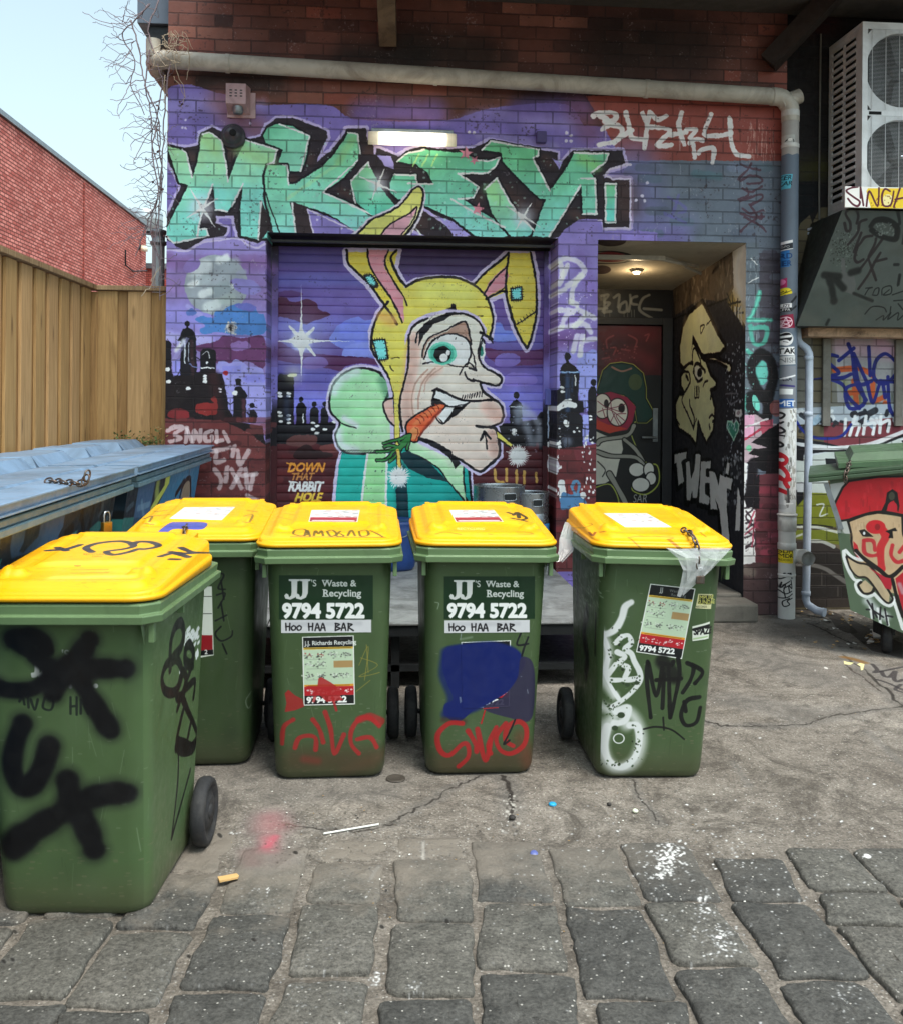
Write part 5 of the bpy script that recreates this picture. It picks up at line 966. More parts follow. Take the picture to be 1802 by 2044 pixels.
tg(c,36,[(1140,430),(1160,330),(1130,250),(1050,240),(990,290),(1010,350),(1050,420),(1050,520),(1000,530),(975,430)],[(1270,380),(1180,420),(1150,560),(1020,720)],[(1350,600),(1250,620),(1190,700),(1120,780)],[(1200,560),(1100,820)],[(1400,640),(1380,720),(1300,880)],[(1150,760),(1110,900),(1150,960),(1230,920)],[(1490,640),(1390,780),(1240,980),(1160,1080)],[(1300,920),(1350,1060),(1400,1200)],[(1460,830),(1380,960),(1300,1120),(1160,1320)],[(1540,910),(1380,950)],c=_bk,soft=0.1)
tg(c,74,[(1330,470),(1400,390),(1550,390),(1680,480),(1680,600),(1640,650),(1450,600),(1340,520)],c='#151616',soft=0.25);c.speck((1400,420,1640,600),60,4,14,'#7c8480',5,0.7)
tg(c,90,[(700,1130),(900,1150)],[(760,1160),(800,1300),(830,1480)],[(860,1200),(960,1310)],[(1060,1100),(1160,1070)],c='#181a19',soft=0.5);tg(c,40,[(1100,1380),(1350,1480)],[(760,1740),(730,1800)],c='#1c1e1d',soft=0.6)
tg(c,16,[(1260,1310),(1350,1300),(1300,1320),(1250,1400)],[(1350,1400),(1420,1400),(1440,1310),(1390,1320),(1360,1380)],[(1480,1400),(1490,1310),(1600,1280),(1600,1380),(1500,1400),(1580,1330)],[(1620,1400),(1764,1350)],[(1640,1480),(1764,1470)],[(1250,1660),(1350,1560),(1500,1570),(1540,1630)],[(1400,1740),(1500,1680),(1500,1740),(1600,1640),(1560,1730),(1700,1640),(1690,1740),(1764,1680)],[(1600,1560),(1590,1660)],[(1700,1520),(1764,1600)],[(1720,1150),(1690,1280)],c='#131616')
tg(c,40,[(1720,1130),(1700,1260)],[(1690,250),(1720,420),(1700,450)],[(1800,500),(1764,700)],[(1650,990),(1700,990)],c='#1a1c1c',soft=0.4)
HOD.grade(1.0,0.92)
# green dumpster
c=SKP.f(1960,1060,5.678)
c.a[:]=col('#52644f')
c.poly([(650,900),(760,880),(960,850),(850,1000),(790,1150),(740,1300),(760,1400),(960,1420),(1000,1600),(780,1580),(720,1300),(660,1050)],'#b3b6b2')
RC=[(980,860),(1400,800),(1900,790),(2600,800),(2600,1300),(1749,1320),(1500,1290),(1300,1300),(1100,1340),(980,1380),(850,1400),(790,1310),(770,1240),(800,1150),(850,1050),(900,950)]
c.stroke(RC,60,'#16100f',sm=False,closed=True);c.poly(RC,'#bb1c26');c.stroke([(900,1250),(1100,1280)],90,'#c92433',soft=0.8,op=0.6)
for k in range(26):x,y=rs2.uniform(900,1700),rs2.uniform(820,1250);c.stroke([(x,y),(x+rs2.uniform(-10,10),y+rs2.uniform(40,160))],rs2.uniform(8,40),rs2.choice(['#a01822','#cf2f38','#8e1820']),soft=0.6,op=0.5)
c.poly([(1500,1150),(1520,1010),(1600,960),(1670,1010),(1700,1200),(1680,1290),(1620,1120),(1560,1150),(1500,1300),(1440,1270)],'#17110f');c.ell((1600,1220),70,80,'#c02030');c.ell((1590,1060),46,60,'#4c4a3c',op=0.8)
FCE=[(970,1410),(1100,1360),(1400,1310),(1749,1360),(1749,1500),(1800,2500),(1560,2430),(1200,2180),(1040,1860),(1020,1640)]
c.poly(FCE,'#c3a783');c.stroke([(970,1410),(1100,1360),(1300,1300),(1500,1290),(1749,1340),(2000,1400)],46,'#16100f');c.stroke([(960,1400),(1010,1600),(1030,1800),(1180,2100)],30,'#16100f');c.stroke([(1740,1350),(1749,1600),(1800,1700)],26,'#16100f')
for k in range(30):x,y=rs2.uniform(990,1700),rs2.uniform(1400,1600);c.stroke([(x,y),(x+rs2.uniform(-6,6),y+rs2.uniform(20,90))],rs2.uniform(5,20),rs2.choice(['#8a6f52','#d9c3a2','#a58a68']),soft=0.6,op=0.45)
c.ell((1360,1500),140,100,'#c2202a');tg(c,110,[(1440,1520),(1500,1640),(1430,1800),(1440,2040),(1440,2100)],c='#c0222a',soft=0.15);c.ell((1385,1500),40,46,'#8c1d22')
tg(c,54,[(1190,1700),(1200,1860),(1290,1910),(1380,1900)],[(1190,1690),(1320,1700),(1350,1830)],[(1600,1760),(1580,1900),(1660,2000),(1760,1980)],[(1760,1780),(1700,1860)],c='#bd2730',soft=0.25);c.poly([(1040,1700),(1100,1760),(1150,1960),(1120,1980),(1050,1860)],'#b8252f')
c.poly([(1120,1550),(1200,1530),(1330,1640),(1220,1640),(1170,1630)],'#15110f');c.ell((1195,1590),18,24,'#dfe3e6');c.poly([(1500,1560),(1640,1510),(1670,1560),(1600,1560),(1610,1660),(1540,1660),(1560,1600)],'#15110f')
c.f(1960,1380,5.678)
c.poly([(860,-300),(1000,-100),(1100,100),(940,100),(870,200)],'#4b5b47',op=0.5)
tg(c,50,[(930,20),(1040,120),(1180,150),(1080,40)],[(900,30),(930,190),(1040,420),(1140,450)],[(1140,450),(1080,500),(1120,620),(1240,680),(1340,640)],[(1340,640),(1480,780),(1580,800),(1620,700)],[(1600,690),(1700,980),(1749,1140)],c='#e9ecec',soft=0.1)
c.poly([(950,110),(1200,200),(1330,260),(1450,420),(1560,650),(1550,760),(1480,740),(1400,620),(1330,520),(1220,410),(1080,400),(1000,280)],'#bda989');c.stroke([(950,100),(1100,190),(1260,230),(1400,380),(1500,520),(1600,700),(1540,770),(1440,690),(1360,570),(1230,410),(1100,390),(1000,280),(940,110)],28,'#17110f')
c.poly([(1120,510),(1210,440),(1320,540),(1290,620),(1190,620)],'#bda989');c.stroke([(1150,470),(1110,520),(1190,630),(1300,620),(1340,560)],34,'#17110f')
c.poly([(1060,0),(1749,0),(1749,260),(1640,330),(1570,370),(1500,380),(1440,330),(1180,120)],'#c3a783',op=0.0);c.stroke([(1080,20),(1200,140),(1420,300),(1560,400),(1749,250)],60,'#17110f')
c.poly([(1260,260),(1500,400),(1600,420),(1580,580),(1500,560),(1400,380)],'#ad2233');c.poly([(1640,420),(1749,330),(2600,200),(2600,900),(1749,900),(1700,700)],'#b01f2c');c.stroke([(1600,430),(1660,680),(1749,960)],50,'#17110f');c.stroke([(1700,500),(1749,620)],60,'#b7aab0',soft=0.7,op=0.7)
c.stroke([(1250,740),(1400,900),(1500,960)],120,'#c3cacb',soft=0.8,op=0.8);tg(c,40,[(1280,800),(1310,980)],[(1390,850),(1430,1060)],[(1500,900),(1540,1080)],c='#e2e6e6',soft=0.4)
tg(c,26,[(1240,730),(1380,970)],[(1310,780),(1330,990)],[(1330,880),(1470,970)],[(1430,830),(1420,1000)],[(1490,850),(1530,1080)],[(1230,860),(1270,862)],[(1530,950),(1600,965)],c='#17151a')
# blue dumpsters side paint
c=BLU.f(0,1080,2.772)
c.a[:]=col('#2c5570')
c.poly([(1110,340),(1500,180),(1500,560),(1080,560)],'#3d83ad');c.poly([(1080,400),(1200,330),(1110,560),(960,560)],'#1b2630');c.stroke([(1190,330),(1150,420),(1080,560)],20,'#d9e068');c.stroke([(1100,420),(1110,480)],40,'#c3cc6a',soft=0.6,op=0.8)
c.poly([(1285,510),(1290,400),(1310,350),(1330,350),(1345,400),(1350,510)],'#a3917e');c.stroke([(1275,520),(1285,400),(1310,345),(1335,345),(1350,420),(1365,490),(1410,495),(1440,470),(1470,500)],12,'#14181c');c.stroke([(1245,450),(1290,360)],14,'#14181c');c.stroke([(1480,250),(1475,500)],10,'#14181c')
tg(c,9,[(1410,350),(1430,345),(1410,385),(1430,385)],[(1445,345),(1445,390)],[(1415,410),(1445,415)],c='#14181c')
c.poly([(960,430),(1080,380),(1070,600),(960,620)],'#4a6d94');c.poly([(0,740),(200,690),(560,590),(960,440),(960,900),(0,950)],'#20303c')
c.poly([(60,760),(200,710),(150,850),(180,860),(330,680),(430,640),(420,800),(100,900)],'#41607f');c.poly([(340,680),(460,640),(400,800),(250,870)],'#466a8e')
c.poly([(800,650),(860,620),(960,610),(960,760),(780,760)],'#3f8a86');c.poly([(640,700),(700,640),(740,640),(700,760),(620,760)],'#3a807c');c.poly([(470,760),(560,700),(540,780)],'#3a8a86');c.poly([(0,930),(30,900),(20,1000)],'#3a8a86')
tg(c,26,[(560,600),(600,700),(560,770)],[(650,580),(640,700)],[(700,560),(760,700),(740,760)],[(780,560),(840,640),(790,740)],[(860,520),(880,600)],[(470,720),(520,680),(500,760)],c='#12161a',op=0.9);tg(c,16,[(700,600),(720,560)],[(760,620),(820,560)],[(900,560),(940,520)],c='#5d6d7c',op=0.7)
tg(c,16,[(1000,500),(1030,600)],[(980,550),(1060,520)],c='#8fb0c9',op=0.6)
# marks on the ground (transparent where nothing is painted)
c=GRD
def G(x0,y0,s):c.f(x0,y0,s)
def gcrack(pts,w=5,seed=0,cl='#2b2622'):
 r_=random.Random(seed);q=smooth(pts,False,8);q=[(x+r_.uniform(-8,8),y+r_.uniform(-4,4))for x,y in q]
 c.stroke(q,w*5,'#4a423a',sm=False,soft=1.0,op=0.35)
 for i in range(0,len(q)-2,2):c.stroke(q[i:i+3],w*r_.uniform(0.35,1.3),cl,sm=False,soft=0.3,op=0.9)
 for _ in range(len(q)):a=r_.choice(q);b=(a[0]+r_.gauss(0,w*3),a[1]+r_.gauss(0,w*1.5));c.ell(b,r_.uniform(1,w*.7),r_.uniform(1,w*.5),cl,op=0.7)
G(1134,1700,1.589)
gcrack([(1000,175),(1080,195),(1200,200),(1300,195),(1420,190),(1480,165),(1600,145),(1800,120)],5,1);gcrack([(725,410),(740,470),(790,530),(825,590)],4,2);gcrack([(205,395),(225,440),(235,480),(240,560)],9,3);gcrack([(0,450),(60,420),(120,395)],5,4)
gcrack([(1560,-90),(1700,20),(1800,120)],5,5);gcrack([(1120,340),(1190,440)],3,6);gcrack([(1660,220),(1802,360)],3,7)
for k in range(40):x,y=235+rs2.gauss(0,22),rs2.uniform(470,640);c.ell((x,y),rs2.uniform(3,9),rs2.uniform(2,6),rs2.choice(['#2d2722','#9a948c','#c9c4bb']),op=0.8)
rsw=random.Random(77)
def whites(cx,cy,sx,sy,n,r=5):
 for _ in range(n):x,y=rsw.gauss(cx,sx),rsw.gauss(cy,sy);q=rsw.uniform(1.5,r);c.ell((x,y),q*rsw.uniform(0.8,1.6),q*rsw.uniform(0.5,0.9),'#e9e7e4',rsw.uniform(-.6,.6),op=rsw.uniform(0.6,1))
for k in range(60):cx=880-40*k/60+rsw.gauss(0,18);cy=680+140*k/60;whites(cx,cy,26,16,3,7)
whites(850,750,60,50,80,6);whites(1010,930,22,40,60,6);whites(1080,1080,45,34,110,6);whites(1100,720,60,60,40,5);whites(900,850,320,260,300,5);whites(1400,700,300,160,110,5);whites(1650,1250,90,100,60,4);whites(1560,1290,30,40,40,5)
c.ell((1660,735),17,9,'#e6e4e0',0.4);pass
G(0,1700,1.589)
gcrack([(1550,590),(1640,540),(1720,500),(1800,440)],6,11);gcrack([(1140,590),(1300,610),(1440,620),(1560,590)],6,12)
c.stroke([(1080,560),(1085,600)],90,'#b5606a',soft=1.0,op=0.55);c.stroke([(1075,650),(1070,700)],50,'#d8506a',soft=1.0,op=0.55);c.stroke([(1100,640),(1060,690)],22,'#e8506e',soft=0.9,op=0.5);c.stroke([(1085,600),(1090,740)],120,'#8a5a58',soft=1.0,op=0.35)
c.stroke([(1000,760),(980,700)],50,'#6b3a3a',soft=0.9,op=0.4)
c.stroke([(1690,660),(1690,740)],9,'#cfc7bc',soft=0.7,op=0.6);c.stroke([(1480,820),(1520,760)],9,'#b9b2a8',soft=0.7,op=0.3)
whites(1500,1210,14,20,30,6);whites(1660,1270,20,14,20,5);whites(1050,865,20,5,12,6);whites(950,1000,500,220,130,4);whites(1200,1250,60,90,60,4);whites(650,1300,30,60,30,4);whites(930,625,20,6,6,5);whites(1570,750,250,120,70,3)
for k in range(9):
 x,y=((1012,1082),(755,1118),(50,1160),(15,1165),(878,638),(1785,985),(1525,1000),(60,1020),(1180,715))[k];c.ell((x,y),12,8,'#15120f',0.5,op=0.9)
for cx,cy,n in((1450,640,60),(1180,715,70),(1060,940,90),(1420,780,60),(1040,1100,90),(1550,870,70),(1700,720,60),(1330,1100,80),(700,1200,60),(1380,1280,80),(1200,590,90),(1330,590,90),(1650,620,90)):
 for _ in range(n):x,y=rsw.gauss(cx,50),rsw.gauss(cy,26);q=rsw.uniform(1.5,5);c.ell((x,y),q,q*0.6,rsw.choice(['#2f2a25','#3a342e','#a39b90','#55483c']),op=0.85)
pass
G(1960,1380,5.678)
gcrack([(380,1055),(480,1090),(620,1150),(740,1220),(900,1290),(1020,1340)],12,21,'#231d1a');gcrack([(930,1640),(1040,1750),(1150,1800),(1300,1930),(1450,2040)],14,22,'#3a302a')
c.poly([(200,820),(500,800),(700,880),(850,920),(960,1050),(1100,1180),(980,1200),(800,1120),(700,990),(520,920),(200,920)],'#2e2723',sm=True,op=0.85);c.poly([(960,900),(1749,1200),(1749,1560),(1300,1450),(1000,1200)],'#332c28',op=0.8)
c.stroke([(100,1000),(400,1160),(700,1330),(1100,1560),(1749,1900)],120,'#9a948a',soft=0.8,op=0.45)
c.poly([(900,1590),(960,1610),(1050,1620),(1000,1650),(910,1640)],'#e8dca0');c.poly([(1090,1640),(1150,1620),(1200,1640),(1180,1720),(1150,1730),(1140,1670)],'#f0e2a0');c.stroke([(900,1540),(1050,1570),(1200,1620)],50,'#7a5220',soft=0.6,op=0.8)
tg(c,26,[(1310,1640),(1380,1720),(1340,1760),(1500,1730),(1749,1680)],[(1440,1740),(1480,1810),(1560,1820),(1640,1740),(1620,1840),(1660,1890),(1749,1860)],[(1380,1860),(1560,1920),(1749,2010)],[(1720,1930),(1640,2000),(1749,2044)],c='#2b2628',op=0.85,soft=0.2)
c.ell((650,1695),34,14,'#e6e2dc',0.3);c.ell((910,1823),36,9,'#dcd8d2',0.2);c.ell((495,1730),14,16,'#d9d4cc')
c.f(0,0,1)
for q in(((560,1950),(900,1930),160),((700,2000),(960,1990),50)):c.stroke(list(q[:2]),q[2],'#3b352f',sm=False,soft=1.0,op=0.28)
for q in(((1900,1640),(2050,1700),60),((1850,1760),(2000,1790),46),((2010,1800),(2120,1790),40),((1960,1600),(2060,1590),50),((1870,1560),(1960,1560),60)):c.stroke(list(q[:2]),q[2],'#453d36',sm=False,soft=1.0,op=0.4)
# materials that need the canvases
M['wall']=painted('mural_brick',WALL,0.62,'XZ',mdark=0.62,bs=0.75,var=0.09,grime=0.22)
M['shutter']=painted('mural_shutter',SHU,0.5,None,var=0.06,grime=0.12,bs=0.1)
M['shutter_side']=painted('shutter_side',WALL,0.5,None,var=0.06,grime=0.2,bs=0.1)
M['alcove']=painted('alcove_paint',ALC,0.6,None,var=0.12,grime=0.2,bs=0.3)
M['alc_ceil']=painted('alcove_ceiling',CEI,0.8,None,var=0.12,grime=0.35,bs=0.3)
M['door_wall']=painted('door_paint',DOR,0.4,None,var=0.1,grime=0.2,bs=0.2,sp=0.4)
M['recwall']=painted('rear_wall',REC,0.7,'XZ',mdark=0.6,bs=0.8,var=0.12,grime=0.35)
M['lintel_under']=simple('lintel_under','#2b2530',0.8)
M['lintel_steel']=simple('lintel_steel','#45474a',0.6,0.15,12,0.0,dirt='#26262a')
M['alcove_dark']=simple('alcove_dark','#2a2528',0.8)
M['frame_dark']=simple('frame_dark','#26262a',0.5,0.2,12)
M['soffit']=simple('soffit','#4c4844',0.85,0.2,5,dirt='#1f1c1a',bmp=0.3)
M['beam']=simple('beam_paint','#6d5a46',0.8,0.25,8,dirt='#2a1d16',dirtamt=0.8,bmp=0.3)
M['beam_red']=simple('beam_red','#2c211c',0.8,0.25,8,dirt='#1a1412',dirtamt=0.8,bmp=0.3)
M['latch']=simple('latch_blue','#6f74c8',0.5,0.1,10)
M['ledge']=simple('ledge_paint','#d0ab90',0.75,0.2,14,dirt='#3f2c24',dirtamt=0.85,bmp=0.4)
M['recpost']=simple('rec_post','#77736c',0.7,0.2,14,dirt='#3a3430')
M['vent']=simple('vent_zinc','#b9c2c6',0.35,0.08,3,0.5)
M['flue']=simple('flue_zinc','#a9b0b4',0.45,0.15,9,0.3,dirt='#6d6a66')
M['cream']=simple('cream','#e8dcc4',0.5)
def brickmat(name,axes,c1,c2,mort,row=0.086,wid=0.25,ms=0.008,bs=0.6,scorch=None):
 m,nt,b=nodes(name);mask,per=brick_nodes(nt,axes,row,wid,ms)
 cc=mixc(nt,per,s2l(hx(c1)),s2l(hx(c2)))
 n1=noise(nt,geopos(nt),1.1,5,0.6);cc=mixc(nt,1.0,cc,mixc(nt,n1,(0.62,)*3,(1.3,)*3),'MULTIPLY')
 n2=noise(nt,geopos(nt),30,4);cc=mixc(nt,1.0,cc,mixc(nt,n2,(0.8,)*3,(1.2,)*3),'MULTIPLY')
 cc=mixc(nt,mask,cc,s2l(hx(mort)))
 nt.links.new(cc,b.inputs['Base Color']);b.inputs['Roughness'].default_value=0.85;spec(b,0.25)
 hgt=math_(nt,'ADD',math_(nt,'SUBTRACT',1.0,mask),math_(nt,'MULTIPLY',n2,0.3))
 nt.links.new(bump(nt,hgt,bs,0.008),b.inputs['Normal']);return m
M['brick_side']=brickmat('brick_side','YZ','#5c2f28','#43211d','#3c3430')
M['red_brick']=brickmat('red_brick','YZ','#e39186','#b65f56','#6a3a35',ms=0.016,bs=0.5)
M['red_brick2']=brickmat('red_brick_annexe','XZ','#c4675c','#9c443c','#6e3a35',ms=0.012,bs=0.5)
def timber(name,c1,c2,seed):
 m,nt,b=nodes(name);co=geopos(nt)
 mp=N(nt,'ShaderNodeMapping');mp.inputs['Scale'].default_value=(9,9,0.55);mp.inputs['Location'].default_value=(seed*3.1,seed*1.7,seed);nt.links.new(co,mp.inputs[0])
 g=noise(nt,mp.outputs[0],3.0,8,0.6,1.5)
 mp2=N(nt,'ShaderNodeMapping');mp2.inputs['Scale'].default_value=(60,60,1.2);nt.links.new(co,mp2.inputs[0])
 g2=noise(nt,mp2.outputs[0],2.0,4,0.6,0.4)
 cc=mixc(nt,ramp(nt,g,[(0.3,0.0),(0.7,1.0)]),s2l(hx(c1)),s2l(hx(c2)))
 cc=mixc(nt,1.0,cc,mixc(nt,g2,(0.78,)*3,(1.16,)*3),'MULTIPLY')
 vo=N(nt,'ShaderNodeTexVoronoi');vo.inputs['Scale'].default_value=1.0
 mp3=N(nt,'ShaderNodeMapping');mp3.inputs['Scale'].default_value=(9,9,2.2);mp3.inputs['Location'].default_value=(seed*2.3+0.4,seed,seed*5.1);nt.links.new(co,mp3.inputs[0]);nt.links.new(mp3.outputs[0],vo.inputs['Vector'])
 kn=ramp(nt,vo.outputs['Distance'],[(0.06,1.0),(0.16,0.0)])
 cc=mixc(nt,math_(nt,'MULTIPLY',kn,0.6),cc,s2l(hx('#4a2f1a')))
 nt.links.new(cc,b.inputs['Base Color']);b.inputs['Roughness'].default_value=0.75;spec(b,0.25)
 nt.links.new(bump(nt,g2,0.3,0.003),b.inputs['Normal']);return m
for _k,(_a,_b)in enumerate((('#93734b','#bd9866'),('#826240','#ad8757'),('#9e7c55','#c59f70'),('#876742','#b48c5a'))):
 M['pal%d'%_k]=timber('pine_%d'%_k,_a,_b,_k+1)
M['cap']=timber('pine_cap','#7d6248','#a48a68',7)
def ground_mat(name,base1,base2,stones,seed):
 m,nt,b=nodes(name);gp=geopos(nt)
 n1=noise(nt,gp,1.6,8,0.65,0.4);n2=noise(nt,gp,14,6,0.7);n3=noise(nt,gp,90,4,0.7)
 cc=mixc(nt,ramp(nt,n1,[(0.3,0.0),(0.7,1.0)]),s2l(hx(base1)),s2l(hx(base2)))
 cc=mixc(nt,1.0,cc,mixc(nt,ramp(nt,n2,[(0.25,0.0),(0.75,1.0)]),(0.62,)*3,(1.38,)*3),'MULTIPLY');cc=mixc(nt,1.0,cc,mixc(nt,ramp(nt,n3,[(0.3,0.0),(0.7,1.0)]),(0.45,)*3,(1.6,)*3),'MULTIPLY')
 v=N(nt,'ShaderNodeTexVoronoi');v.inputs['Scale'].default_value=110;nt.links.new(gp,v.inputs['Vector'])
 sepc=N(nt,'ShaderNodeSeparateColor');nt.links.new(v.outputs['Color'],sepc.inputs[0])
 sel=ramp(nt,sepc.outputs[0],[(0.86 if not stones else 0.95,0.0),(0.88 if not stones else 0.96,1.0)])
 dd=ramp(nt,v.outputs['Distance'],[(0.2,1.0),(0.45,0.0)])
 cc=mixc(nt,math_(nt,'MULTIPLY',math_(nt,'MULTIPLY',sel,dd),0.65),cc,s2l(hx('#c9c4bc')))
 sel2=ramp(nt,sepc.outputs[1],[(0.86,0.0),(0.88,1.0)])
 cc=mixc(nt,math_(nt,'MULTIPLY',math_(nt,'MULTIPLY',sel2,dd),0.6),cc,s2l(hx('#35302c')))
 if not stones:
  st=ramp(nt,noise(nt,gp,2.6,12,0.8,1.4),[(0.48,0.0),(0.62,1.0)])
  cc=mixc(nt,math_(nt,'MULTIPLY',st,0.8),cc,s2l(hx('#403a34')))
  sp_=N(nt,'ShaderNodeSeparateXYZ');nt.links.new(gp,sp_.inputs[0]);ej=math_(nt,'MULTIPLY',math_(nt,'SUBTRACT',-3.42,sp_.outputs[1]),6.0,True)
  jn=ramp(nt,noise(nt,gp,11,8,0.8),[(0.4,0.15),(0.62,1.0)]);cc=mixc(nt,math_(nt,'MULTIPLY',math_(nt,'MULTIPLY',ej,jn),0.4),cc,s2l(hx('#3f3831')))
  s3=ramp(nt,noise(nt,gp,7,8,0.8,0.6),[(0.54,0.0),(0.62,1.0)]);cc=mixc(nt,math_(nt,'MULTIPLY',s3,0.5),cc,s2l(hx('#3b342e')))
 else:
  sp_=N(nt,'ShaderNodeSeparateXYZ');nt.links.new(gp,sp_.inputs[0])
  e=math_(nt,'ADD',sp_.outputs[1],4.0);e=math_(nt,'MULTIPLY',e,2.6)
  wob=math_(nt,'MULTIPLY',math_(nt,'SUBTRACT',noise(nt,gp,5,6,0.7),0.5),3.4)
  f=math_(nt,'ADD',e,wob,True)
  xr=math_(nt,'SUBTRACT',1.25,math_(nt,'MULTIPLY',sp_.outputs[0],0.9),True)
  cc=mixc(nt,math_(nt,'MULTIPLY',math_(nt,'MULTIPLY',f,xr),0.88),cc,s2l(hx('#7d746a')))
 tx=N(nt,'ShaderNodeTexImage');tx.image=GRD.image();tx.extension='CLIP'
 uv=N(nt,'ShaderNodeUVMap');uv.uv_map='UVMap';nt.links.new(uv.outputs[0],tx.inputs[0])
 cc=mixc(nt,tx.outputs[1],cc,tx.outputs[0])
 nt.links.new(cc,b.inputs['Base Color']);b.inputs['Roughness'].default_value=0.78 if stones else 0.88;spec(b,0.4 if stones else 0.3)
 h=math_(nt,'ADD',math_(nt,'MULTIPLY',n3,0.6),math_(nt,'MULTIPLY',n2,1.3 if stones else 0.9))
 h=math_(nt,'ADD',h,math_(nt,'MULTIPLY',noise(nt,gp,5,3),1.5))
 nt.links.new(bump(nt,h,0.8,0.010),b.inputs['Normal']);return m
M['ground']=ground_mat('concrete_ground','#6b635b','#8a8279',False,0)
M['sett0']=ground_mat('bluestone_a','#494743','#5d5a54',True,1)
M['sett1']=ground_mat('bluestone_b','#3e3d3b','#504e4a',True,2)
M['sett2']=ground_mat('bluestone_c','#504e49','#605c56',True,3)
M['skip_paint']=painted('skip_paint',SKP,0.45,None,var=0.1,grime=0.3,bs=0.2,sp=0.4)
M['green_skip']=simple('green_skip','#3f573d',0.45,0.15,6,0,0.15,50,dirt='#2e332b',dirtamt=0.7)
M['green_lid']=simple('green_lid','#4f6a4c',0.4,0.15,6,0,0.15,50,dirt='#3b4a38',dirtamt=0.5)
M['blue_paint']=painted('blue_paint',BLU,0.45,None,var=0.1,grime=0.3,bs=0.15,sp=0.4)
M['downpipe']=painted('downpipe_paint',PIP,0.5,None,var=0.06,grime=0.2,bs=0.1)
M['pvc_clean']=simple('pvc_clean','#cfceca',0.45,0.1,8,0,0.06,40,dirt='#6a655e',dirtamt=0.6)
M['pvc_shade']=simple('pvc_shade','#9c9080',0.5,0.12,7,dirt='#4b3d30',dirtamt=0.6)
M['ac_white']=simple('ac_white','#e2e4e6',0.4,0.06,4,0,0.05,40,dirt='#77736d',dirtamt=0.45)
M['ac_coil']=simple('ac_coil','#141517',0.6,0.15,30)
M['ac_fan']=simple('ac_fan','#222426',0.5,0.1,12,dirt='#2b2b2b')
M['board']=painted('board_paint',BRD,0.5,None,var=0.04,grime=0.05,bs=0.05)
M['hood']=painted('hood_paint',HOD,0.5,None,var=0.14,grime=0.35,bs=0.3)
M['hood_plain']=simple('hood_plain','#2f3432',0.5,0.2,6,dirt='#22241f')
M['pinkbox']=simple('pink_box','#b9989a',0.5,0.1,10,dirt='#5f4040',dirtamt=0.6)
M['dome']=simple('dome','#3c3a40',0.35,0.15,12,dirt='#55505a')
M['purple_box']=simple('purple_box','#51467a',0.6,0.15,12)
M['gutter']=simple('gutter_grey','#5e6774',0.4,0.08,4,0.2)
M['blue_dark2']=simple('blue_band','#3f7fb5',0.4)
M['drum_blue']=simple('drum_blue','#1d3f7d',0.4,0.15,8,dirt='#15233f')
M['chain_dark']=M['chain']
def emitter(name,c,s):
 m,nt,b=nodes(name);b.inputs['Base Color'].default_value=(0.8,0.8,0.78,1);b.inputs['Emission Color'].default_value=(*c,1);b.inputs['Emission Strength'].default_value=s;return m
def lamp_mat():
 m,nt,b=nodes('lamp_diffuser');gp=geopos(nt);sp_=N(nt,'ShaderNodeSeparateXYZ');nt.links.new(gp,sp_.inputs[0])
 x=math_(nt,'ABSOLUTE',math_(nt,'SUBTRACT',sp_.outputs[0],LAMPX));f=ramp(nt,math_(nt,'DIVIDE',x,LAMPW),[(0.0,1.0),(0.62,0.9),(0.8,0.12),(1.0,0.03)])
 nz=ramp(nt,noise(nt,gp,28,4),[(0.35,0.75),(0.6,1.0)]);st=math_(nt,'MULTIPLY',math_(nt,'MULTIPLY',f,nz),3.2)
 b.inputs['Base Color'].default_value=(0.55,0.47,0.32,1);b.inputs['Emission Color'].default_value=(1.0,0.90,0.66,1);nt.links.new(st,b.inputs['Emission Strength']);b.inputs['Roughness'].default_value=0.4;return m
_a,_b=on_y(735,272,-0.1),on_y(912,272,-0.1);LAMPX=(_a[0]+_b[0])/2;LAMPW=(_b[0]-_a[0])/2
M['lamp_on']=lamp_mat()
M['bulb_on']=emitter('bulb',(1.0,0.72,0.35),22.0)
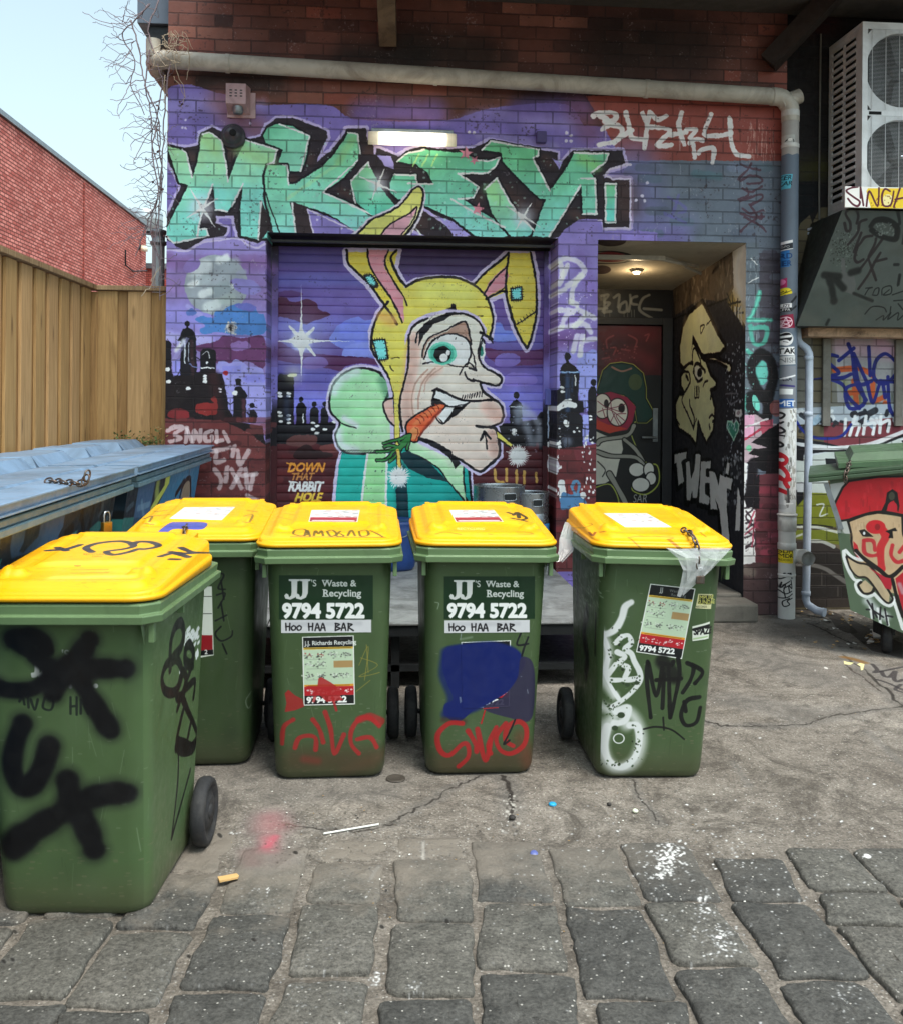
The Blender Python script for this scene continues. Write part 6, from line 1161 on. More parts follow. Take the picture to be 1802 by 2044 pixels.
# GEOMETRY of the building
def front_wall():
 b=empty('brick_building',(0,0,0),0,'red brick building front covered in a purple mural with a roller door and open doorway','building')
 mb=MB();uvf=WALL.uv01
 def q(x0,x1,z0,z1,mi=0):mb.face([(x0,0,z0),(x1,0,z0),(x1,0,z1),(x0,0,z1)],mi)
 zs=ZLS;q(XL,SX0,0,zs);q(SX1,DX0,0,zs);q(DX1,XR,0,zs)
 q(XL,XR,max(ZLS,ZLD),ZT)
 if ZLD>ZLS:q(XL,DX0,zs,ZLD);q(DX1,XR,zs,ZLD)
 else:q(XL,SX0,ZLD,ZLS)if False else None
 zt=max(ZLS,ZLD)
 if ZLS>ZLD:q(DX0,DX1,ZLD,ZLS)
 th=SY+0.12
 def yz(x,y0,y1,z0,z1,mi,flip):
  p=[(x,y0,z0),(x,y1,z0),(x,y1,z1),(x,y0,z1)];mb.face(p[::-1]if flip else p,mi)
 n=8
 yz(SX0,0,th,0,ZLS,0,False);yz(SX1,0,th,0,ZLS,0,True)
 mb.face([(SX0,0,ZLS),(SX0,th,ZLS),(SX1,th,ZLS),(SX1,0,ZLS)],1)
 mb.face([(XL,0,0),(XL,0,ZT),(XL,6,ZT),(XL,6,0)],2)
 mb.face([(XR,0,0),(XR,6,0),(XR,6,ZT),(XR,0,ZT)],2)
 mb.face([(XL,0,ZT),(XR,0,ZT),(XR,6,ZT),(XL,6,ZT)],1)
 yz(DX0,0,AY,0,ZLD,3,False)
 o=mb.build('wall',[M['wall'],M['lintel_under'],M['brick_side'],M['alcove_dark']],b,uv=uvf)
 mb=MB();xb=ABX
 P=[(DX1,0,0),(DX1,0,ZLD),(xb,AY,ZLD-0.02),(xb,AY,0)]
 mb.face(P,0);mb.build('alcove_wall',M['alcove'],b,uv=ALC.uv01)
 zc=on_y(1300,578,AY)[2]
 mb=MB();mb.face([(DX0,0.0,ZLD-0.002),(DX0,AY,zc),(xb,AY,zc),(DX1,0.0,ZLD-0.002)],0)
 mb.build('alcove_ceiling',M['alc_ceil'],b,uv=CEI.uv01)
 mb=MB();mb.face([(DX0-0.3,AY,0),(xb,AY,0),(xb,AY,ZLD),(DX0-0.3,AY,ZLD)],0)
 mb.build('header_panel',M['door_wall'],b,uv=DOR.uv01)
 dx0,dx1=on_y(1150,900,AY)[0],on_y(1316,900,AY)[0];dz=on_y(1250,650,AY)[2]
 mb=MB();mb.box((dx0,AY-0.035,0.16),(dx1,AY-0.002,dz));d=mb.build('door',M['door_wall'],b,uv=DOR.uv01,bevel=0.004)
 mb=MB();hz=on_y(1300,850,AY)[2];hx0=on_y(1304,850,AY)[0]
 mb.box((hx0-0.02,AY-0.047,hz-0.14),(hx0+0.025,AY-0.036,hz+0.16));mb.tube([(hx0,AY-0.047,hz-0.1),(hx0,AY-0.1,hz-0.1),(hx0-0.13,AY-0.1,hz-0.1)],0.011,8)
 mb.build('handle',M['galv'],d,bevel=0.003)
 mb=MB();fx1=on_y(1336,900,AY)[0]
 mb.box((dx1+0.004,AY-0.07,0.16),(fx1,AY-0.001,dz+0.07));mb.box((dx0,AY-0.07,dz+0.006),(dx1+0.002,AY-0.001,dz+0.07));mb.build('door_frame',M['frame_dark'],b,bevel=0.004)
 mb=MB();mb.box((DX0-0.02,0.02,0.0),(DX1+0.0,AY,0.155));sx=on_y(1478,1150,-0.1)[0]
 mb.box((DX0-0.02,-0.24,0.0),(DX1+0.02,0.015,0.13));mb.build('doorstep',M['concrete'],b,bevel=0.015)
 mb=MB();mb.box((SX0+0.01,0.12,ZLS-0.045),(SX1-0.01,0.13,ZLS-0.03));mb.box((SX0+0.01,0.131,ZLS-0.04),(SX1-0.01,0.2,ZLS-0.034));mb.build('lintel_angle',M['lintel_steel'],b)
 mb=MB();pitch=0.0625;x0,x1=SX0+0.035,SX1-0.035;z=0.42;rows=[]
 while z<ZLS-0.10:
  for dz_,dy in((0,0.004),(0.003,0.0),(0.012,-0.0022),(0.028,-0.003),(0.043,-0.0022),(0.0535,0.0),(0.055,0.006),(0.0595,0.007)):
   rows.append([(x0,SY+dy,z+dz_),(x1,SY+dy,z+dz_)])
  z+=pitch
 mb.grid([r for r in rows],0,False);s=mb.build('roller_shutter',M['shutter'],b,uv=SHU.uv01)
 mb=MB();mb.box((SX0+0.004,SY+0.0,ZLS-0.045),(SX1-0.004,SY+0.11,ZLS-0.002));mb.build('shutter_hood',M['black'],b)  # box coloured black for the shade in the gap above the slats
 for xa,xb2 in((SX0+0.004,SX0+0.05),(SX1-0.05,SX1-0.004)):mb=MB();mb.box((xa,SY-0.035,0.42),(xb2,SY-0.012,ZLS-0.05));mb.build('shutter_guide',M['shutter_side'],b,uv=WALL.uv01)
 p=on_y(1095,792,SY-0.04);mb=MB();mb.box((p[0]-0.03,SY-0.075,p[2]-0.06),(p[0]+0.04,SY-0.037,p[2]+0.06));mb.build('latch_box',M['latch'],b,bevel=0.004)
 zs_=on_y(1200,12)[2]
 xs0=on_y(760,20)[0]
 mb=MB();mb.box((xs0,-2.4,zs_),(XR+0.05,-0.004,zs_+0.25));mb.box((XR+0.053,-1.0,zs_+0.002),(4.6,-0.004,zs_+0.25));mb.box((XL+0.3,-1.6,zs_+0.08),(xs0-0.004,-0.004,zs_+0.3));mb.build('canopy_slab',M['soffit'],b)  # slab extended out of view, forward and left, to darken the upper wall
 pt,pb=on_y(768,-30,-0.3),on_y(775,78,-0.03)
 mb=MB();mb.bar((pt[0],-0.55,zs_+0.02),(pb[0],-0.02,pb[2]),0.12,0.14);mb.build('beam',M['beam'],b)
 pa,pb=on_y(1530,128,-0.03),on_y(1660,0,-0.25);mb=MB();mb.bar((pa[0],-0.06,pa[2]),(pb[0]+0.06,-0.3,pb[2]+0.1),0.13,0.13);o=mb.build('beam',M['beam_red'],b)
 return b
BLD=front_wall()
# set back wall right of the downpipe
rw=empty('recessed_building',(XR,RECY,0),0,'tan brick rear wall right of the downpipe, lower half tagged blue and white','building')
mb=MB();x1=5.2
mb.face([(XR+0.003,RECY,0),(x1,RECY,0),(x1,RECY,5.2),(XR+0.003,RECY,5.2)]);o=mb.build('wall',M['recwall'],None,uv=REC.uv01);W(o,rw)
mb=MB();mb.box((XR+0.05,-0.2,on_y(1640,20)[2]+0.02),(x1,RECY-0.004,on_y(1640,20)[2]+0.4));W(mb.build('eave',M['soffit'],None),rw)
pl,pr=on_y(1607,653,0.02),on_y(1607,672,0.02)
mb=MB();mb.box((pl[0],-0.03,pr[2]),(x1-0.4,RECY-0.003,pl[2]));o=mb.build('timber_ledge',M['ledge'],None,bevel=0.005)
W(o,rw)
for px in(1650,1795):
 p=on_y(px,800,RECY-0.03);mb=MB();mb.box((p[0]-0.03,RECY-0.03,on_y(px,850,RECY)[2]),(p[0]+0.03,RECY-0.003,pr[2]-0.004));W(mb.build('window_frame',M['recpost'],None,bevel=0.003),rw)
 # red brick building behind the fence
ztop=7.75;XB=on_z(292,452,ztop)[0];YB=on_z(292,452,ztop)[1]
rb=empty('red_brick_warehouse',(XB,YB,0),0,'long red brick warehouse wall rising behind the timber fence','building')
mb=MB();mb.face([(XB,-9,0),(XB,YB,0),(XB,YB,ztop),(XB,-9,ztop)][::-1]);mb.face([(XB,YB,0),(XB-9,YB,0),(XB-9,YB,ztop),(XB,YB,ztop)])
mb.face([(XB-9,-9,ztop),(XB,-9,ztop),(XB,YB,ztop),(XB-9,YB,ztop)])
W(mb.build('wall',M['red_brick'],None),rb)
mb=MB();mb.box((XB-0.4,-9,ztop+0.004),(XB+0.06,YB+0.06,ztop+0.12));W(mb.build('coping',M['galv'],None),rb)
for px,a,b_ in((168,437,668),):
 p=on_x(px,560,XB+0.03);mb=MB();mb.box((XB+0.004,p[1]-0.04,2.0),(XB+0.03,p[1]+0.04,ztop-0.1));W(mb.build('joint_strip',M['red_brick2'],None),rb)
p0=on_x(250,500,XB+0.05);p1=on_x(250,538,XB+0.05);pts=[(XB+0.06,p0[1],on_x(250,500,XB)[2]),(XB+0.06,p1[1],on_x(250,530,XB)[2]),(XB+0.06,p1[1]+1.0,on_x(256,538,XB)[2]),(XB+0.06,YB-0.1,on_x(290,540,XB)[2])]
mb=MB();mb.tube(pts,0.025,6);W(mb.build('conduit',M['metal_dark'],None),rb)
p=on_x(278,500,XB);p=on_x(278,623*0.79453+0.0,XB+0.1)
mb=MB();c=on_x(279,495+0,XB+0.15);
pv=on_z(250,425,ztop+0.15);kv=FPX/((pv-CAM)@_f)
rv=empty('roof_ventilator',(pv[0],pv[1]+3.0,ztop),0,'galvanised round ventilator drum on the warehouse roof edge','ventilator')
mb=MB();mb.lathe([(0.5,0),(0.5,0.1),(0.62,0.15),(0.62,0.75),(0.55,0.82),(0.0,0.88)],(0,0,0),n=32);mb.build('drum',M['vent'],rv)
for k in range(3):mb=MB();mb.lathe([(0.625,0),(0.64,0.015),(0.625,0.03)],(0,0,0.2+0.22*k),n=32);mb.build('band',M['galv'],rv)
wl_p=on_x(279,495,XB)
wl_=empty('wall_lamp',(XB,wl_p[1],wl_p[2]),0,'small cream wall lamp near the end of the red warehouse wall','lamp')
mb=MB();mb.box((0.002,-0.08,-0.02),(0.05,0.08,0.1));mb.build('bracket',M['metal_dark'],wl_)
mb=MB();mb.lathe([(0.0,0.12),(0.09,0.1),(0.12,0.0),(0.13,-0.1),(0.0,-0.12)],(0.15,0,0),n=16);mb.build('lamp_shade',M['cream'],wl_)
pa=on_y(292,540,YB+2)
an=empty('brick_annexe',(pa[0],YB+2,0),0,'low red brick annexe just visible past the warehouse corner','building')
za=on_y(300,536,YB+2)[2]
mb=MB();mb.box((pa[0]-1,YB+2,0),(pa[0]+9,YB+6,za));W(mb.build('wall',M['red_brick2'],None),an)
mb=MB();mb.box((pa[0]-1.05,YB+1.9,za+0.003),(pa[0]+9.05,YB+6,za+0.2));W(mb.build('coping',M['galv'],None),an)
# flue between fence and wall
fy=1.6;pc=on_y(316,560,fy);ztp=on_y(316,455,fy)[2];rr=0.5*(on_y(331,520,fy)[0]-on_y(306,520,fy)[0])
fl=empty('steel_flue',(pc[0],fy,0),0,'galvanised flue pipe standing between the fence and the mural wall','flue')
mb=MB();mb.lathe([(rr,0),(rr,ztp-0.08)],(0,0,0),n=20);mb.build('pipe',M['flue'],fl)
mb=MB();mb.lathe([(rr*1.05,0),(rr*1.35,0.01),(rr*1.35,0.035),(rr*1.05,0.04),(rr*1.05,0.09),(rr*1.25,0.1),(rr*1.25,0.13),(0,0.15)],(0,0,ztp-0.15),n=20);mb.build('cap',M['galv'],fl)
# timber fence
rs=random.Random(4)
fyw=0.12;FC=on_y(196,572,fyw);ZF=FC[2]
FE=XL-0.012
def fence(name,lab,along,a0,a1,fixed,sign):
 root=empty(name,(FC[0],fyw,0),0,lab,'fence')
 def P(a,d,z):return(a,fixed+d*sign,z)if along=='x' else(fixed+d*sign,a,z)
 mb=MB();a=a0;i=0
 pitch=0.118
 while a<a1:
  w=pitch*rs.uniform(0.93,1.05)
  d0,d1=(0.004,0.020)if i%2 else(0.022,0.040)
  ov=0.0 if i%2 else 0.022
  ax0,ax1=max(a-ov,a0),min(a+w+ov,a1)
  p,q=P(ax0,d0,0.02),P(ax1,d1,ZF-0.03-rs.uniform(0,0.006))
  lo=tuple(min(u,v)for u,v in zip(p,q));hi=tuple(max(u,v)for u,v in zip(p,q))
  mb.box(lo,hi,i%4);a+=w;i+=1
 W(mb.build('paling',[M['pal%d'%k]for k in range(4)],None,bevel=0.002),root)
 mb=MB();p,q=P(a0-0.07,-0.02,ZF-0.028),P(a1+0.0,0.065,ZF+0.005);lo=tuple(min(u,v)for u,v in zip(p,q));hi=tuple(max(u,v)for u,v in zip(p,q))
 mb.box(lo,hi);W(mb.build('capping_rail',M['cap'],None,bevel=0.003),root)
 for z in(0.35,1.2,2.0):
  mb=MB()
  p,q=P(a0,-0.07,z),P(a1,0.0,z+0.09);lo=tuple(min(u,v)for u,v in zip(p,q));hi=tuple(max(u,v)for u,v in zip(p,q));mb.box(lo,hi);W(mb.build('rail',M['pal1'],None),root)
 return root
_cp=MB();_cp.box((FC[0]-0.07,fyw-0.05,0),(FC[0]+0.012,fyw+0.03,ZF-0.04));_cpo=_cp
fence('timber_fence','short treated pine fence section facing the lane beside the mural wall','x',FC[0]+0.01,FE,fyw,-1)
fence('timber_fence','long treated pine fence running towards the viewer along the left side','y',-7.6,fyw-0.052,FC[0]-0.055,1)
W(_cpo.build('corner_post',M['pal1'],None),[o for o in SCOL.objects if o.name.startswith('timber_fence')][0])
# ground
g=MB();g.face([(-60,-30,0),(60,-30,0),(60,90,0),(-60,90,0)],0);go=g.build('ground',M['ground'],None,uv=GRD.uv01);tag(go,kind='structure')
rs=random.Random(11)
ang=-R(4.0);ca,sa=math.cos(ang),math.sin(ang)
def edge_y(x):
 return EDGE(x)
mb=MB();ncol=34;cw=0.262
for ci in range(-ncol//2,ncol//2):
 u0=ci*cw+rs.uniform(-0.008,0.008);v=4.6+EDGE(u0)-0.01-rs.uniform(0,0.09)*(1.6 if u0>0.5 else 1.0)
 while v>-2.6:
  L=rs.choice([0.2,0.3,0.34,0.36,0.4,0.44])*rs.uniform(0.92,1.06)
  gap=0.029;w=cw-gap*rs.uniform(0.75,1.35)
  cu,cv=u0+cw/2+rs.uniform(-0.006,0.006),v-L/2
  X,Y=ca*cu-sa*cv,sa*cu+ca*cv;Yw=Y-4.6;Xw=X
  v-=L
  if math.hypot(Xw,Yw+4)>5.5:continue
  sink=max(0.0,min(1.0,1-(edge_y(Xw)-Yw)/0.55))
  top=0.015-0.0165*sink*SINKX(Xw)+rs.uniform(-0.004,0.003)
  hl=(L-gap)/2;hw=w/2;sk=rs.uniform(-0.012,0.012);n=9;ring=[]
  cr=rs.uniform(0.012,0.03)
  loc=[]
  for(qx,qy,a0)in((hw-cr,-hl+cr,-90),(hw-cr,hl-cr,0),(-hw+cr,hl-cr,90),(-hw+cr,-hl+cr,180)):
   for k in range(4):
    a=R(a0+30*k);loc.append((qx+cr*math.cos(a),qy+cr*math.sin(a)))
  full=[]
  for k in range(len(loc)):
   a,b_=loc[k],loc[(k+1)%len(loc)];dd=math.hypot(b_[0]-a[0],b_[1]-a[1]);m=max(1,int(dd/0.03))
   for t in range(m):full.append((a[0]+(b_[0]-a[0])*t/m,a[1]+(b_[1]-a[1])*t/m))
  wob=[rs.uniform(-0.009,0.009)for _ in full];wob=[(wob[k-1]+wob[k]+wob[(k+1)%len(wob)])/2 for k in range(len(wob))]
  taper=rs.uniform(-0.06,0.06)
  full=[((x+sk*y/hl*1.0)*(1+taper*y/hl)*(1+wob[k]*7),y*(1+wob[k]*5)+taper*x*0.5)for k,(x,y)in enumerate(full)]
  rings=[]
  for sc,z in((1.0,-0.01),(1.0,top-0.010),(0.975,top-0.003),(0.93,top),(0.6,top+0.003),(0.25,top+0.0035)):
   r_=[]
   for k,(x,y)in enumerate(full):
    fx=x-(hw*(1-sc))*max(-1,min(1,x/hw))if sc>0.9 else x*sc
    fy_=y-(hl*(1-sc)*0.6)*max(-1,min(1,y/hl))if sc>0.9 else y*sc
    z2=z+(0 if sc>=1 else 0.003*math.sin(x*37+ci*3)*math.sin(y*29+v*7))
    r_.append((ca*(cu+fx)-sa*(cv+fy_),sa*(cu+fx)+ca*(cv+fy_)-4.6,z2))
   rings.append(r_)
  mi=rs.randrange(3)
  mb.grid(rings,mi,True,True);mb.fan(rings[-1],mi,sm=True)
so_=mb.build('road',[M['sett0'],M['sett1'],M['sett2']],None,uv=GRD.uv01);tag(so_,kind='structure')
# WHEELIE BINS
BODYM={};MXS={}
ZR=0.905
def binfront(z):return 0.0-0.095*(z/0.93)
def make_bin(name_i,px,py,yaw,tilt,label,fc=None,sc_r=None,sc_l=None,lidc=None,grp='green wheelie bins with yellow lids'):
 """px,py: photo position of the middle of the foot of the front face"""
 g=on_z(px,py,0)
 rt=empty('wheelie_bin',tuple(g),yaw,label,'wheelie bin',grp)
 rt.rotation_euler=(0,tilt,yaw);Mx=Matrix.Translation(Vector(g))@Matrix.Rotation(yaw,4,'Z')@Matrix.Rotation(tilt,4,'Y')
 def Wd(p):return tuple(Mx@Vector(p))
 F=fc(Wd,yaw)if fc else None;SR=sc_r(Wd,yaw)if sc_r else None;SL=sc_l(Wd,yaw)if sc_l else None;LC=lidc(Wd,yaw)if lidc else None
 secs=[]
 for z,ins in((0.004,0.028),(0.008,0.014),(0.02,0.005),(0.04,0.001),(0.09,0),(0.3,0),(0.6,0),(0.86,0),(0.897,0),(0.93,0)):
  hw=0.222+0.026*(z/0.93)-ins;y0=binfront(z)+ins;y1=0.50+0.09*(z/0.93)-ins
  secs.append([(x,y,z)for x,y in rrect(hw,y0,y1,0.062-ins*0.4,6,0.03)])
 mb=MB();mb.grid(secs,0,True,True);mb.fan(secs[0],3,True)
 nper=len(secs[0])
 mats=[M['bin_plain']]*4;uv=[None,None,None,None]
 if F is not None:mats[0]=painted('bin_front',F,0.42,None,var=0.05,grime=0.10,bs=0.08,sp=0.4);uv[0]=lambda p:F.uv01(Wd((p[0],binfront(p[2]),p[2])))
 if SR is not None:mats[1]=painted('bin_side',SR,0.42,None,var=0.05,grime=0.10,bs=0.08,sp=0.4);uv[1]=lambda p:SR.uv01(Wd((0.25,p[1],p[2])))
 if SL is not None:mats[2]=painted('bin_side',SL,0.42,None,var=0.05,grime=0.10,bs=0.08,sp=0.4);uv[2]=lambda p:SL.uv01(Wd((-0.25,p[1],p[2])))
 for i,f in enumerate(mb.f[:-1]):
  c=np.mean([mb.v[k]for k in f],axis=0);hw=0.222+0.026*(c[2]/0.93)
  dy=c[1]-binfront(c[2])
  if dy<0.02 and F is not None:mi=0
  elif c[0]>hw-0.04 and SR is not None:mi=1
  elif c[0]<-hw+0.04 and SL is not None:mi=2
  elif F is not None and dy<0.045 and abs(c[0])<hw:mi=0
  else:mi=3
  mb.m[i]=mi
 mb.build('body',mats,rt,uv=uv)
 mb=MB();rows=[]
 for z,e in((0.899,-0.016),(0.898,0.036),(0.900,0.038),(0.920,0.041),(0.923,0.040),(0.9245,0.030),(0.927,0.029),(0.950,0.032),(0.9545,0.030),(0.957,0.024),(0.960,-0.02),(0.945,-0.03)):
  hw=0.252+e;y0=-0.098-e;y1=0.60+e;ch=0.045
  rows.append([(x,y,z)for x,y in rrect(hw,y0,y1,ch,1,0.03)])
 mb.grid(rows,0,False,True)
 mb.fan([(x,y,0.95)for x,y in rrect(0.24,-0.09,0.59,0.05,3,0.03)],0)
 for sx in(-1,1):
  mb.box((sx*0.232-0.006,-0.118,0.80),(sx*0.232+0.006,-0.08,0.869))if False else mb.face([(sx*0.238,-0.09,0.83),(sx*0.238,-0.125,0.8975),(sx*0.238,-0.085,0.8975)])
  mb.box((sx*0.256-0.004,-0.098,0.84),(sx*0.256+0.012,-0.075,0.8975));mb.box((sx*0.2615-0.012,0.2,0.86),(sx*0.2615+0.010,0.212,0.8975))
 mb.build('rim',M['bin_plain_rim'],rt,bevel=0.0022)
 mb=MB();NX,NY=64,64;hw,y0,y1=0.272,-0.118,0.555;cr=0.075
 def sq(u,v):
  x=u*hw;y=(y0+y1)/2+v*(y1-y0)/2;dx=abs(x)-(hw-cr);hy=(y1-y0)/2;yy=y-(y0+y1)/2;dy=abs(yy)-(hy-cr)
  if dx>0 and dy>0:
   m=max(dx,dy);l=math.hypot(dx,dy);s=m/l;x=math.copysign(hw-cr+dx*s,x);yy=math.copysign(hy-cr+dy*s,yy)
  return x,(y0+y1)/2+yy
 def ss(a,b,t):
  t=max(0.0,min(1.0,(t-a)/(b-a)));return t*t*(3-2*t)
 def hgt(x,y,e):
  t=(y-y0)/(y1-y0);z=0.988+0.062*t
  z+=0.010*ss(0.012,0.05,e)
  bx=min(ss(0.165,0.150,abs(x)),ss(0.10,0.118,y)*ss(0.515,0.50,y));z+=0.010*bx
  bx=min(ss(0.215,0.20,abs(x)),ss(0.075,0.09,y)*ss(0.54,0.53,y));z+=0.004*bx
  for sx in(-1,1):
   d=math.hypot((x-sx*0.19)/0.04,(y-0.035)/0.03);z+=0.018*ss(1.2,0.6,d)
   d=math.hypot((x-sx*0.185)/0.02,(y-0.062)/0.014);z-=0.012*ss(1.2,0.4,d)
  z+=0.008*ss(0.03,0.045,abs(e-0.055)<0.02 and 0.05 or 0)
  return z
 rows=[]
 for j in range(NY+1):
  r=[]
  for i in range(NX+1):
   u,v=-1+2*i/NX,-1+2*j/NY;x,y=sq(u,v);e=min((1-abs(u))*hw,(1-abs(v))*(y1-y0)/2)
   r.append((x,y,hgt(x,y,e)))
  rows.append(r)
 mb.grid(rows,0,True)
 per=[rows[0][i]for i in range(NX)]+[rows[j][NX]for j in range(NY)]+[rows[NY][NX-i]for i in range(NX)]+[rows[NY-j][0]for j in range(NY)]
 def ring(off,zf):
  o=[]
  for i,p in enumerate(per):
   a,b=Vector(per[i-1]),Vector(per[(i+1)%len(per)]);d=(b-a).normalized();nrm=Vector((d.y,-d.x,0)).normalized()
   o.append((p[0]+nrm.x*off,p[1]+nrm.y*off,zf(p)))
  return o
 rr_=[ring(0,lambda p:p[2]),ring(0.005,lambda p:p[2]-0.003),ring(0.008,lambda p:p[2]-0.010),ring(0.008,lambda p:0.980+(p[2]-0.988)*0.35),ring(0.010,lambda p:0.977+(p[2]-0.988)*0.35),ring(0.016,lambda p:0.975+(p[2]-0.988)*0.35),ring(0.018,lambda p:0.971+(p[2]-0.988)*0.25),ring(0.016,lambda p:0.963),ring(0.006,lambda p:0.961)]
 mb.grid(rr_,0,True,True,flip=True)
 lid=mb.build('lid',M['lid']if LC is None else painted('lid_paint',LC,0.42,None,var=0.04,grime=0.05,bs=0.15,sp=0.45),rt,uv=None if LC is None else(lambda p:LC.uvray(Wd(p))))
 mb=MB();mb.tube([(-0.2,0.60,1.045),(0.2,0.60,1.045)],0.011,10)
 for sx in(-1,1):
  mb.bar((sx*0.2,0.53,1.035),(sx*0.2,0.612,1.045),0.022,0.03);mb.bar((sx*0.17,0.53,0.96),(sx*0.17,0.60,1.04),0.02,0.03)
 mb.build('hinge_bar',M['lid_plain'],lid)
 mb=MB();mb.tube([(-0.22,0.635,0.93),(-0.22,0.69,0.965),(0.22,0.69,0.965),(0.22,0.635,0.93)],0.014,8);mb.build('handle',M['bin_plain_rim'],rt)
 for sx in(-1,1):
  mb=MB();mb.lathe([(0.02,0.0),(0.055,0.003),(0.058,-0.004),(0.082,-0.006),(0.088,0.004),(0.098,0.006),(0.108,0.002),(0.113,-0.008),(0.114,-0.03),(0.108,-0.042),(0.09,-0.046),(0.02,-0.046)],(0,0,0),'x',32)
  mb.lathe([(0.0,0.010),(0.02,0.008),(0.026,0.002),(0.026,-0.002)],(0,0,0),'x',16)
  w=mb.build('wheel',M['rubber'],rt,loc=(sx*0.285,0.485,0.1145))
  if sx<0:w.rotation_euler=(0,0,math.pi)
 mb=MB();mb.tube([(-0.28,0.485,0.1145),(0.28,0.485,0.1145)],0.011,8);mb.build('axle',M['metal_dark'],rt)
 BODYM[rt.name]=mats[0];MXS[rt.name]=Mx;return rt,Wd,F,SR,SL,LC
def decal(rt,Wd,F,name,x0,x1,z0,z1,mat,lift=0.0012,label=None):
 """thin label lying on the front face, cut from the same painted canvas"""
 mb=MB();rows=[];n=12;m=6
 for j in range(m+1):
  z=z0+(z1-z0)*j/m;rows.append([(x0+(x1-x0)*i/n,binfront(z)-lift,z)for i in range(n+1)])
 mb.grid(rows,0,True);o=mb.build(name,mat,rt,uv=lambda p:F.uv01(Wd(p)))
 if label:o['label']=label
 return o
M['bin_plain']=simple('bin_green','#3f5235',0.42,0.08,5,0,0.08,60,dirt='#2a3426',dirtamt=0.4,sp=0.4)
M['bin_plain_rim']=simple('bin_green_rim','#627b55',0.4,0.08,5,0,0.08,60,dirt='#3a4a35',dirtamt=0.35,sp=0.45)
M['lid_plain']=M['lid']
BG='#435637'
def scuff(c,seed):
 c.metres();r_=random.Random(seed)
 for _ in range(46):x,y=r_.uniform(0.03,c.w),r_.uniform(0.05,0.9);a=r_.gauss(0,0.5);L=r_.uniform(0.01,0.09);c.stroke([(x,y),(x+L*math.sin(a)*.4,y+L)],r_.uniform(0.0008,0.002),r_.choice(['#6f8465','#2a3824','#83937a','#55694b']),op=r_.uniform(0.25,0.6))
 for _ in range(14):x,y=r_.uniform(0.03,c.w),r_.uniform(0.03,0.9);c.stroke([(x,y),(x+r_.uniform(-.04,.04),y+r_.uniform(-.1,.1))],r_.uniform(0.03,0.1),r_.choice(['#4d6044','#33432c','#46583e']),soft=1.0,op=0.35)
 c.stroke([(0,0.02),(c.w,0.03)],0.16,'#4b4433',sm=False,soft=1.0,op=0.42);c.speck((0.02,0.02,c.w,0.25),90,0.0008,0.003,'#6b6350',seed,0.5);c.speck((0.02,0.2,c.w,0.9),40,0.0008,0.002,'#8b9282',seed+1,0.5)
def lidscuff(c,seed):
 c.metres();r_=random.Random(seed)
 for _ in range(60):x,y=r_.uniform(0.03,0.57),r_.uniform(0.03,0.7);a=r_.uniform(0,6.3);L=r_.uniform(0.01,0.08);c.stroke([(x,y),(x+L*math.cos(a),y+L*math.sin(a)*.5)],r_.uniform(0.0007,0.002),r_.choice(['#c98a10','#a8741a','#fbd75a','#8a6a2a']),op=r_.uniform(0.3,0.7))
 for _ in range(12):x,y=r_.uniform(0.03,0.57),r_.uniform(0.03,0.7);c.stroke([(x,y),(x+r_.uniform(-.06,.06),y+r_.uniform(-.05,.05))],r_.uniform(0.02,0.07),r_.choice(['#e2a512','#fbc93a','#cf9414']),soft=1.0,op=0.4)
 c.speck((0.03,0.03,0.57,0.7),90,0.0008,0.0025,'#7a5a20',seed,0.6)
def fcanvas(Wd,yaw):
 o=Wd((-0.30,binfront(0),0));c,s=math.cos(yaw),math.sin(yaw)
 V=Vector(Wd((0,binfront(1.0),1.0)))-Vector(Wd((0,binfront(0),0)));h=V.length;V.normalize()
 cv=Canvas('bin_paint',o,tuple(Vector(Wd((1,0,0)))-Vector(Wd((0,0,0)))),tuple(V),0.60,0.95,0.0016,BG);scuff(cv,hash((round(o[0]*100),3))%1000);return cv
def scanvas(sign):
 def f(Wd,yaw):
  o=Wd((sign*0.235,-0.12,0));c,s=math.cos(yaw),math.sin(yaw)
  cv=Canvas('bin_side_paint',o,(-s,c,0),(0,0,1),0.75,0.95,0.0022,BG);scuff(cv,5);return cv
 return f
def lcanvas(Wd,yaw):
 c,s=math.cos(yaw),math.sin(yaw)
 cv=Canvas('lid_paint',Wd((-0.30,-0.15,0.996)),(c,s,0),tuple(np.array([-s,c,0.092])/math.hypot(1,0.092)),0.6,0.75,0.0018,'#f0ad0b')
 lidscuff(cv,int(abs(cv.o[0])*100));return cv
FH,FI,FJ,FK=(600,1200,2.12),(1350,1200,2.5546),(0,1300,1.9467),(0,1080,2.772)
INK2='#101012'
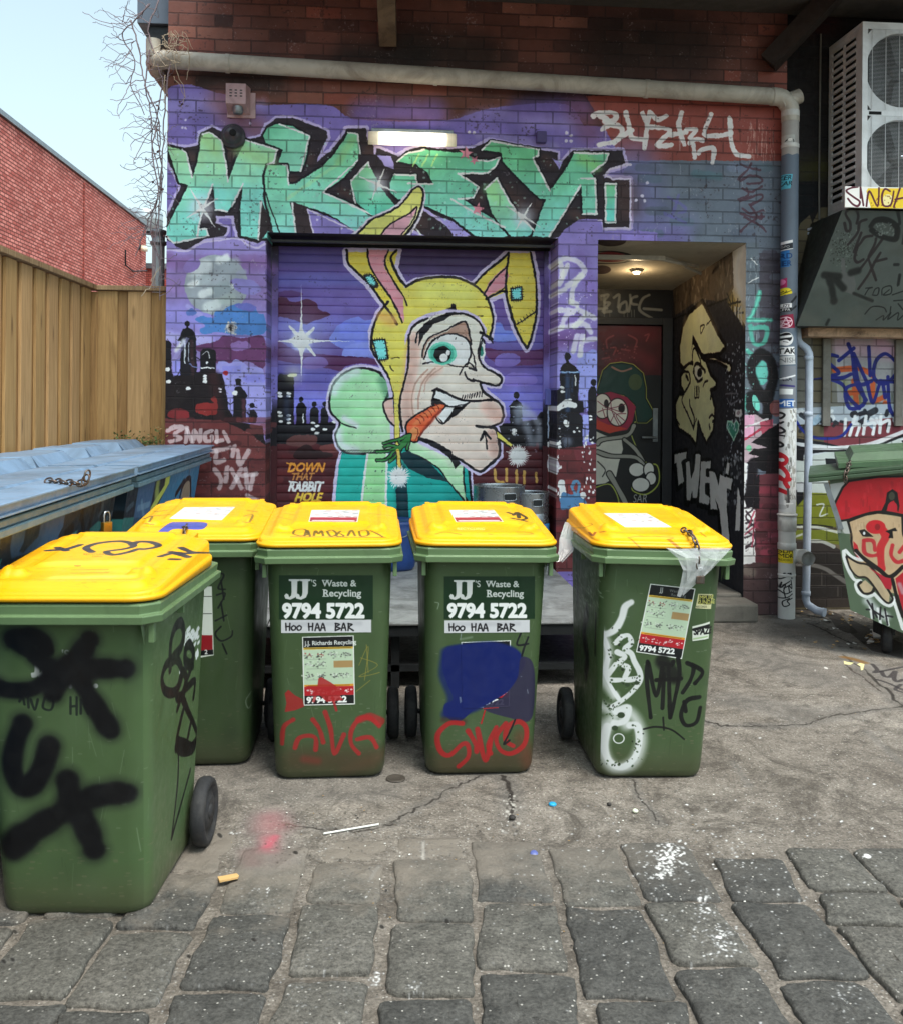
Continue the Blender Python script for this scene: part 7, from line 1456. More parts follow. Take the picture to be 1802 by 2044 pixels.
def jjs(c,x,y,s=1.0,cl='#c9ccca'):
 """the company label: serif JJ's, two lines of words and the phone number"""
 c.poly([(x-30*s,y-20*s),(x+470*s,y-20*s),(x+470*s,y+215*s),(x-30*s,y+215*s)],'#16301c')
 for ox in(0,58):
  X=x+ox*s+22*s
  c.poly([(X,y),(X+58*s,y),(X+58*s,y+9*s),(X+46*s,y+12*s),(X+44*s,y+75*s),(X+34*s,y+98*s),(X+8*s,y+110*s),(X-18*s,y+104*s),(X-24*s,y+88*s),(X-14*s,y+76*s),(X-2*s,y+82*s),(X+2*s,y+96*s),(X+12*s,y+88*s),(X+15*s,y+70*s),(X+14*s,y+12*s),(X,y+9*s)],cl)
 def serif(t,x0,y0,h,sx,bold=0.018):
  c.text(t,(x0,y0),h,cl,bold=bold,sx=sx)
 c.text("'S",(x+140*s,y+38*s),34*s,cl,bold=0.02,sx=0.95)
 serif('Waste &',x+200*s,y+38*s,33*s,1.06,0.035);serif('Recycling',x+203*s,y+92*s,36*s,1.04,0.035)
 for X,Y,w_ in((200,6,16),(222,6,14),(203,92,14),(203,56,14),(216,92,12),(362,92,10),(374,92,12)):c.stroke([(x+X*s,y+Y*s),(x+(X+w_)*s,y+Y*s)],4*s,cl,sm=False)
 c.text('9794 5722',(x-12*s,y+205*s),74*s,'#e9ebea',bold=0.065,sx=0.95,spacing=1.0)
def strip(c,x,y,w,h,t):
 c.poly([(x,y),(x+w,y-2),(x+w,y+h),(x,y+h+4)],'#cbccd0');c.stroke([(x+40,y+22),(x+w-60,y+18)],24,'#b4b5bb',soft=0.9,op=0.7)
 X=x+25
 for q in t:
  for l in q[1]:c.stroke([(X+q[0]+a,y+b)for a,b in l],7.5,'#1d1c20')
Hh=[[(0,18),(2,55)],[(0,36),(22,34)],[(22,18),(20,55)]];Ol=[[(14,30),(2,40),(8,54),(22,50),(24,36),(14,30)]];Al=[[(0,56),(12,18),(24,56)],[(4,42),(22,42)]]
Bl=[[(4,18),(2,56)],[(2,18),(24,24),(6,36),(28,44),(2,56)]];Rl=[[(4,18),(2,56)],[(2,20),(24,24),(6,38),(30,56)]]
HOO=[(0,Hh),(28,Ol),(58,Ol),(122,Hh),(156,Al),(186,Al),(262,Bl),(296,Al),(330,Rl)]
def sheet(c,P,head,painted_head=True):
 """pickup instruction sheet inside quad P (tl, tr, br, bl)"""
 def q(u,v):
  a=np.array(P[0])*(1-u)+np.array(P[1])*u;b=np.array(P[3])*(1-u)+np.array(P[2])*u;return tuple(a*(1-v)+b*v)
 def rect(u0,v0,u1,v1,cl):c.poly([q(u0,v0),q(u1,v0),q(u1,v1),q(u0,v1)],cl)
 rect(0,0,1,1,'#e4e6e2');rect(0.02,0.012,0.98,0.16,'#15181a');rect(0.02,0.16,0.98,0.19,'#c8a43a');rect(0.02,0.19,0.98,0.70,'#b9cdb2');rect(0.02,0.70,0.98,0.73,'#d9962c');rect(0.02,0.73,0.98,0.86,'#b01f2a');rect(0.02,0.86,0.98,0.985,'#17191b')
 rs3=random.Random(5)
 for v in(0.27,0.41,0.57):
  for u in(0.12,0.34,0.62,0.82):
   if v==0.41 and u>0.55:
    if u<0.7:rect(0.60,0.36,0.97,0.46,'#a88a5c')
    continue
   for _ in range(26):c.ell(q(u+rs3.gauss(0,0.055),v+rs3.gauss(0,0.022)),rs3.uniform(2,7),rs3.uniform(1.5,5),rs3.choice(['#5a5f5a','#8a8f88','#2e3230','#d9dfd6','#a33a34' if v<0.3 and u<0.5 else '#777c75']),op=0.7)
  c.stroke([q(0.08,v+0.06),q(0.45,v+0.06)],2.5,'#7d877a',sm=False,op=0.7)
 c.stroke([q(0.06,0.175),q(0.94,0.175)],2.5,'#4a3d18',sm=False);c.stroke([q(0.1,0.715),q(0.9,0.715)],2.5,'#5c3a12',sm=False)
 for u in(0.14,0.38,0.62,0.84):
  for _ in range(8):c.ell(q(u+rs3.gauss(0,0.05),0.80+rs3.gauss(0,0.02)),rs3.uniform(3,8),rs3.uniform(2,5),'#e6dcdc',op=0.8)
 ang=math.atan2(P[1][1]-P[0][1],P[1][0]-P[0][0]);w=math.hypot(P[1][0]-P[0][0],P[1][1]-P[0][1])
 a=q(0.06,0.965);c.text('9794 5722',a,w*0.112,'#eef0ee',bold=0.07,sx=1.12,rot=-ang)
 if head==1:c.text('J.J. Richards Recycling',q(0.05,0.125),w*0.08,'#dfe2df',bold=0.04,sx=0.98,rot=-ang)
 elif head==2:c.text('JJ',q(0.24,0.10),w*0.10,'#aeb2ae',bold=0.03,rot=-ang);c.text('Waste &',q(0.45,0.085),w*0.06,'#8e928e',rot=-ang);c.text('Recycling',q(0.50,0.14),w*0.06,'#8e928e',rot=-ang)
def paint_b2(Wd,yaw):
 c=fcanvas(Wd,yaw).f(*FH);c.stroke([(300,1500),(700,1500)],130,'#4a3426',soft=1.0,op=0.55);c.stroke([(560,1570),(780,1480)],60,'#5a4130',soft=1.0,op=0.4)
 jjs(c,245,540);strip(c,226,758,480,66,HOO);sheet(c,[(338,848),(613,840),(620,1208),(346,1214)],1)
 r_='#a82326'
 c.poly([(355,1110),(420,1110),(425,1070),(440,1062),(490,1090),(560,1140),(540,1165),(560,1185),(470,1195),(420,1150)],r_,op=0.85);c.stroke([(500,1170),(520,1240)],14,r_,op=0.8);c.stroke([(410,1150),(400,1190)],16,r_,op=0.7)
 c.poly([(265,1130),(300,1160),(340,1180),(350,1220),(300,1240),(245,1250),(255,1200),(245,1150)],r_,op=0.8)
 tg(c,24,[(300,1440),(320,1390),(370,1375),(410,1390),(410,1450)],[(395,1290),(430,1340),(450,1410)],[(460,1250),(490,1340),(510,1470),(560,1370)],[(750,1330),(700,1280),(640,1290),(600,1350),(600,1420),(640,1470)],[(630,1395),(700,1385),(735,1440)],[(230,1420),(240,1330),(290,1290)],c=r_,op=0.8,soft=0.3)
 c.stroke([(640,1290),(700,1275),(760,1310)],42,r_,soft=0.3,op=0.7);c.stroke([(350,1500),(420,1510)],40,r_,soft=0.9,op=0.3)
 tg(c,3.5,[(640,1000),(690,900),(670,1080)],[(650,960),(740,1000),(640,1060),(750,1040)],[(625,1140),(700,1080)],[(680,890),(690,1040)],c='#9a8a3c',op=0.7);return c
def paint_b3(Wd,yaw):
 c=fcanvas(Wd,yaw).f(*FH);c.stroke([(1100,1520),(1500,1500)],130,'#4a3426',soft=1.0,op=0.5);c.stroke([(1500,1380),(1550,1540)],70,'#6b3426',soft=1.0,op=0.5)
 jjs(c,1122,545,0.965);strip(c,1095,760,452,64,[(a*0.97,b)for a,b in HOO])
 sheet(c,[(1183,876),(1447,866),(1440,1220),(1190,1230)],0)
 b_='#0a1c5e'
 c.poly([(1090,930),(1120,905),(1200,890),(1300,885),(1420,895),(1490,930),(1520,990),(1490,1060),(1430,1140),(1330,1200),(1250,1240),(1170,1300),(1100,1270),(1095,1210),(1140,1180),(1110,1100),(1085,1020)],b_,sm=True)
 c.stroke([(1100,930),(1085,1050),(1130,1180),(1100,1260)],40,b_,soft=0.8,op=0.8);c.stroke([(1130,1240),(1250,1220),(1350,1150),(1450,1060)],60,b_,soft=0.5);c.stroke([(1120,920),(1300,900),(1440,920),(1500,980)],50,b_,soft=0.4)
 c.poly([(1500,960),(1560,980),(1580,1100),(1560,1290),(1440,1280),(1300,1230),(1400,1170),(1480,1070)],'#2a2742',sm=True,op=0.92)
 c.stroke([(1090,1290),(1200,1300)],30,'#3b2024',soft=0.9,op=0.5)
 tg(c,26,[(1190,1310),(1120,1310),(1060,1370),(1070,1450),(1120,1480),(1190,1420),(1220,1430),(1220,1490),(1170,1540)],[(1220,1350),(1260,1420),(1265,1460)],[(1270,1340),(1300,1480),(1320,1500),(1340,1400)],[(1370,1330),(1330,1420),(1340,1470)],[(1420,1310),(1370,1380),(1390,1450),(1450,1470),(1520,1420),(1530,1340),(1490,1300),(1430,1330),(1420,1400),(1460,1430)],c='#a52023',op=0.88,soft=0.25)
 c.stroke([(1300,1230),(1380,1225)],5,'#c03030');c.stroke([(1310,1240),(1290,1310)],8,'#a52023')
 tg(c,10,[(1500,830),(1480,890),(1540,885)],[(1540,850),(1520,900),(1505,950)],[(1470,1290),(1440,1360),(1410,1420),(1440,1400)],c='#12131a',op=0.9)
 for x,y,d in((1175,1170,30),(1500,1060,0),(1535,1130,20),(1180,860,-30),(1180,1170,24)):c.stroke([(x,y),(x+4,y+d)],4,'#8a94a0',op=0.7)
 c.stroke([(1045,665),(1065,670),(1058,700)],5,'#8fa08c',op=0.7);c.stroke([(1180,862),(1240,850)],12,'#7f8f7c',soft=0.7,op=0.5);return c
def paint_b4(Wd,yaw):
 c=fcanvas(Wd,yaw).f(*FI)
 sheet(c,[(722,680),(1012,712),(925,1165),(630,1120)],2)
 c.poly([(1030,745),(1125,748),(1115,845),(1012,838)],'#c9c59a');c.poly([(1036,752),(1120,755),(1114,815),(1026,810)],'#1e2418');c.text('IMPURE',(1030,782),27,'#cfc86a',bold=0.02,sx=0.8);c.text('SUNDAE',(1026,812),27,'#cfc86a',bold=0.02,sx=0.8);c.text('RECORDS',(1016,834),12,'#2b2f22',sx=0.9)
 c.poly([(992,955),(1108,925),(1100,1035),(992,1050)],'#d3d8cc');c.stroke([(1000,975),(1100,950)],18,'#1a1b1c');c.text('SPAZE',(1000,1008),42,'#101113',bold=0.05,sx=0.72,rot=0.05,shear=0.2);c.stroke([(1000,1035),(1090,1020)],10,'#9fb88c')
 wh='#d9dcdc'
 tg(c,44,[(600,800),(560,830),(540,900),(500,970),(440,1010),(410,1000)],c=wh,op=0.95,soft=0.3)
 c.stroke([(400,990),(440,1060),(450,1150),(430,1260),(440,1330),(490,1400)],56,wh,soft=0.9,op=0.8);c.stroke([(430,1030),(455,1130),(440,1250),(470,1340),(520,1420)],30,wh,soft=0.3)
 tg(c,34,[(540,1020),(580,1015),(600,1060),(560,1100),(600,1130),(620,1180),(655,1250),(655,1310),(600,1380),(540,1430),(480,1470)],[(510,1120),(560,1150),(520,1190),(580,1220),(560,1280)],[(500,1200),(450,1270)],[(470,1300),(560,1300),(640,1290)],[(500,1060),(540,1020)],c=wh,op=0.95,soft=0.2)
 c.stroke([(420,1480),(500,1520),(440,1600),(415,1720),(450,1830),(530,1870),(620,1820),(665,1700),(650,1590),(590,1510),(540,1530),(570,1590)],70,wh,soft=0.95,op=0.8)
 tg(c,44,[(500,1500),(580,1480),(560,1560),(490,1580)],[(450,1600),(430,1720),(460,1820),(540,1860),(620,1800),(650,1700),(640,1600),(590,1590)],c=wh,op=0.95,soft=0.3)
 c.ell((520,1675),38,34,wh);c.ell((520,1675),30,27,BG);c.poly([(500,1370),(470,1320),(560,1310)],BG)
 rs4=random.Random(8)
 for k in range(150):
  t=rs4.random();x,y=rs4.choice([(560+rs4.gauss(0,50),1060+rs4.gauss(0,30)),(470+rs4.gauss(0,22),1130+rs4.gauss(0,60)),(600+rs4.gauss(0,45),1320+rs4.gauss(0,24)),(640+rs4.gauss(0,16),1690+rs4.gauss(0,60)),(480+rs4.gauss(0,40),1480+rs4.gauss(0,30)),(500+rs4.gauss(0,70),1830+rs4.gauss(0,20)),(530+rs4.gauss(0,30),1210+rs4.gauss(0,30))]);c.ell((x,y),rs4.uniform(2,10),rs4.uniform(2,8),rs4.choice([BG,'#1d221c','#3a4c34']),rs4.uniform(0,3),op=0.9)
 for x,y,r in((535,1525,24),(495,1608,20),(475,1300,8),(635,1318,16),(575,1330,16),(610,1590,8)):c.ell((x,y),r,r*0.8,'#31402c')
 k_='#0e0f10'
 tg(c,26,[(705,1180),(700,1300),(725,1540)],[(710,1190),(760,1400),(800,1220)],[(790,1190),(860,1200),(870,1180)],[(810,1260),(800,1480)],[(840,1200),(845,1400),(850,1540)],[(900,1160),(910,1260),(880,1420),(850,1540)],[(960,1190),(1000,1220),(980,1300),(930,1380)],[(990,1200),(1060,1250),(1010,1320)],[(760,1300),(920,1290)],[(1040,1410),(960,1430),(920,1520),(950,1590),(1020,1570),(1045,1480)],[(940,1440),(950,1500)],c=k_,op=0.92,soft=0.12)
 c.stroke([(800,1180),(880,1280)],90,k_,soft=0.4,op=0.8);tg(c,12,[(680,1615),(760,1600),(860,1620),(940,1680)],[(805,1540),(810,1620)],c=k_,op=0.85);return c
def paint_b4s(Wd,yaw):
 c=scanvas(-1)(Wd,yaw).f(*FI)
 for k in range(80):
  x,y=random.Random(k).uniform(215,380),random.Random(k+99).uniform(600,820);c.stroke([(x,y),(x+6,y+14)],3,'#9fb09a',op=0.5)
 c.stroke([(300,860),(280,1000),(300,1150),(290,1260)],36,'#0e100f',soft=0.5,op=0.9);c.stroke([(355,880),(350,1130)],12,'#0e100f');c.stroke([(240,650),(240,800)],20,'#1a201a',soft=0.8,op=0.6);return c
def paint_b1(Wd,yaw):
 c=fcanvas(Wd,yaw).f(*FK);c.grade(1.0,0.9)
 c.poly([(1380,1090),(1476,1090),(1490,1570),(1380,1590)],'#cfd6cc');c.poly([(1380,1430),(1480,1430),(1482,1530),(1380,1540)],'#8e1f26');c.poly([(1380,1540),(1485,1530),(1487,1565),(1380,1575)],'#17191b');c.text('2',(1425,1562),30,'#dfe2df',bold=0.04)
 for y in(1160,1280):c.stroke([(1390,y),(1474,y)],5,'#3a3f3a',sm=False)
 tg(c,12,[(1500,1000),(1560,1010),(1520,1100),(1570,1110)],[(1540,1050),(1560,1180)],[(1510,1150),(1570,1140),(1520,1240)],[(1540,1200),(1560,1330)],[(1500,1330),(1580,1290)],[(1540,1370),(1500,1420),(1540,1470),(1610,1440),(1620,1400)],[(1550,1490),(1580,1560)],c='#15181a',op=0.85)
 c.f(0,1700,1.589);c.stroke([(1000,70),(980,100),(990,135),(1005,110)],4,'#8f9a8c',op=0.6);return c
def paint_b0(Wd,yaw):
 c=fcanvas(Wd,yaw).f(*FJ);c.grade(1.0,1.08)
 c.text("JJ",(165,745),100,'#b9bdb8',bold=0.05,sx=0.9);c.text("'S",(300,690),42,'#9ca09b',bold=0.02);c.ell((437,688),12,6,'#b9bdb8');c.ell((468,824),12,12,'#b9bdb8');c.ell((345,826),10,12,'#8c908c')
 tg(c,12,[(95,900),(110,880),(120,915)],[(135,870),(140,930)],[(150,890),(170,940),(185,890)],[(220,880),(210,930),(250,940),(260,890),(230,880)],[(345,880),(345,960)],[(375,880),(375,965)],[(345,925),(375,922)],[(395,890),(395,960)],[(400,895),(430,960)],c='#1c2420',op=0.9)
 K='#0a0b0f'
 def B(w,*ls):
  for l in ls:c.stroke(l,w*1.18,K,soft=0.8,op=0.7);c.stroke(l,w,K,soft=0.3)
 B(78,[(60,590),(130,580),(200,600),(230,650)],[(70,600),(150,660),(240,730)],[(-40,820),(40,845),(150,840),(240,790),(330,720)])
 B(92,[(438,600),(400,660),(340,740),(260,860)],[(360,750),(480,740),(610,740)],[(390,790),(440,880),(500,980),(540,1040)],[(300,760),(420,740)])
 B(96,[(110,1010),(70,1120),(60,1230),(100,1310),(160,1300),(210,1220),(240,1120)])
 B(110,[(330,1290),(350,1380),(400,1470),(440,1560),(460,1620)],[(60,1620),(150,1540),(260,1470),(350,1420)]);B(100,[(350,1420),(450,1370),(560,1350),(620,1350)])
 for l in([(60,1610),(100,1570)],):c.stroke(l,130,K,soft=0.5)
 return c
def paint_b0s(Wd,yaw):
 c=scanvas(1)(Wd,yaw).f(*FJ);c.grade(1.0,1.18)
 K='#0c0d10'
 c.text('JJ',(900,610),50,'#dfe4e2',bold=0.03,sx=0.4);
 for k in range(40):x,y=random.Random(k*3).uniform(905,968),random.Random(k*5+1).uniform(545,640);c.stroke([(x,y),(x+8,y-10)],7,'#dfe4e2')
 for x,y in((958,668),(905,720),(880,752),(965,655)):c.stroke([(x,y),(x+3,y+14)],12,'#dfe4e2')
 tg(c,22,[(830,740),(830,620),(850,540),(880,515),(895,570),(880,640),(840,690),(870,700),(890,770),(860,850),(810,850),(790,790),(810,720),(845,700)],[(905,640),(925,620),(945,660),(935,720),(905,700),(905,640)],[(870,840),(890,760),(910,780),(900,860),(870,880),(865,840)],c=K)
 tg(c,15,[(870,940),(900,840),(935,740),(945,730)],[(900,850),(950,800),(955,830),(950,880)],[(890,880),(920,940),(970,1050),(960,1100),(920,1130),(890,1120)],[(910,900),(870,1120),(950,1140),(975,1060)],[(940,1000),(920,1110)],[(895,870),(930,960)],c=K);c.stroke([(870,1120),(885,1100),(950,1130)],24,K)
 tg(c,9,[(880,1120),(880,1300),(855,1570)],[(942,1235),(905,1380),(855,1570)],c=K);return c
def lidstick(c,P,red=True):
 c.poly(P,'#dcdad8');A=[np.array(p,float)for p in P];r4=random.Random(3)
 def q(u,v):a=A[0]*(1-u)+A[1]*u;b=A[3]*(1-u)+A[2]*u;return tuple(a*(1-v)+b*v)
 if red:c.poly([q(0.02,0.62),q(0.98,0.62),q(0.98,0.8),q(0.02,0.8)],'#a83238');c.poly([q(0.02,0.8),q(0.98,0.8),q(0.98,0.98),q(0.02,0.98)],'#8a3a3a');c.stroke([q(0.1,0.9),q(0.9,0.9)],8,'#e9e4e2',sm=False,op=0.8)
 for _ in range(50):u,v=r4.random()*0.9+0.05,r4.random()*0.55+0.05;c.stroke([q(u,v),q(min(u+0.08,0.97),v)],4,r4.choice(['#8f8d8a','#b0a8a4','#6f7478','#b86a62']),sm=False,op=0.7)
def lp_b2(Wd,yaw):
 c=lcanvas(Wd,yaw).f(*FH);lidstick(c,[(388,172),(645,172),(632,236),(372,234)])
 tg(c,5,[(290,300),(300,280),(350,275),(370,300),(330,310),(290,300)],[(350,310),(365,280),(380,312)],[(400,310),(410,282),(425,300),(440,282),(450,310)],[(470,285),(500,280),(520,300),(490,312),(470,285)],[(540,285),(520,310),(560,312),(540,298)],[(580,310),(600,280),(620,310)],[(640,285),(680,280),(690,305),(650,312),(640,285)],[(700,282),(740,300),(770,318)],[(280,315),(780,318)],c='#5d4a1c',op=0.85)
 tg(c,5,[(250,190),(300,200)],[(215,210),(280,225)],[(690,190),(830,205)],c='#b4833a',op=0.6);return c
def lp_b3(Wd,yaw):
 c=lcanvas(Wd,yaw).f(*FH);lidstick(c,[(1120,172),(1358,172),(1408,234),(1155,236)])
 tg(c,7,[(1430,185),(1460,195)],[(1460,200),(1480,185),(1490,215)],[(1490,190),(1530,215),(1500,225)],[(1450,215),(1530,232)],c='#2e2a20',op=0.9);tg(c,5,[(1050,300),(1100,290),(1180,302)],[(1480,290),(1540,292),(1560,300),(1490,300)],[(1330,300),(1345,302)],c='#8a6a1c',op=0.7);c.text('RECYCLING',(1160,278),12,'#fbe49a',sx=1.6);return c
def lp_b4(Wd,yaw):
 c=lcanvas(Wd,yaw).f(*FI);lidstick(c,[(420,228),(700,228),(860,318),(560,318)],False)
 tg(c,4,[(580,385),(640,378),(760,376),(870,388),(760,400),(620,398),(580,385)],[(270,330),(350,300),(300,290)],[(900,330),(960,330)],[(1040,350),(1080,380)],c='#8a5a12',op=0.7);tg(c,7,[(330,350),(350,372),(370,350)],[(400,350),(430,345)],c='#7a2c12',op=0.8);return c
def lp_b1(Wd,yaw):
 c=lcanvas(Wd,yaw).f(*FK);lidstick(c,[(1285,538),(1640,536),(1545,628),(1180,618)],False)
 c.poly([(1180,650),(1240,642),(1430,645),(1430,680),(1380,695),(1220,690),(1160,715),(1100,712)],'#4a4f9e',sm=True)
 tg(c,6,[(1000,620),(1060,600),(1040,640)],[(1060,600),(1180,590)],[(1000,650),(1070,660)],[(1080,570),(1160,560)],[(1700,600),(1760,590),(1740,640)],[(1720,560),(1790,570)],[(1690,640),(1760,650)],c='#6e5a2a',op=0.8);return c
def lp_b0(Wd,yaw):
 c=lcanvas(Wd,yaw).f(*FK)
 K='#34323c'
 tg(c,20,[(640,850),(600,820),(680,790),(820,775),(900,785),(930,810),(860,830),(780,840),(740,850),(790,870),(900,850),(960,830),(1010,830),(1090,815),(1100,800),(1040,780),(960,780),(920,800)],[(330,840),(460,830),(560,800)],[(400,820),(460,840)],[(1120,880),(1210,860),(1310,885)],[(1190,850),(1280,860),(1400,855)],[(1260,820),(1330,850),(1380,855)],[(1190,900),(1240,902)],c=K,op=0.95)
 c.text('RECYCLING ONLY',(580,872),12,'#7a5a1c',sx=1.7);c.text('Caution',(640,885),9,'#7a5a1c',sx=1.7)
 for y in(975,998):c.stroke([(500,y),(750,y-3)],7,'#a8801c',sm=False,op=0.8)
 c.ell((540,945),26,7,'#8a5a14',op=0.8);c.stroke([(380,930),(880,925)],60,'#fbd25a',soft=0.6,op=0.5);c.stroke([(380,1030),(900,1020)],40,'#fbdc7a',soft=0.8,op=0.5);return c
BINS={}
BINS['b2']=make_bin('b2',658,1557,0.0,R(-0.3),'green bin with yellow lid left of centre, clean pickup sheet and faint red tag',paint_b2,None,None,lp_b2)
BINS['b3']=make_bin('b3',958,1549,R(0.3),R(0.6),'green bin with yellow lid right of centre, big dark blue paint patch on front',paint_b3,None,None,lp_b3)
BINS['b4']=make_bin('b4',1297,1556,R(-1.0),R(1.4),'rightmost green bin with yellow lid, white sprayed figure and tilted sheet on its front',paint_b4,None,paint_b4s,lp_b4)
BINS['b1']=make_bin('b1',390,1532,0.0,0.0,'green bin with purple patch on its yellow lid, half hidden behind the nearest bin',paint_b1,None,None,lp_b1)
BINS['b0']=make_bin('b0',146,1834,R(-4.5),R(-0.4),'nearest green bin at the left edge, sprayed with thick black letters',paint_b0,paint_b0s,None,lp_b0)
def dec(k,name,P,lift=0.0012):
 """thin sticker on the front of bin k bounded by photo points (frame coords already converted by the canvas)"""
 rt,Wd,F,_,_,_=BINS[k];n,m=10,8;inv=rt.matrix_basis.inverted();rows=[]
 A=[np.array(p,float)for p in P];C4=[F.to([tuple(a)])[0]*F.res for a in A]
 o0=Vector(F.o);U=Vector(F.U);V=Vector(F.V);mi=MXS[rt.name].inverted()
 mb=MB();pts=[]
 for j in range(m+1):
  r_=[]
  for i in range(n+1):
   u,v=i/n,j/m;q=(C4[0]*(1-u)+C4[1]*u)*(1-v)+(C4[3]*(1-u)+C4[2]*u)*v
   w=mi@(o0+U*float(q[0])+V*float(q[1]));hw=0.222+0.026*w.z/0.93;cr=0.062;dx=abs(w.x)-(hw-cr);y=binfront(w.z)
   if dx>0:y+=cr-math.sqrt(max(cr*cr-dx*dx,0))
   r_.append((w.x,y-lift,w.z))
  rows.append(r_)
 mb.grid(rows,0,True,False,True);mb.build(name,BODYM[rt.name],rt,uv=lambda p:F.uv01(Wd((p[0],binfront(p[2]),p[2]))))
dec('b2','company_label',[(215,520),(715,520),(715,755),(215,755)]);dec('b2','name_strip',[(226,758),(706,756),(706,824),(226,828)]);dec('b2','pickup_sheet',[(338,848),(613,840),(620,1208),(346,1214)])
dec('b3','company_label',[(1093,526),(1575,526),(1575,752),(1093,752)]);dec('b3','name_strip',[(1095,760),(1547,758),(1547,824),(1095,828)]);dec('b3','pickup_sheet',[(1183,876),(1447,866),(1440,1220),(1190,1230)])
dec('b4','pickup_sheet',[(722,680),(1012,712),(925,1165),(630,1120)]);dec('b4','sticker',[(1030,745),(1125,748),(1115,845),(1012,838)]);dec('b4','sticker',[(992,955),(1108,925),(1100,1035),(992,1050)])
# CHAINS
def chain(path,link=0.034,r=0.0032,mat='chain',name='chain',parent=None,jitter=0.25,seed=1):
 """links along a polyline of points"""
 rs_=random.Random(seed);P=[Vector(p)for p in path];L=[0]
 for i in range(1,len(P)):L.append(L[-1]+(P[i]-P[i-1]).length)
 mb=MB();s=0;k=0;st=link*0.72
 def at(t):
  for i in range(1,len(P)):
   if t<=L[i]or i==len(P)-1:return P[i-1].lerp(P[i],(t-L[i-1])/(L[i]-L[i-1]+1e-9))
 while s+st<=L[-1]+st:
  a,b=at(min(s,L[-1]-1e-4)),at(min(s+st,L[-1]));d=(b-a)
  if d.length<1e-5:break
  d.normalize();u=d.orthogonal().normalized();u.rotate(Matrix.Rotation((k%2)*math.pi/2+rs_.uniform(-jitter,jitter)+0.4,3,d));v=d.cross(u)
  c=(a+b)/2;ring=[]
  for q in range(14):
   t=2*math.pi*q/14;ring.append(c+d*(link*0.5*math.cos(t))*(1.0)+u*(link*0.30*math.sin(t)))
  ring.append(ring[0]);mb.tube(ring,r,6,caps=False);s+=st;k+=1
 o=mb.build(name,M[mat],parent);return o
def padlock(parent,top,size=0.045,mat='brass',rz=0.0):
 mb=MB();x,y,z=top;s=size
 pts=[(x-s*0.3,y,z-s*0.9),(x-s*0.3,y,z-s*0.3),(x-s*0.2,y,z-s*0.05),(x,y,z),(x+s*0.2,y,z-s*0.05),(x+s*0.3,y,z-s*0.3),(x+s*0.3,y,z-s*0.9)]
 mb.tube(pts,s*0.09,8);sh=mb.build('shackle',M['steel'],parent)
 mb=MB();mb.box((x-s*0.48,y-s*0.2,z-s*1.75),(x+s*0.48,y+s*0.2,z-s*0.85));mb.build('lock_body',M[mat],parent,bevel=s*0.08)
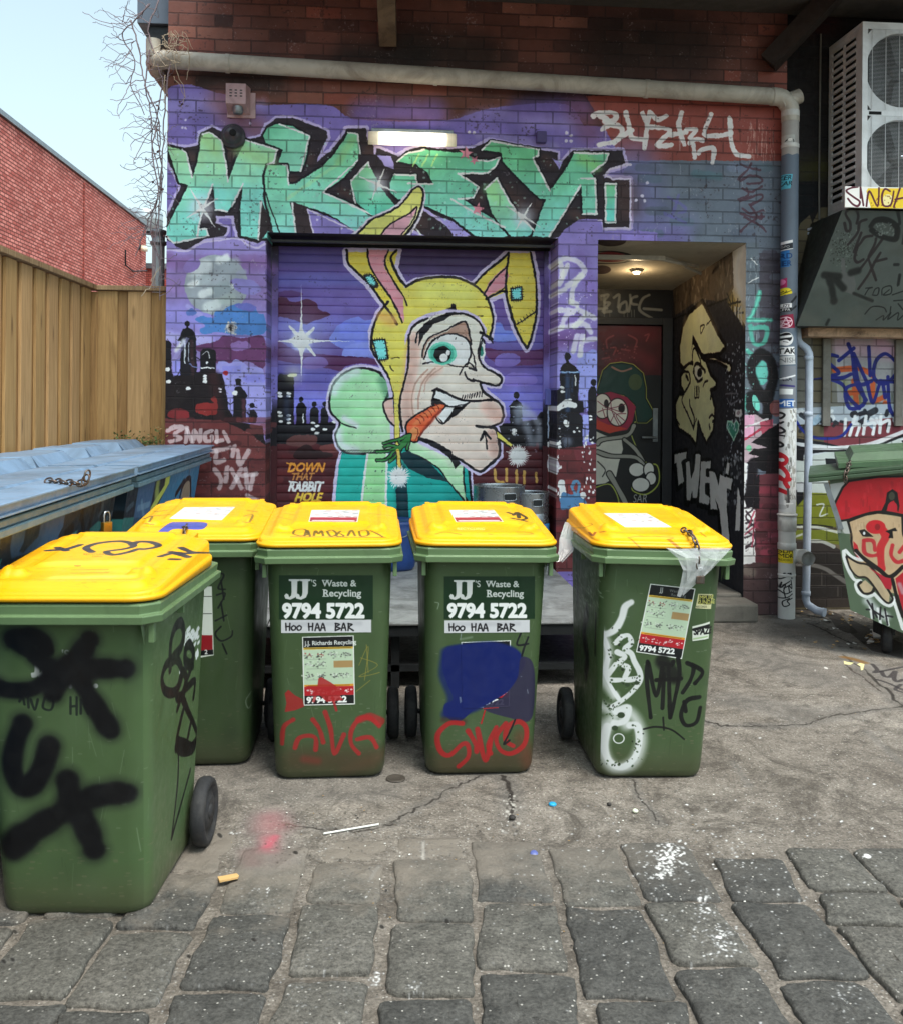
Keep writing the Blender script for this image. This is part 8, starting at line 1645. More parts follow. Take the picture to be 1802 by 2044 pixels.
 # BLUE DUMPSTERS
M['blue_body']=simple('blue_body','#45708f',0.45,0.15,5,0,0.1,60,dirt='#2b3d4c',dirtamt=0.6)
M['blue_rim']=simple('blue_rim','#587686',0.4,0.12,6,0,0.1,60,dirt='#3c4c52',dirtamt=0.6)
M['blue_lid']=simple('blue_lid','#7690ac',0.42,0.16,5,0,0.1,60,dirt='#4a5866',dirtamt=0.85)
M['blue_dark']=simple('blue_dark','#2b4666',0.5,0.12,6)
def dumpster(y0,y1,label,ldark=False):
 rt=empty('dumpster',(XS-0.4,(y0+y1)/2,0),0,label,'dumpster','blue dumpsters along the fence')
 xr,xl=XS,XS-0.8
 mb=MB()
 def prof(f):return[(xr-0.05-0.16*f,xl+0.05+0.05*f,y0+0.05+0.05*f,y1-0.05-0.05*f)]
 rows=[]
 for z,f in((0.16,1.0),(0.2,0.96),(0.5,0.6),(1.14,0.0)):
  a,b,c,d=prof(f)[0];rows.append([(a,c,z),(a,d,z),(b,d,z),(b,c,z)])
 mb.grid(rows,0,False,True,flip=False);mb.fan(rows[0],1,True)
 W(mb.build('body',[M['blue_paint'],M['blue_body']],None,uv=[BLU.uv01,None]),rt)
 mb=MB()
 for x0_,x1_,z0,z1 in((xr-0.07,xr+0.012,1.115,1.142),(xr-0.08,xr+0.002,1.1425,1.168),(xr-0.08,xr-0.02,1.1685,1.178)):
  mb.box((x0_,y0,z0),(x1_,y1,z1))
 mb.box((xl,y0,1.115),(xr-0.084,y0+0.07,1.17));mb.box((xl,y1-0.07,1.115),(xr-0.084,y1,1.17));mb.box((xl,y0+0.074,1.115),(xl+0.07,y1-0.074,1.17))
 W(mb.build('rim',M['blue_rim'],None,bevel=0.006),rt)
 mb=MB();L=y1-y0;a0,a1=y0-0.03,y1+0.02
 prof_=[(xr+0.004,1.180),(xr+0.022,1.181),(xr+0.022,1.186),(xr+0.008,1.188),(xr+0.010,1.214),(xr+0.026,1.217),(xr+0.026,1.222),(xr+0.018,1.224),(xr-0.14,1.226),(xr-0.15,1.218),(xr-0.17,1.218),(xr-0.18,1.226),(xr-0.4,1.222),(xr-0.41,1.212),(xr-0.44,1.214)]
 rows=[[(x,a0,z)for x,z in prof_],[(x,a1,z)for x,z in prof_]]
 mb.grid(rows,0,False,False,flip=True)
 mb.face([(x,a1,z)for x,z in prof_]+[(xr-0.44,a1,1.186)]);mb.face(([(x,a0,z)for x,z in prof_]+[(xr-0.44,a0,1.186)])[::-1])
 mb.face([(xr+0.018,a0,1.186),(xr+0.018,a1,1.186),(xr-0.44,a1,1.186),(xr-0.44,a0,1.186)])
 lid=W(mb.build('lid',M['blue_lid'],None),rt)
 mb=MB();nb=3;seg=(a1-a0)/nb;wl=0.30
 for i in range(nb):
  b0,b1=a0+i*seg+(wl/2 if i else 0),a0+(i+1)*seg-(wl/2 if i<nb-1 else 0)
  rows=[]
  xa,xb=xr-0.442,xr-0.80
  mb.grid([[(xa,b0,1.214),(xa,b1,1.214)],[(xa-0.05,b0+0.04,1.262),(xa-0.05,b1-0.04,1.262)],[(xb+0.03,b0+0.04,1.256),(xb+0.03,b1-0.04,1.256)],[(xb,b0,1.18),(xb,b1,1.18)]],0,False,flip=True)
  for s,bb,cc in((1,b0,b0+0.04),(-1,b1,b1-0.04)):
   q=[(xa,bb,1.214),(xa-0.05,cc,1.262),(xb+0.03,cc,1.256),(xb,bb,1.18),(xa,bb,1.186)];mb.face(q if s>0 else q[::-1])
  if i<nb-1:
   w0,w1=b1,a0+(i+1)*seg+wl/2
   mb.box((xb+0.02,w0,1.186),(xa-0.17,w1,1.25),0);mb.box((xa-0.155,w0+0.01,1.17),(xa-0.002,w1-0.01,1.19),1);mb.box((xa-0.05,w0+0.004,1.191),(xa-0.004,w1-0.004,1.206),0)
 lb=mb.build('grip_moulding',[M['blue_lid'],M['blue_dark']],None);lb.parent=lid
 for yy in(y0+0.25,y1-0.25):
  for xx in(xr-0.25,xl+0.15):
   mb=MB();mb.lathe([(0.0,-0.025),(0.07,-0.025),(0.08,-0.015),(0.08,0.015),(0.07,0.025),(0.0,0.025)],(xx,yy,0.082),'x',20);W(mb.build('wheel',M['rubber'],None),rt)
 return rt
d1=dumpster(-2.16,-0.10,'far blue dumpster against the mural wall with a chain over its rim')
d2=dumpster(-4.6,-2.27,'near blue dumpster at the left edge with a loose chain lying on its lid')
def XP(px,py,x):return tuple(on_x(px,py,x))
c0=XP(440,888,XS-0.03)
cy=on_x(455,930,XS+0.02)[1]
path=[(XS-0.10,cy-0.03,1.232),(XS-0.04,cy+0.03,1.234),(XS+0.0,cy-0.01,1.228),(XS+0.034,cy,1.20),(XS+0.032,cy+0.01,1.14),(XS+0.02,cy+0.0,1.09),(XS-0.0,cy+0.01,1.04)]
o=chain(path,0.05,0.0045,'chain_dark' if 'chain_dark' in M else 'chain');tag(o,'dark chain draped over the rim of the far blue dumpster','chain')
q=on_z(92,962,1.228);q2=on_z(170,968,1.228)
path=[(q[0],q[1],1.234),(q[0]+(q2[0]-q[0])*0.35,q[1]+(q2[1]-q[1])*0.4,1.232),(q[0]+(q2[0]-q[0])*0.7,q[1]+(q2[1]-q[1])*0.75,1.232),(q2[0],q2[1],1.234),(q2[0]+0.005,q2[1]+0.01,1.265)]
o=chain(path,0.042,0.0034);tag(o,'short loose chain lying on the lid of the near blue dumpster','chain')
pk=on_x(213,1021,XS+0.02);pr_=empty('padlock',tuple(pk),0,'brass padlock hanging from the rim of the near blue dumpster','padlock');padlock(pr_,(0,0,0),0.05)
for ch in pr_.children:ch.rotation_euler=(0,0,0)
pr_.rotation_euler=(0,0,R(60))
# PLATFORM with kegs
ZP=0.36
px1=on_z(1092,1123,ZP)[0];py0=on_z(1000,1243,ZP)[1]
pf=empty('loading_platform',(0.15,(py0+0.2)/2,0),0,'low grey steel plate platform in front of the painted roller door','platform')
mb=MB();xs=[-1.0,-0.55,0.02,px1-0.62,px1]
for a,b in zip(xs[:-1],xs[1:]):mb.box((a+0.003,py0,ZP-0.012),(b-0.003,0.22,ZP))
W(mb.build('deck_plate',M['plate'],None,bevel=0.003),pf)
mb=MB();mb.box((-1.0,py0+0.01,ZP-0.07),(px1,py0+0.05,ZP-0.014));mb.box((-1.0,0.12,ZP-0.07),(px1,0.18,ZP-0.014));mb.box((px1-0.05,py0+0.052,ZP-0.07),(px1-0.01,0.118,ZP-0.014));mb.box((-1.0,py0+0.052,ZP-0.07),(-0.96,0.118,ZP-0.014))
W(mb.build('frame',M['metal_dark'],None),pf)
mb=MB();mb.box((-0.98,py0+0.06,0.09),(px1-0.02,0.1,0.125));W(mb.build('lower_shelf',M['metal_dark'],None),pf)
for x in(-0.95,0.1,px1-0.06):
 for y in(py0+0.06,0.06):mb=MB();mb.box((x,y,0.0),(x+0.045,y+0.045,ZP-0.071));W(mb.build('leg',M['metal_dark'],None),pf)
def keg(px,ytop,y,r,label,zb=ZP+0.002,h=None,band=None):
 c=on_y(px,ytop,y);h=h or(c[2]-zb)
 rt=empty('beer_keg',(c[0],y,zb),0,label,'keg','beer kegs on the platform')
 mb=MB();p=[(r*0.80,0.0),(r*0.97,0.0),(r,0.01),(r,0.10),(r*0.97,0.115),(r*0.96,0.16),(r*1.0,0.175),(r*1.0,0.195),(r*0.965,0.21)]
 top=[(r*0.965,h-0.235),(r*1.0,h-0.22),(r*1.0,h-0.20),(r*0.965,h-0.185),(r*0.97,h-0.14),(r*0.90,h-0.115),(r*0.6,h-0.09),(r*0.2,h-0.08),(0.001,h-0.08)]
 mb.lathe(p+top,(0,0,0),n=36);mb.build('barrel',M['steel']if not band else M[band],rt)
 mb=MB();mb.lathe([(r*0.965,h-0.15),(r*0.99,h-0.135),(r*0.99,h-0.015),(r*1.005,h-0.004),(r*1.0,h),(r*0.955,h),(r*0.95,h-0.012),(r*0.95,h-0.13)],(0,0,0),n=36);mb.build('collar',M['steel'],rt)
 for a0 in(-1.25,1.9):
  mb=MB();rr_=r*0.996;w=0.26;hh=0.024;pts=[]
  for q in range(24):
   t=2*math.pi*q/24;a=a0+w*max(-1,min(1,1.25*math.cos(t)));pts.append((rr_*math.cos(a),rr_*math.sin(a),h-0.07+hh*max(-1,min(1,1.3*math.sin(t)))))
  mb.tube(pts+[pts[0]],0.005,6,caps=False)
  rows=[[(rr_*1.0006*math.cos(a0+w*0.93*(u/8-1)),rr_*1.0006*math.sin(a0+w*0.93*(u/8-1)),h-0.07+s*hh*0.8)for u in range(17)]for s in(-1,1)]
  mb.grid(rows,1,True);mb.build('grip',[M['steel'],M['metal_dark']],rt)
 mb=MB();mb.lathe([(0.04,h-0.085),(0.04,h-0.05),(0.03,h-0.045),(0.0,h-0.045)],(0,0,0),n=16);mb.build('spear_valve',M['galv'],rt)
 return rt
k1=keg(995.5,968,0.0,0.184,'wide steel beer keg standing in front of the roller door')
k2=keg(1054,981,0.10,0.15,'narrower steel beer keg with a blue band, behind the wide keg')
p2=k2.location
mb=MB();mb.lathe([(0.152,0.20),(0.1525,0.205),(0.1525,0.30),(0.152,0.305)],(0,0,0),n=36);mb.build('band',M['blue_dark2'],k2)
c=on_y(788,1128,-0.05)
bd=empty('blue_drum',(c[0],-0.05,ZP+0.002),0,'dark blue plastic drum on the platform, seen between the two middle bins','drum')
mb=MB();mb.lathe([(0.0,0.0),(0.125,0.0),(0.14,0.02),(0.15,0.1),(0.158,0.25),(0.163,0.29),(0.158,0.30),(0.165,0.32),(0.165,0.34),(0.15,0.345),(0.146,0.335),(0.0,0.33)],(0,0,0),n=36);mb.build('body',M['drum_blue'],bd)
mb=MB();mb.tube([(0.165*math.cos(a),0.165*math.sin(a),0.30-0.06*math.sin((a+1.9)/1.2*math.pi))for a in np.linspace(-1.9,-0.7,12)],0.004,6);mb.build('handle',M['galv'],bd)
# GREEN DUMPSTER right
def GH(px,py):
 p=hit(px,py,GO,GN);return((p-GO)@_gd,p[2])
def GP(u,z,v=0):p=GO+_gd*u+GN*v;return(float(p[0]),float(p[1]),z)
GL_=1.5;gr=empty('dumpster',(GP(GL_/2,0,0.5)[0],GP(GL_/2,0,0.5)[1],0),0,'green dumpster at the right edge painted with a red capped face','dumpster')
r0,r1=GH(1613,962),GH(1802,944);sr=(r1[1]-r0[1])/(r1[0]-r0[0]);t0_=GH(1613,947)[1];h1=t0_-r0[1]
zr=lambda u:r0[1]+sr*min(u,0.9)
A={k:GH(*p)for k,p in dict(tl=(1655,965),m=(1678,1108),bl=(1697,1218),br=(1802,1264)).items()}
sl=(A['br'][1]-A['bl'][1])/(A['br'][0]-A['bl'][0]);zlow=min(0.14,A['br'][1]-0.02);xk=A['bl'][0]+(zlow-A['bl'][1])/sl
fo=[(A['tl'][0],zr(A['tl'][0])),A['m'],A['bl'],(xk,zlow),(GL_-0.25,zlow),(GL_-0.1,zr(GL_-0.1)),(0.9,zr(0.9))];bk=0.9
mb=MB();fr=[GP(u,z)for u,z in fo];bkp=[GP(u+0.02,z,bk)for u,z in fo]
mb.fan(fr[::-1],0,True);mb.fan(bkp,1,True)
for i in range(len(fo)):j=(i+1)%len(fo);mb.face([fr[i],fr[j],bkp[j],bkp[i]][::-1],1)
W(mb.build('body',[M['skip_paint'],M['green_skip']],None,uv=[SKP.uv01,None]),gr)
mb=MB();us=[0.0,0.45,0.9,GL_]
for a,f0,f1 in((-0.045,0.0,0.5),(-0.03,0.53,1.0)):
 rows=[]
 for u in us:rows.append([GP(u,zr(u)+h1*f0,a),GP(u,zr(u)+h1*f1,a),GP(u+0.02,zr(u)+h1*f1,bk),GP(u+0.02,zr(u)+h1*f0,bk)])
 mb.grid(rows,0,False,True);mb.fan(rows[0],0,True);mb.fan(rows[-1],0)
W(mb.build('rim',M['green_skip'],None,bevel=0.004),gr)
mb=MB();lu=GH(1640,930)[0]+0.1
P=[GP(lu,zr(lu)+h1+0.012,0.12),GP(GL_,zr(1)+h1+0.02,0.12),GP(GL_,zr(1)+h1+0.05,bk-0.04),GP(lu,zr(lu)+h1+0.05,bk-0.04)]
Q=[(x,y,z+0.03)for x,y,z in P];mb.grid([P,Q],0,False,True);mb.fan(P,0,True);mb.fan(Q,0)
for u0,u1 in((0.05,0.36),(0.42,0.70),(0.78,0.97)):
 def L_(u,v,dz):
  a=Vector(Q[0]).lerp(Vector(Q[1]),u);b=Vector(Q[3]).lerp(Vector(Q[2]),u);r_=a.lerp(b,v);return(r_.x,r_.y,r_.z+dz)
 B0=[L_(u0,0.1,0.001),L_(u1,0.1,0.001),L_(u1,0.9,0.001),L_(u0,0.9,0.001)];B1=[L_(u0+0.02,0.14,0.05),L_(u1-0.02,0.14,0.05),L_(u1-0.02,0.86,0.05),L_(u0+0.02,0.86,0.05)]
 mb.grid([B0,B1],0,False,True);mb.fan(B1,0)
W(mb.build('lid',M['green_lid'],None),gr)
a_,b_=GP(A['tl'][0]-0.02,r0[1]-0.004,-0.01),GP(A['m'][0]+0.0,A['m'][1]+0.16,-0.01)
mb=MB();mb.bar(a_,b_,0.02,0.03);W(mb.build('strut',M['galv'],None),gr)
wp=on_z(1772,1304,0);rr_=0.11
mb=MB();mb.lathe([(0.0,-0.03),(rr_*0.6,-0.03),(rr_*0.66,-0.024),(rr_*0.9,-0.028),(rr_,-0.018),(rr_,0.018),(rr_*0.9,0.028),(rr_*0.6,0.03),(0.0,0.03)],(0,0,0),'x',28)
w=mb.build('wheel',M['rubber'],None,loc=(wp[0],wp[1]+0.02,rr_));w.rotation_euler=(0,0,R(-25));W(w,gr)
mb=MB();mb.box((wp[0]-0.045,wp[1]-0.0,rr_),(wp[0]+0.045,wp[1]+0.1,0.25));W(mb.build('caster_bracket',M['metal_dark'],None),gr)
cu_=GH(1690,940)[0];z_=zr(cu_)+h1;ch=chain([GP(cu_+0.02,z_+0.05,0.13),GP(cu_+0.01,z_+0.02,0.04),GP(cu_,z_+0.01,-0.035),GP(cu_-0.01,z_-0.02,-0.05),GP(cu_-0.01,z_-0.06,-0.052)],0.045,0.004)
tag(ch,'short rusty chain hooked over the rim of the green dumpster','chain')
# PIPES
PR=0.060
yp=-0.09
pa=on_y(318,118,yp);pb=on_y(1545,192,yp);pe=on_y(1580,212,yp)
dp=empty('drain_pipe',(pe[0],yp,0),0,'fat cream drain pipe crossing above the mural and turning down the right corner, stickered','drain pipe')
mb=MB();mb.tube([(pa[0]+0.08,yp,pa[2]),(pb[0],yp,pb[2])],PR*1.0,24);W(mb.build('pipe',M['pvc'],None),dp)
for px,py in((455,128),(870,152),(1290,176)):
 p=on_y(px,py,yp);t=(p[0]-pa[0])/(pb[0]-pa[0]);z=pa[2]+(pb[2]-pa[2])*t
 mb=MB();mb.tube([(p[0]-0.014,yp,z+0.0005),(p[0]+0.014,yp,z-0.0005)],PR*1.08,24);W(mb.build('collar',M['pvc'],None),dp)
def arc(c,r,a0,a1,ax,n=8):return[tuple(np.array(c)+r*(math.cos(a)*np.array(ax[0])+math.sin(a)*np.array(ax[1])))for a in np.linspace(a0,a1,n)]
cz=pb[2]
el=[(pb[0]-0.02,yp,cz)]+arc((pb[0]+0.01,yp,cz-0.11),0.11,math.pi/2,0.0,((1,0,0),(0,0,1)))+[(pb[0]+0.12,yp,cz-0.18)]
mb=MB();mb.tube(el,[PR*1.08]+[PR*1.05]*8+[PR*1.06],24);mb.tube([(pb[0]+0.05,yp,cz-0.06),(pb[0]+0.14,yp+0.0,cz-0.01),(pb[0]+0.19,yp,cz+0.01)],[PR*0.85,PR*0.9,PR*0.88],20)
W(mb.build('elbow',M['pvc'],None),dp)
vx=pb[0]+0.12
mb=MB();zs=[cz-0.15,3.2,2.8,2.3,1.9,1.5,1.0,0.6,0.3,0.0];rows=[]
for z in zs:rows.append([(vx+PR*math.cos(a),yp-PR*math.sin(a),z)for a in np.linspace(0,2*math.pi,33)[:-1]])
mb.grid(rows,0,True,True,flip=True)
W(mb.build('pipe',M['downpipe'],None,uv=lambda p:PIP.uv01(p)),dp)
for py,hh,rr2 in((222,0.05,1.06),(287,0.03,1.05),(1029,0.02,1.18),(1045,0.12,1.08),(1092,0.05,1.08),(1150,0.02,1.05)):
 z=on_y(1578,py,yp-PR)[2];mb=MB();mb.lathe([(PR*1.0,0),(PR*rr2,0.004),(PR*rr2,hh-0.004),(PR*1.0,hh)],(vx,yp,z-hh/2),n=32)
 W(mb.build('collar',M['pvc_clean'],None),dp)
pz=on_y(1603,1110,yp);mb=MB();mb.lathe([(0.0,0.0),(0.05,0.0),(0.056,-0.01),(0.056,-0.05),(0.05,-0.1)],(vx+0.105,yp-0.02,pz[2]),'y',20);mb.tube([(vx+0.02,yp,pz[2]),(vx+0.1,yp-0.005,pz[2])],0.05,16)
W(mb.build('inspection_cap',M['pvc_clean'],None),dp)
lz=pa[2]
el=[(pa[0]+0.10,yp,lz)]+arc((pa[0]+0.06,yp+0.11,lz),0.11,-math.pi/2,-math.pi,((1,0,0),(0,1,0)))+[(pa[0]-0.05,yp+0.2,lz-0.01)]
el2=[(pa[0]-0.05,yp+0.15,lz-0.0),(pa[0]-0.05,3.2,lz+0.02)]
mb=MB();mb.tube(el,[PR*1.08]+[PR*1.04]*9,22);mb.tube([(pa[0]-0.045,yp+0.02,lz+0.02),(pa[0]-0.045,yp+0.02,lz+0.14)],[PR*0.8,PR*0.82],20)
W(mb.build('elbow',M['pvc'],None),dp)
mb=MB();mb.tube(el2,PR*1.0,20);W(mb.build('pipe',M['pvc_shade'],None),dp)
q0,q1,q2_,q3=on_y(1597,655,-0.0),on_y(1599,683,0),on_y(1615,697,0),on_y(1608,1190,0)
wr=0.028
sp_=empty('waste_pipe',(q3[0],0.0,0),0,'thin white waste pipe with a double bend beside the stickered downpipe','pipe')
mb=MB();mb.tube([(q0[0],0.06,q0[2]+0.02),(q0[0],0.04,q1[2]+0.02),(q0[0]+0.015,0.03,q1[2]-0.01),(q2_[0]-0.02,0.0,q2_[2]+0.005),(q2_[0]-0.002,0.0,q2_[2]-0.03),(q2_[0],0.0,q2_[2]-0.09)]+[(q2_[0],0,1.2),(q3[0],0.0,0.11),(q3[0]+0.01,-0.01,0.075),(q3[0]+0.05,-0.06,0.045),(q3[0]+0.085,-0.1,0.038)],wr,16,caps=False)
mb.tube([(q3[0]+0.08,-0.094,0.039),(q3[0]+0.092,-0.109,0.037)],wr*1.15,16);W(mb.build('pipe',M['pvc_white'],None),sp_)
for z in(q2_[2]-0.08,1.45,0.14):mb=MB();mb.lathe([(wr,0),(wr*1.18,0.003),(wr*1.18,0.03),(wr,0.033)],(q2_[0]+(q3[0]-q2_[0])*(1 if z<1 else 0.4 if z<2 else 0),0.0,z),n=20);W(mb.build('collar',M['pvc_white'],None),sp_)
# AIR CONDITIONER
ay1=RECY-0.03;ab=on_y(1651,432,ay1);at=on_y(1655,94,ay1);ax0=(ab[0]+at[0])/2;az0,az1=ab[2],at[2]
af=on_y(1720,33,ay1-0.5);ay0=ay1-0.5;aw=0.98
ac=empty('air_conditioner',(ax0+aw/2,ay1,az0),0,'white outdoor air conditioner with two fans on the wall, top right','air conditioner')
mb=MB();t=0.004;ax1=ax0+aw
def bars(x,rows_):pass
mb.box((ax0,ay0,az1-0.03),(ax1,ay1,az1));mb.box((ax0,ay0,az0),(ax1,ay1,az0+0.02))
mb.box((ax1-0.004,ay0,az0+0.022),(ax1,ay1,az1-0.032));mb.box((ax0+0.02,ay1-0.01,az0+0.022),(ax1-0.006,ay1,az1-0.032))
W(mb.build('casing',M['ac_white'],None,bevel=0.004),ac)
mb=MB();nsl=22;z0,z1=az0+0.06,az1-0.07;y_a,y_b,y_c=ay1-0.05,ay1-0.23,ay1-0.41
mb.box((ax0+0.001,y_a,az0+0.022),(ax0+0.012,ay1-0.001,az1-0.032));mb.box((ax0+0.001,ay0+0.001,az0+0.022),(ax0+0.012,y_c,az1-0.032));mb.box((ax0+0.001,y_b-0.012,z0),(ax0+0.012,y_b+0.012,z1))
mb.box((ax0+0.001,y_c+0.001,az0+0.022),(ax0+0.012,y_a-0.001,z0-0.001));mb.box((ax0+0.001,y_c+0.001,z1+0.001),(ax0+0.012,y_a-0.001,az1-0.032))
pt=(z1-z0)/nsl
for i in range(nsl):
 zz=z0+pt*i
 for a,b in((y_c+0.001,y_b-0.013),(y_b+0.013,y_a-0.001)):mb.box((ax0-0.003,a,zz),(ax0+0.010,b,zz+pt*0.42))
W(mb.build('side_panel',M['ac_white'],None),ac)
mb=MB();mb.box((ax0+0.03,ay0+0.13,az0+0.022),(ax1-0.006,ay1-0.012,az1-0.034));W(mb.build('coil',M['ac_coil'],None),ac)
mb=MB();fx=on_y(1799,140,ay0)[0];fz1=on_y(1799,140,ay0)[2];fz2=on_y(1795,313,ay0)[2];fr_=0.258
def holed(cx,cz_,x0,x1,z0,z1):
 n=48;outer=[];inner=[]
 for k in range(n):
  a=2*math.pi*k/n;c,s=math.cos(a),math.sin(a);inner.append((cx+fr_*c,ay0,cz_+fr_*s))
  tx=(x1-cx)/c if c>1e-6 else((x0-cx)/c if c<-1e-6 else 1e9);tz=(z1-cz_)/s if s>1e-6 else((z0-cz_)/s if s<-1e-6 else 1e9);t_=min(tx,tz);outer.append((cx+t_*c,ay0,cz_+t_*s))
 mb.grid([outer,inner],0,False,True);mb.grid([inner,[(x,y+0.04,z)for x,y,z in inner]],0,True,True)
zm=(fz1+fz2)/2
holed(fx,fz1,ax0+0.04,ax1-0.06,zm+0.02,az1-0.05);holed(fx,fz2,ax0+0.04,ax1-0.06,az0+0.02,zm-0.02)
mb.box((ax0+0.001,ay0-0.004,az0+0.001),(ax0+0.039,ay0+0.002,az1-0.001));mb.box((ax0+0.0395,ay0-0.003,zm-0.019),(ax1-0.001,ay0+0.002,zm+0.019));mb.box((ax0+0.0395,ay0-0.003,az1-0.049),(ax1-0.001,ay0+0.002,az1-0.001));mb.box((ax1-0.0595,ay0-0.003,az0+0.001),(ax1-0.001,ay0+0.002,zm-0.0195));mb.box((ax1-0.0595,ay0-0.003,zm+0.0195),(ax1-0.001,ay0+0.002,az1-0.0495))
W(mb.build('front_panel',M['ac_white'],None),ac)
mb=MB();mb.box((ax0+0.05,ay0-0.0045,zm-0.012),(ax0+0.14,ay0-0.0035,zm+0.010));W(mb.build('vent_slot',M['black'],None),ac)
for fz in(fz1,fz2):
 mb=MB()
 n=62
 for i in range(n):
  z=fz-fr_-0.02+(2*fr_+0.04)*i/(n-1);mb.box((ax0+0.045,ay0-0.011,z-0.0004),(ax1-0.065,ay0-0.0095,z+0.0004))
 for i in range(9):x=ax0+0.07+i*0.098;mb.box((x-0.001,ay0-0.008,fz-fr_-0.02),(x+0.001,ay0-0.004,fz+fr_+0.02))
 W(mb.build('grille',M['ac_white'],None),ac)
 mb=MB();mb.lathe([(0.0,0.03),(0.05,0.035),(0.06,0.05),(0.06,0.1)],(fx,ay0,fz),'y',20)
 for k in range(3):
  a0=2*math.pi*k/3+0.4;rows=[]
  for r_ in(0.055,0.12,0.18,0.235):
   rows.append([(fx+r_*math.cos(a0+w_),ay0+0.09-0.05*(w_/1.5),fz+r_*math.sin(a0+w_))for w_ in np.linspace(0,1.45,8)])
  mb.grid(rows,0,True)
 W(mb.build('fan',M['ac_fan'],None),ac)
 mb=MB();mb.lathe([(0.0,-0.018),(0.012,-0.017),(0.014,-0.011)],(fx,ay0,fz),'y',16);W(mb.build('hub_cap',M['steel'],None),ac)
mb=MB();z=on_y(1650,565,RECY-0.05)[2]
a,b=on_y(1620,455,RECY-0.06),on_y(1646,448,RECY-0.06)
for dz in(0,-0.03):mb.tube([(a[0],RECY+0.0,a[2]+dz),(a[0]+0.015,RECY-0.05,a[2]+dz),(b[0]-0.03,RECY-0.06,b[2]+dz+0.01),(b[0]+0.25,RECY-0.06,b[2]+dz+0.01)],0.011,10)
rp=tag(mb.build('refrigerant_pipe',M['pvc_white'],None),'pair of thin pale pipes poking from the tan wall under the air conditioner','pipe')
mb=MB();cx_=on_y(1634,500,RECY-0.012)[0];mb.tube([(cx_,RECY-0.014,4.3),(cx_-0.004,RECY-0.014,3.3),(cx_+0.003,RECY-0.014,2.6)],0.007,6)
tag(mb.build('cable',M['recpost'],None),'thin painted cable running down the tan wall right of the downpipe','cable')
b0,b1=on_y(1684,414,ay0-0.03),on_y(1684,372,ay0-0.03)
mb=MB();mb.box((b0[0],ay0-0.045,b0[2]),(b0[0]+1.1,ay0-0.03,b1[2]));o=mb.build('graffiti_board',M['board'],None,uv=BRD.uv01,bevel=0.002);tag(o,'white and yellow painted strip tagged SINCH below the air conditioner','board')
hy0=ay0-0.03
h0,h1=on_y(1684,416,hy0),on_y(1590,650,-0.30+0.12)
mb=MB();yb_=-0.18
F_=[(h1[0],yb_,h1[2]),(5.0,yb_,h1[2]),(5.0,hy0+0.02,h0[2]-0.004),(h0[0],hy0+0.02,h0[2]-0.004)]
mb.face(F_,0);mb.face([(h1[0],yb_,h1[2]),(h0[0],hy0+0.02,h0[2]-0.004),(h0[0]+0.02,RECY-0.004,h0[2]-0.004),(h1[0]+0.06,RECY-0.004,h1[2])],1)
mb.face([(h1[0],yb_,h1[2]),(h1[0]+0.06,RECY-0.004,h1[2]),(5.0,RECY-0.004,h1[2]),(5.0,yb_,h1[2])],1)
mb.face([(h0[0],hy0+0.02,h0[2]-0.004),(5.0,hy0+0.02,h0[2]-0.004),(5.0,RECY-0.004,h0[2]-0.004),(h0[0]+0.02,RECY-0.004,h0[2]-0.004)],1)
o=mb.build('metal_hood',[M['hood'],M['hood_plain']],None,uv=[HOD.uv01,None]);tag(o,'dark grey sheet metal hood covered in scrawled tags right of the downpipe','hood')
# FITTINGS on the mural wall
l0,l1=on_y(735,257,-0.1),on_y(912,288,-0.1)
lm=empty('bulkhead_lamp',((l0[0]+l1[0])/2,0,(l0[2]+l1[2])/2),0,'lit oblong wall lamp above the roller door','lamp')
mb=MB();mb.box((l0[0]+0.02,-0.035,l1[2]+0.01),(l1[0]-0.02,-0.002,l0[2]+0.03));W(mb.build('base',M['galv'],None,bevel=0.006),lm)
rows=[]
for k in range(9):
 a=math.pi*k/8;rows.append([(x,-0.036-0.07*math.sin(a)*e,(l0[2]+l1[2])/2+(l0[2]-l1[2])/2*math.cos(a))for x,e in((l0[0],0.3),(l0[0]+0.012,0.9),(l0[0]+0.04,1.0),(l1[0]-0.04,1.0),(l1[0]-0.012,0.9),(l1[0],0.3))])
mb=MB();mb.grid(rows,0,True);mb.fan([r[0]for r in rows]);mb.fan([r[-1]for r in rows],0,True);W(mb.build('diffuser',M['lamp_on'],None),lm)
s0,s1=on_y(451,165,-0.11),on_y(492,224,-0.11)
sb=empty('alarm_box',((s0[0]+s1[0])/2,0,s1[2]),0,'pale pink alarm box with a round sounder under the pipe, left','alarm box')
mb=MB();mb.box((s0[0]-0.005,-0.012,s1[2]-0.01),(s1[0]+0.05,-0.002,s0[2]-0.03));W(mb.build('back_plate',M['pinkbox'],None,bevel=0.003),sb)
mb=MB();x0,x1,z0,z1=s0[0],s1[0]-0.005,s1[2]+0.03,s0[2]
P=[(x0,-0.11,z0+0.03),(x1,-0.11,z0+0.03),(x1,-0.11,z1),(x0,-0.11,z1)];Q=[(x0,-0.013,z0-0.02),(x1+0.02,-0.013,z0-0.02),(x1+0.02,-0.013,z1),(x0,-0.013,z1)]
mb.grid([P,Q],0,False,True,flip=True);mb.fan(P,0);W(mb.build('cover',M['pinkbox'],None,bevel=0.004,uv=None),sb)
mb=MB()
for i in range(3):
 for j in range(3):mb.box((x0+0.025+i*0.035,-0.1115,z1-0.05-j*0.02),(x0+0.042+i*0.035,-0.1103,z1-0.042-j*0.02))
W(mb.build('speaker_slot',M['metal_dark'],None),sb)
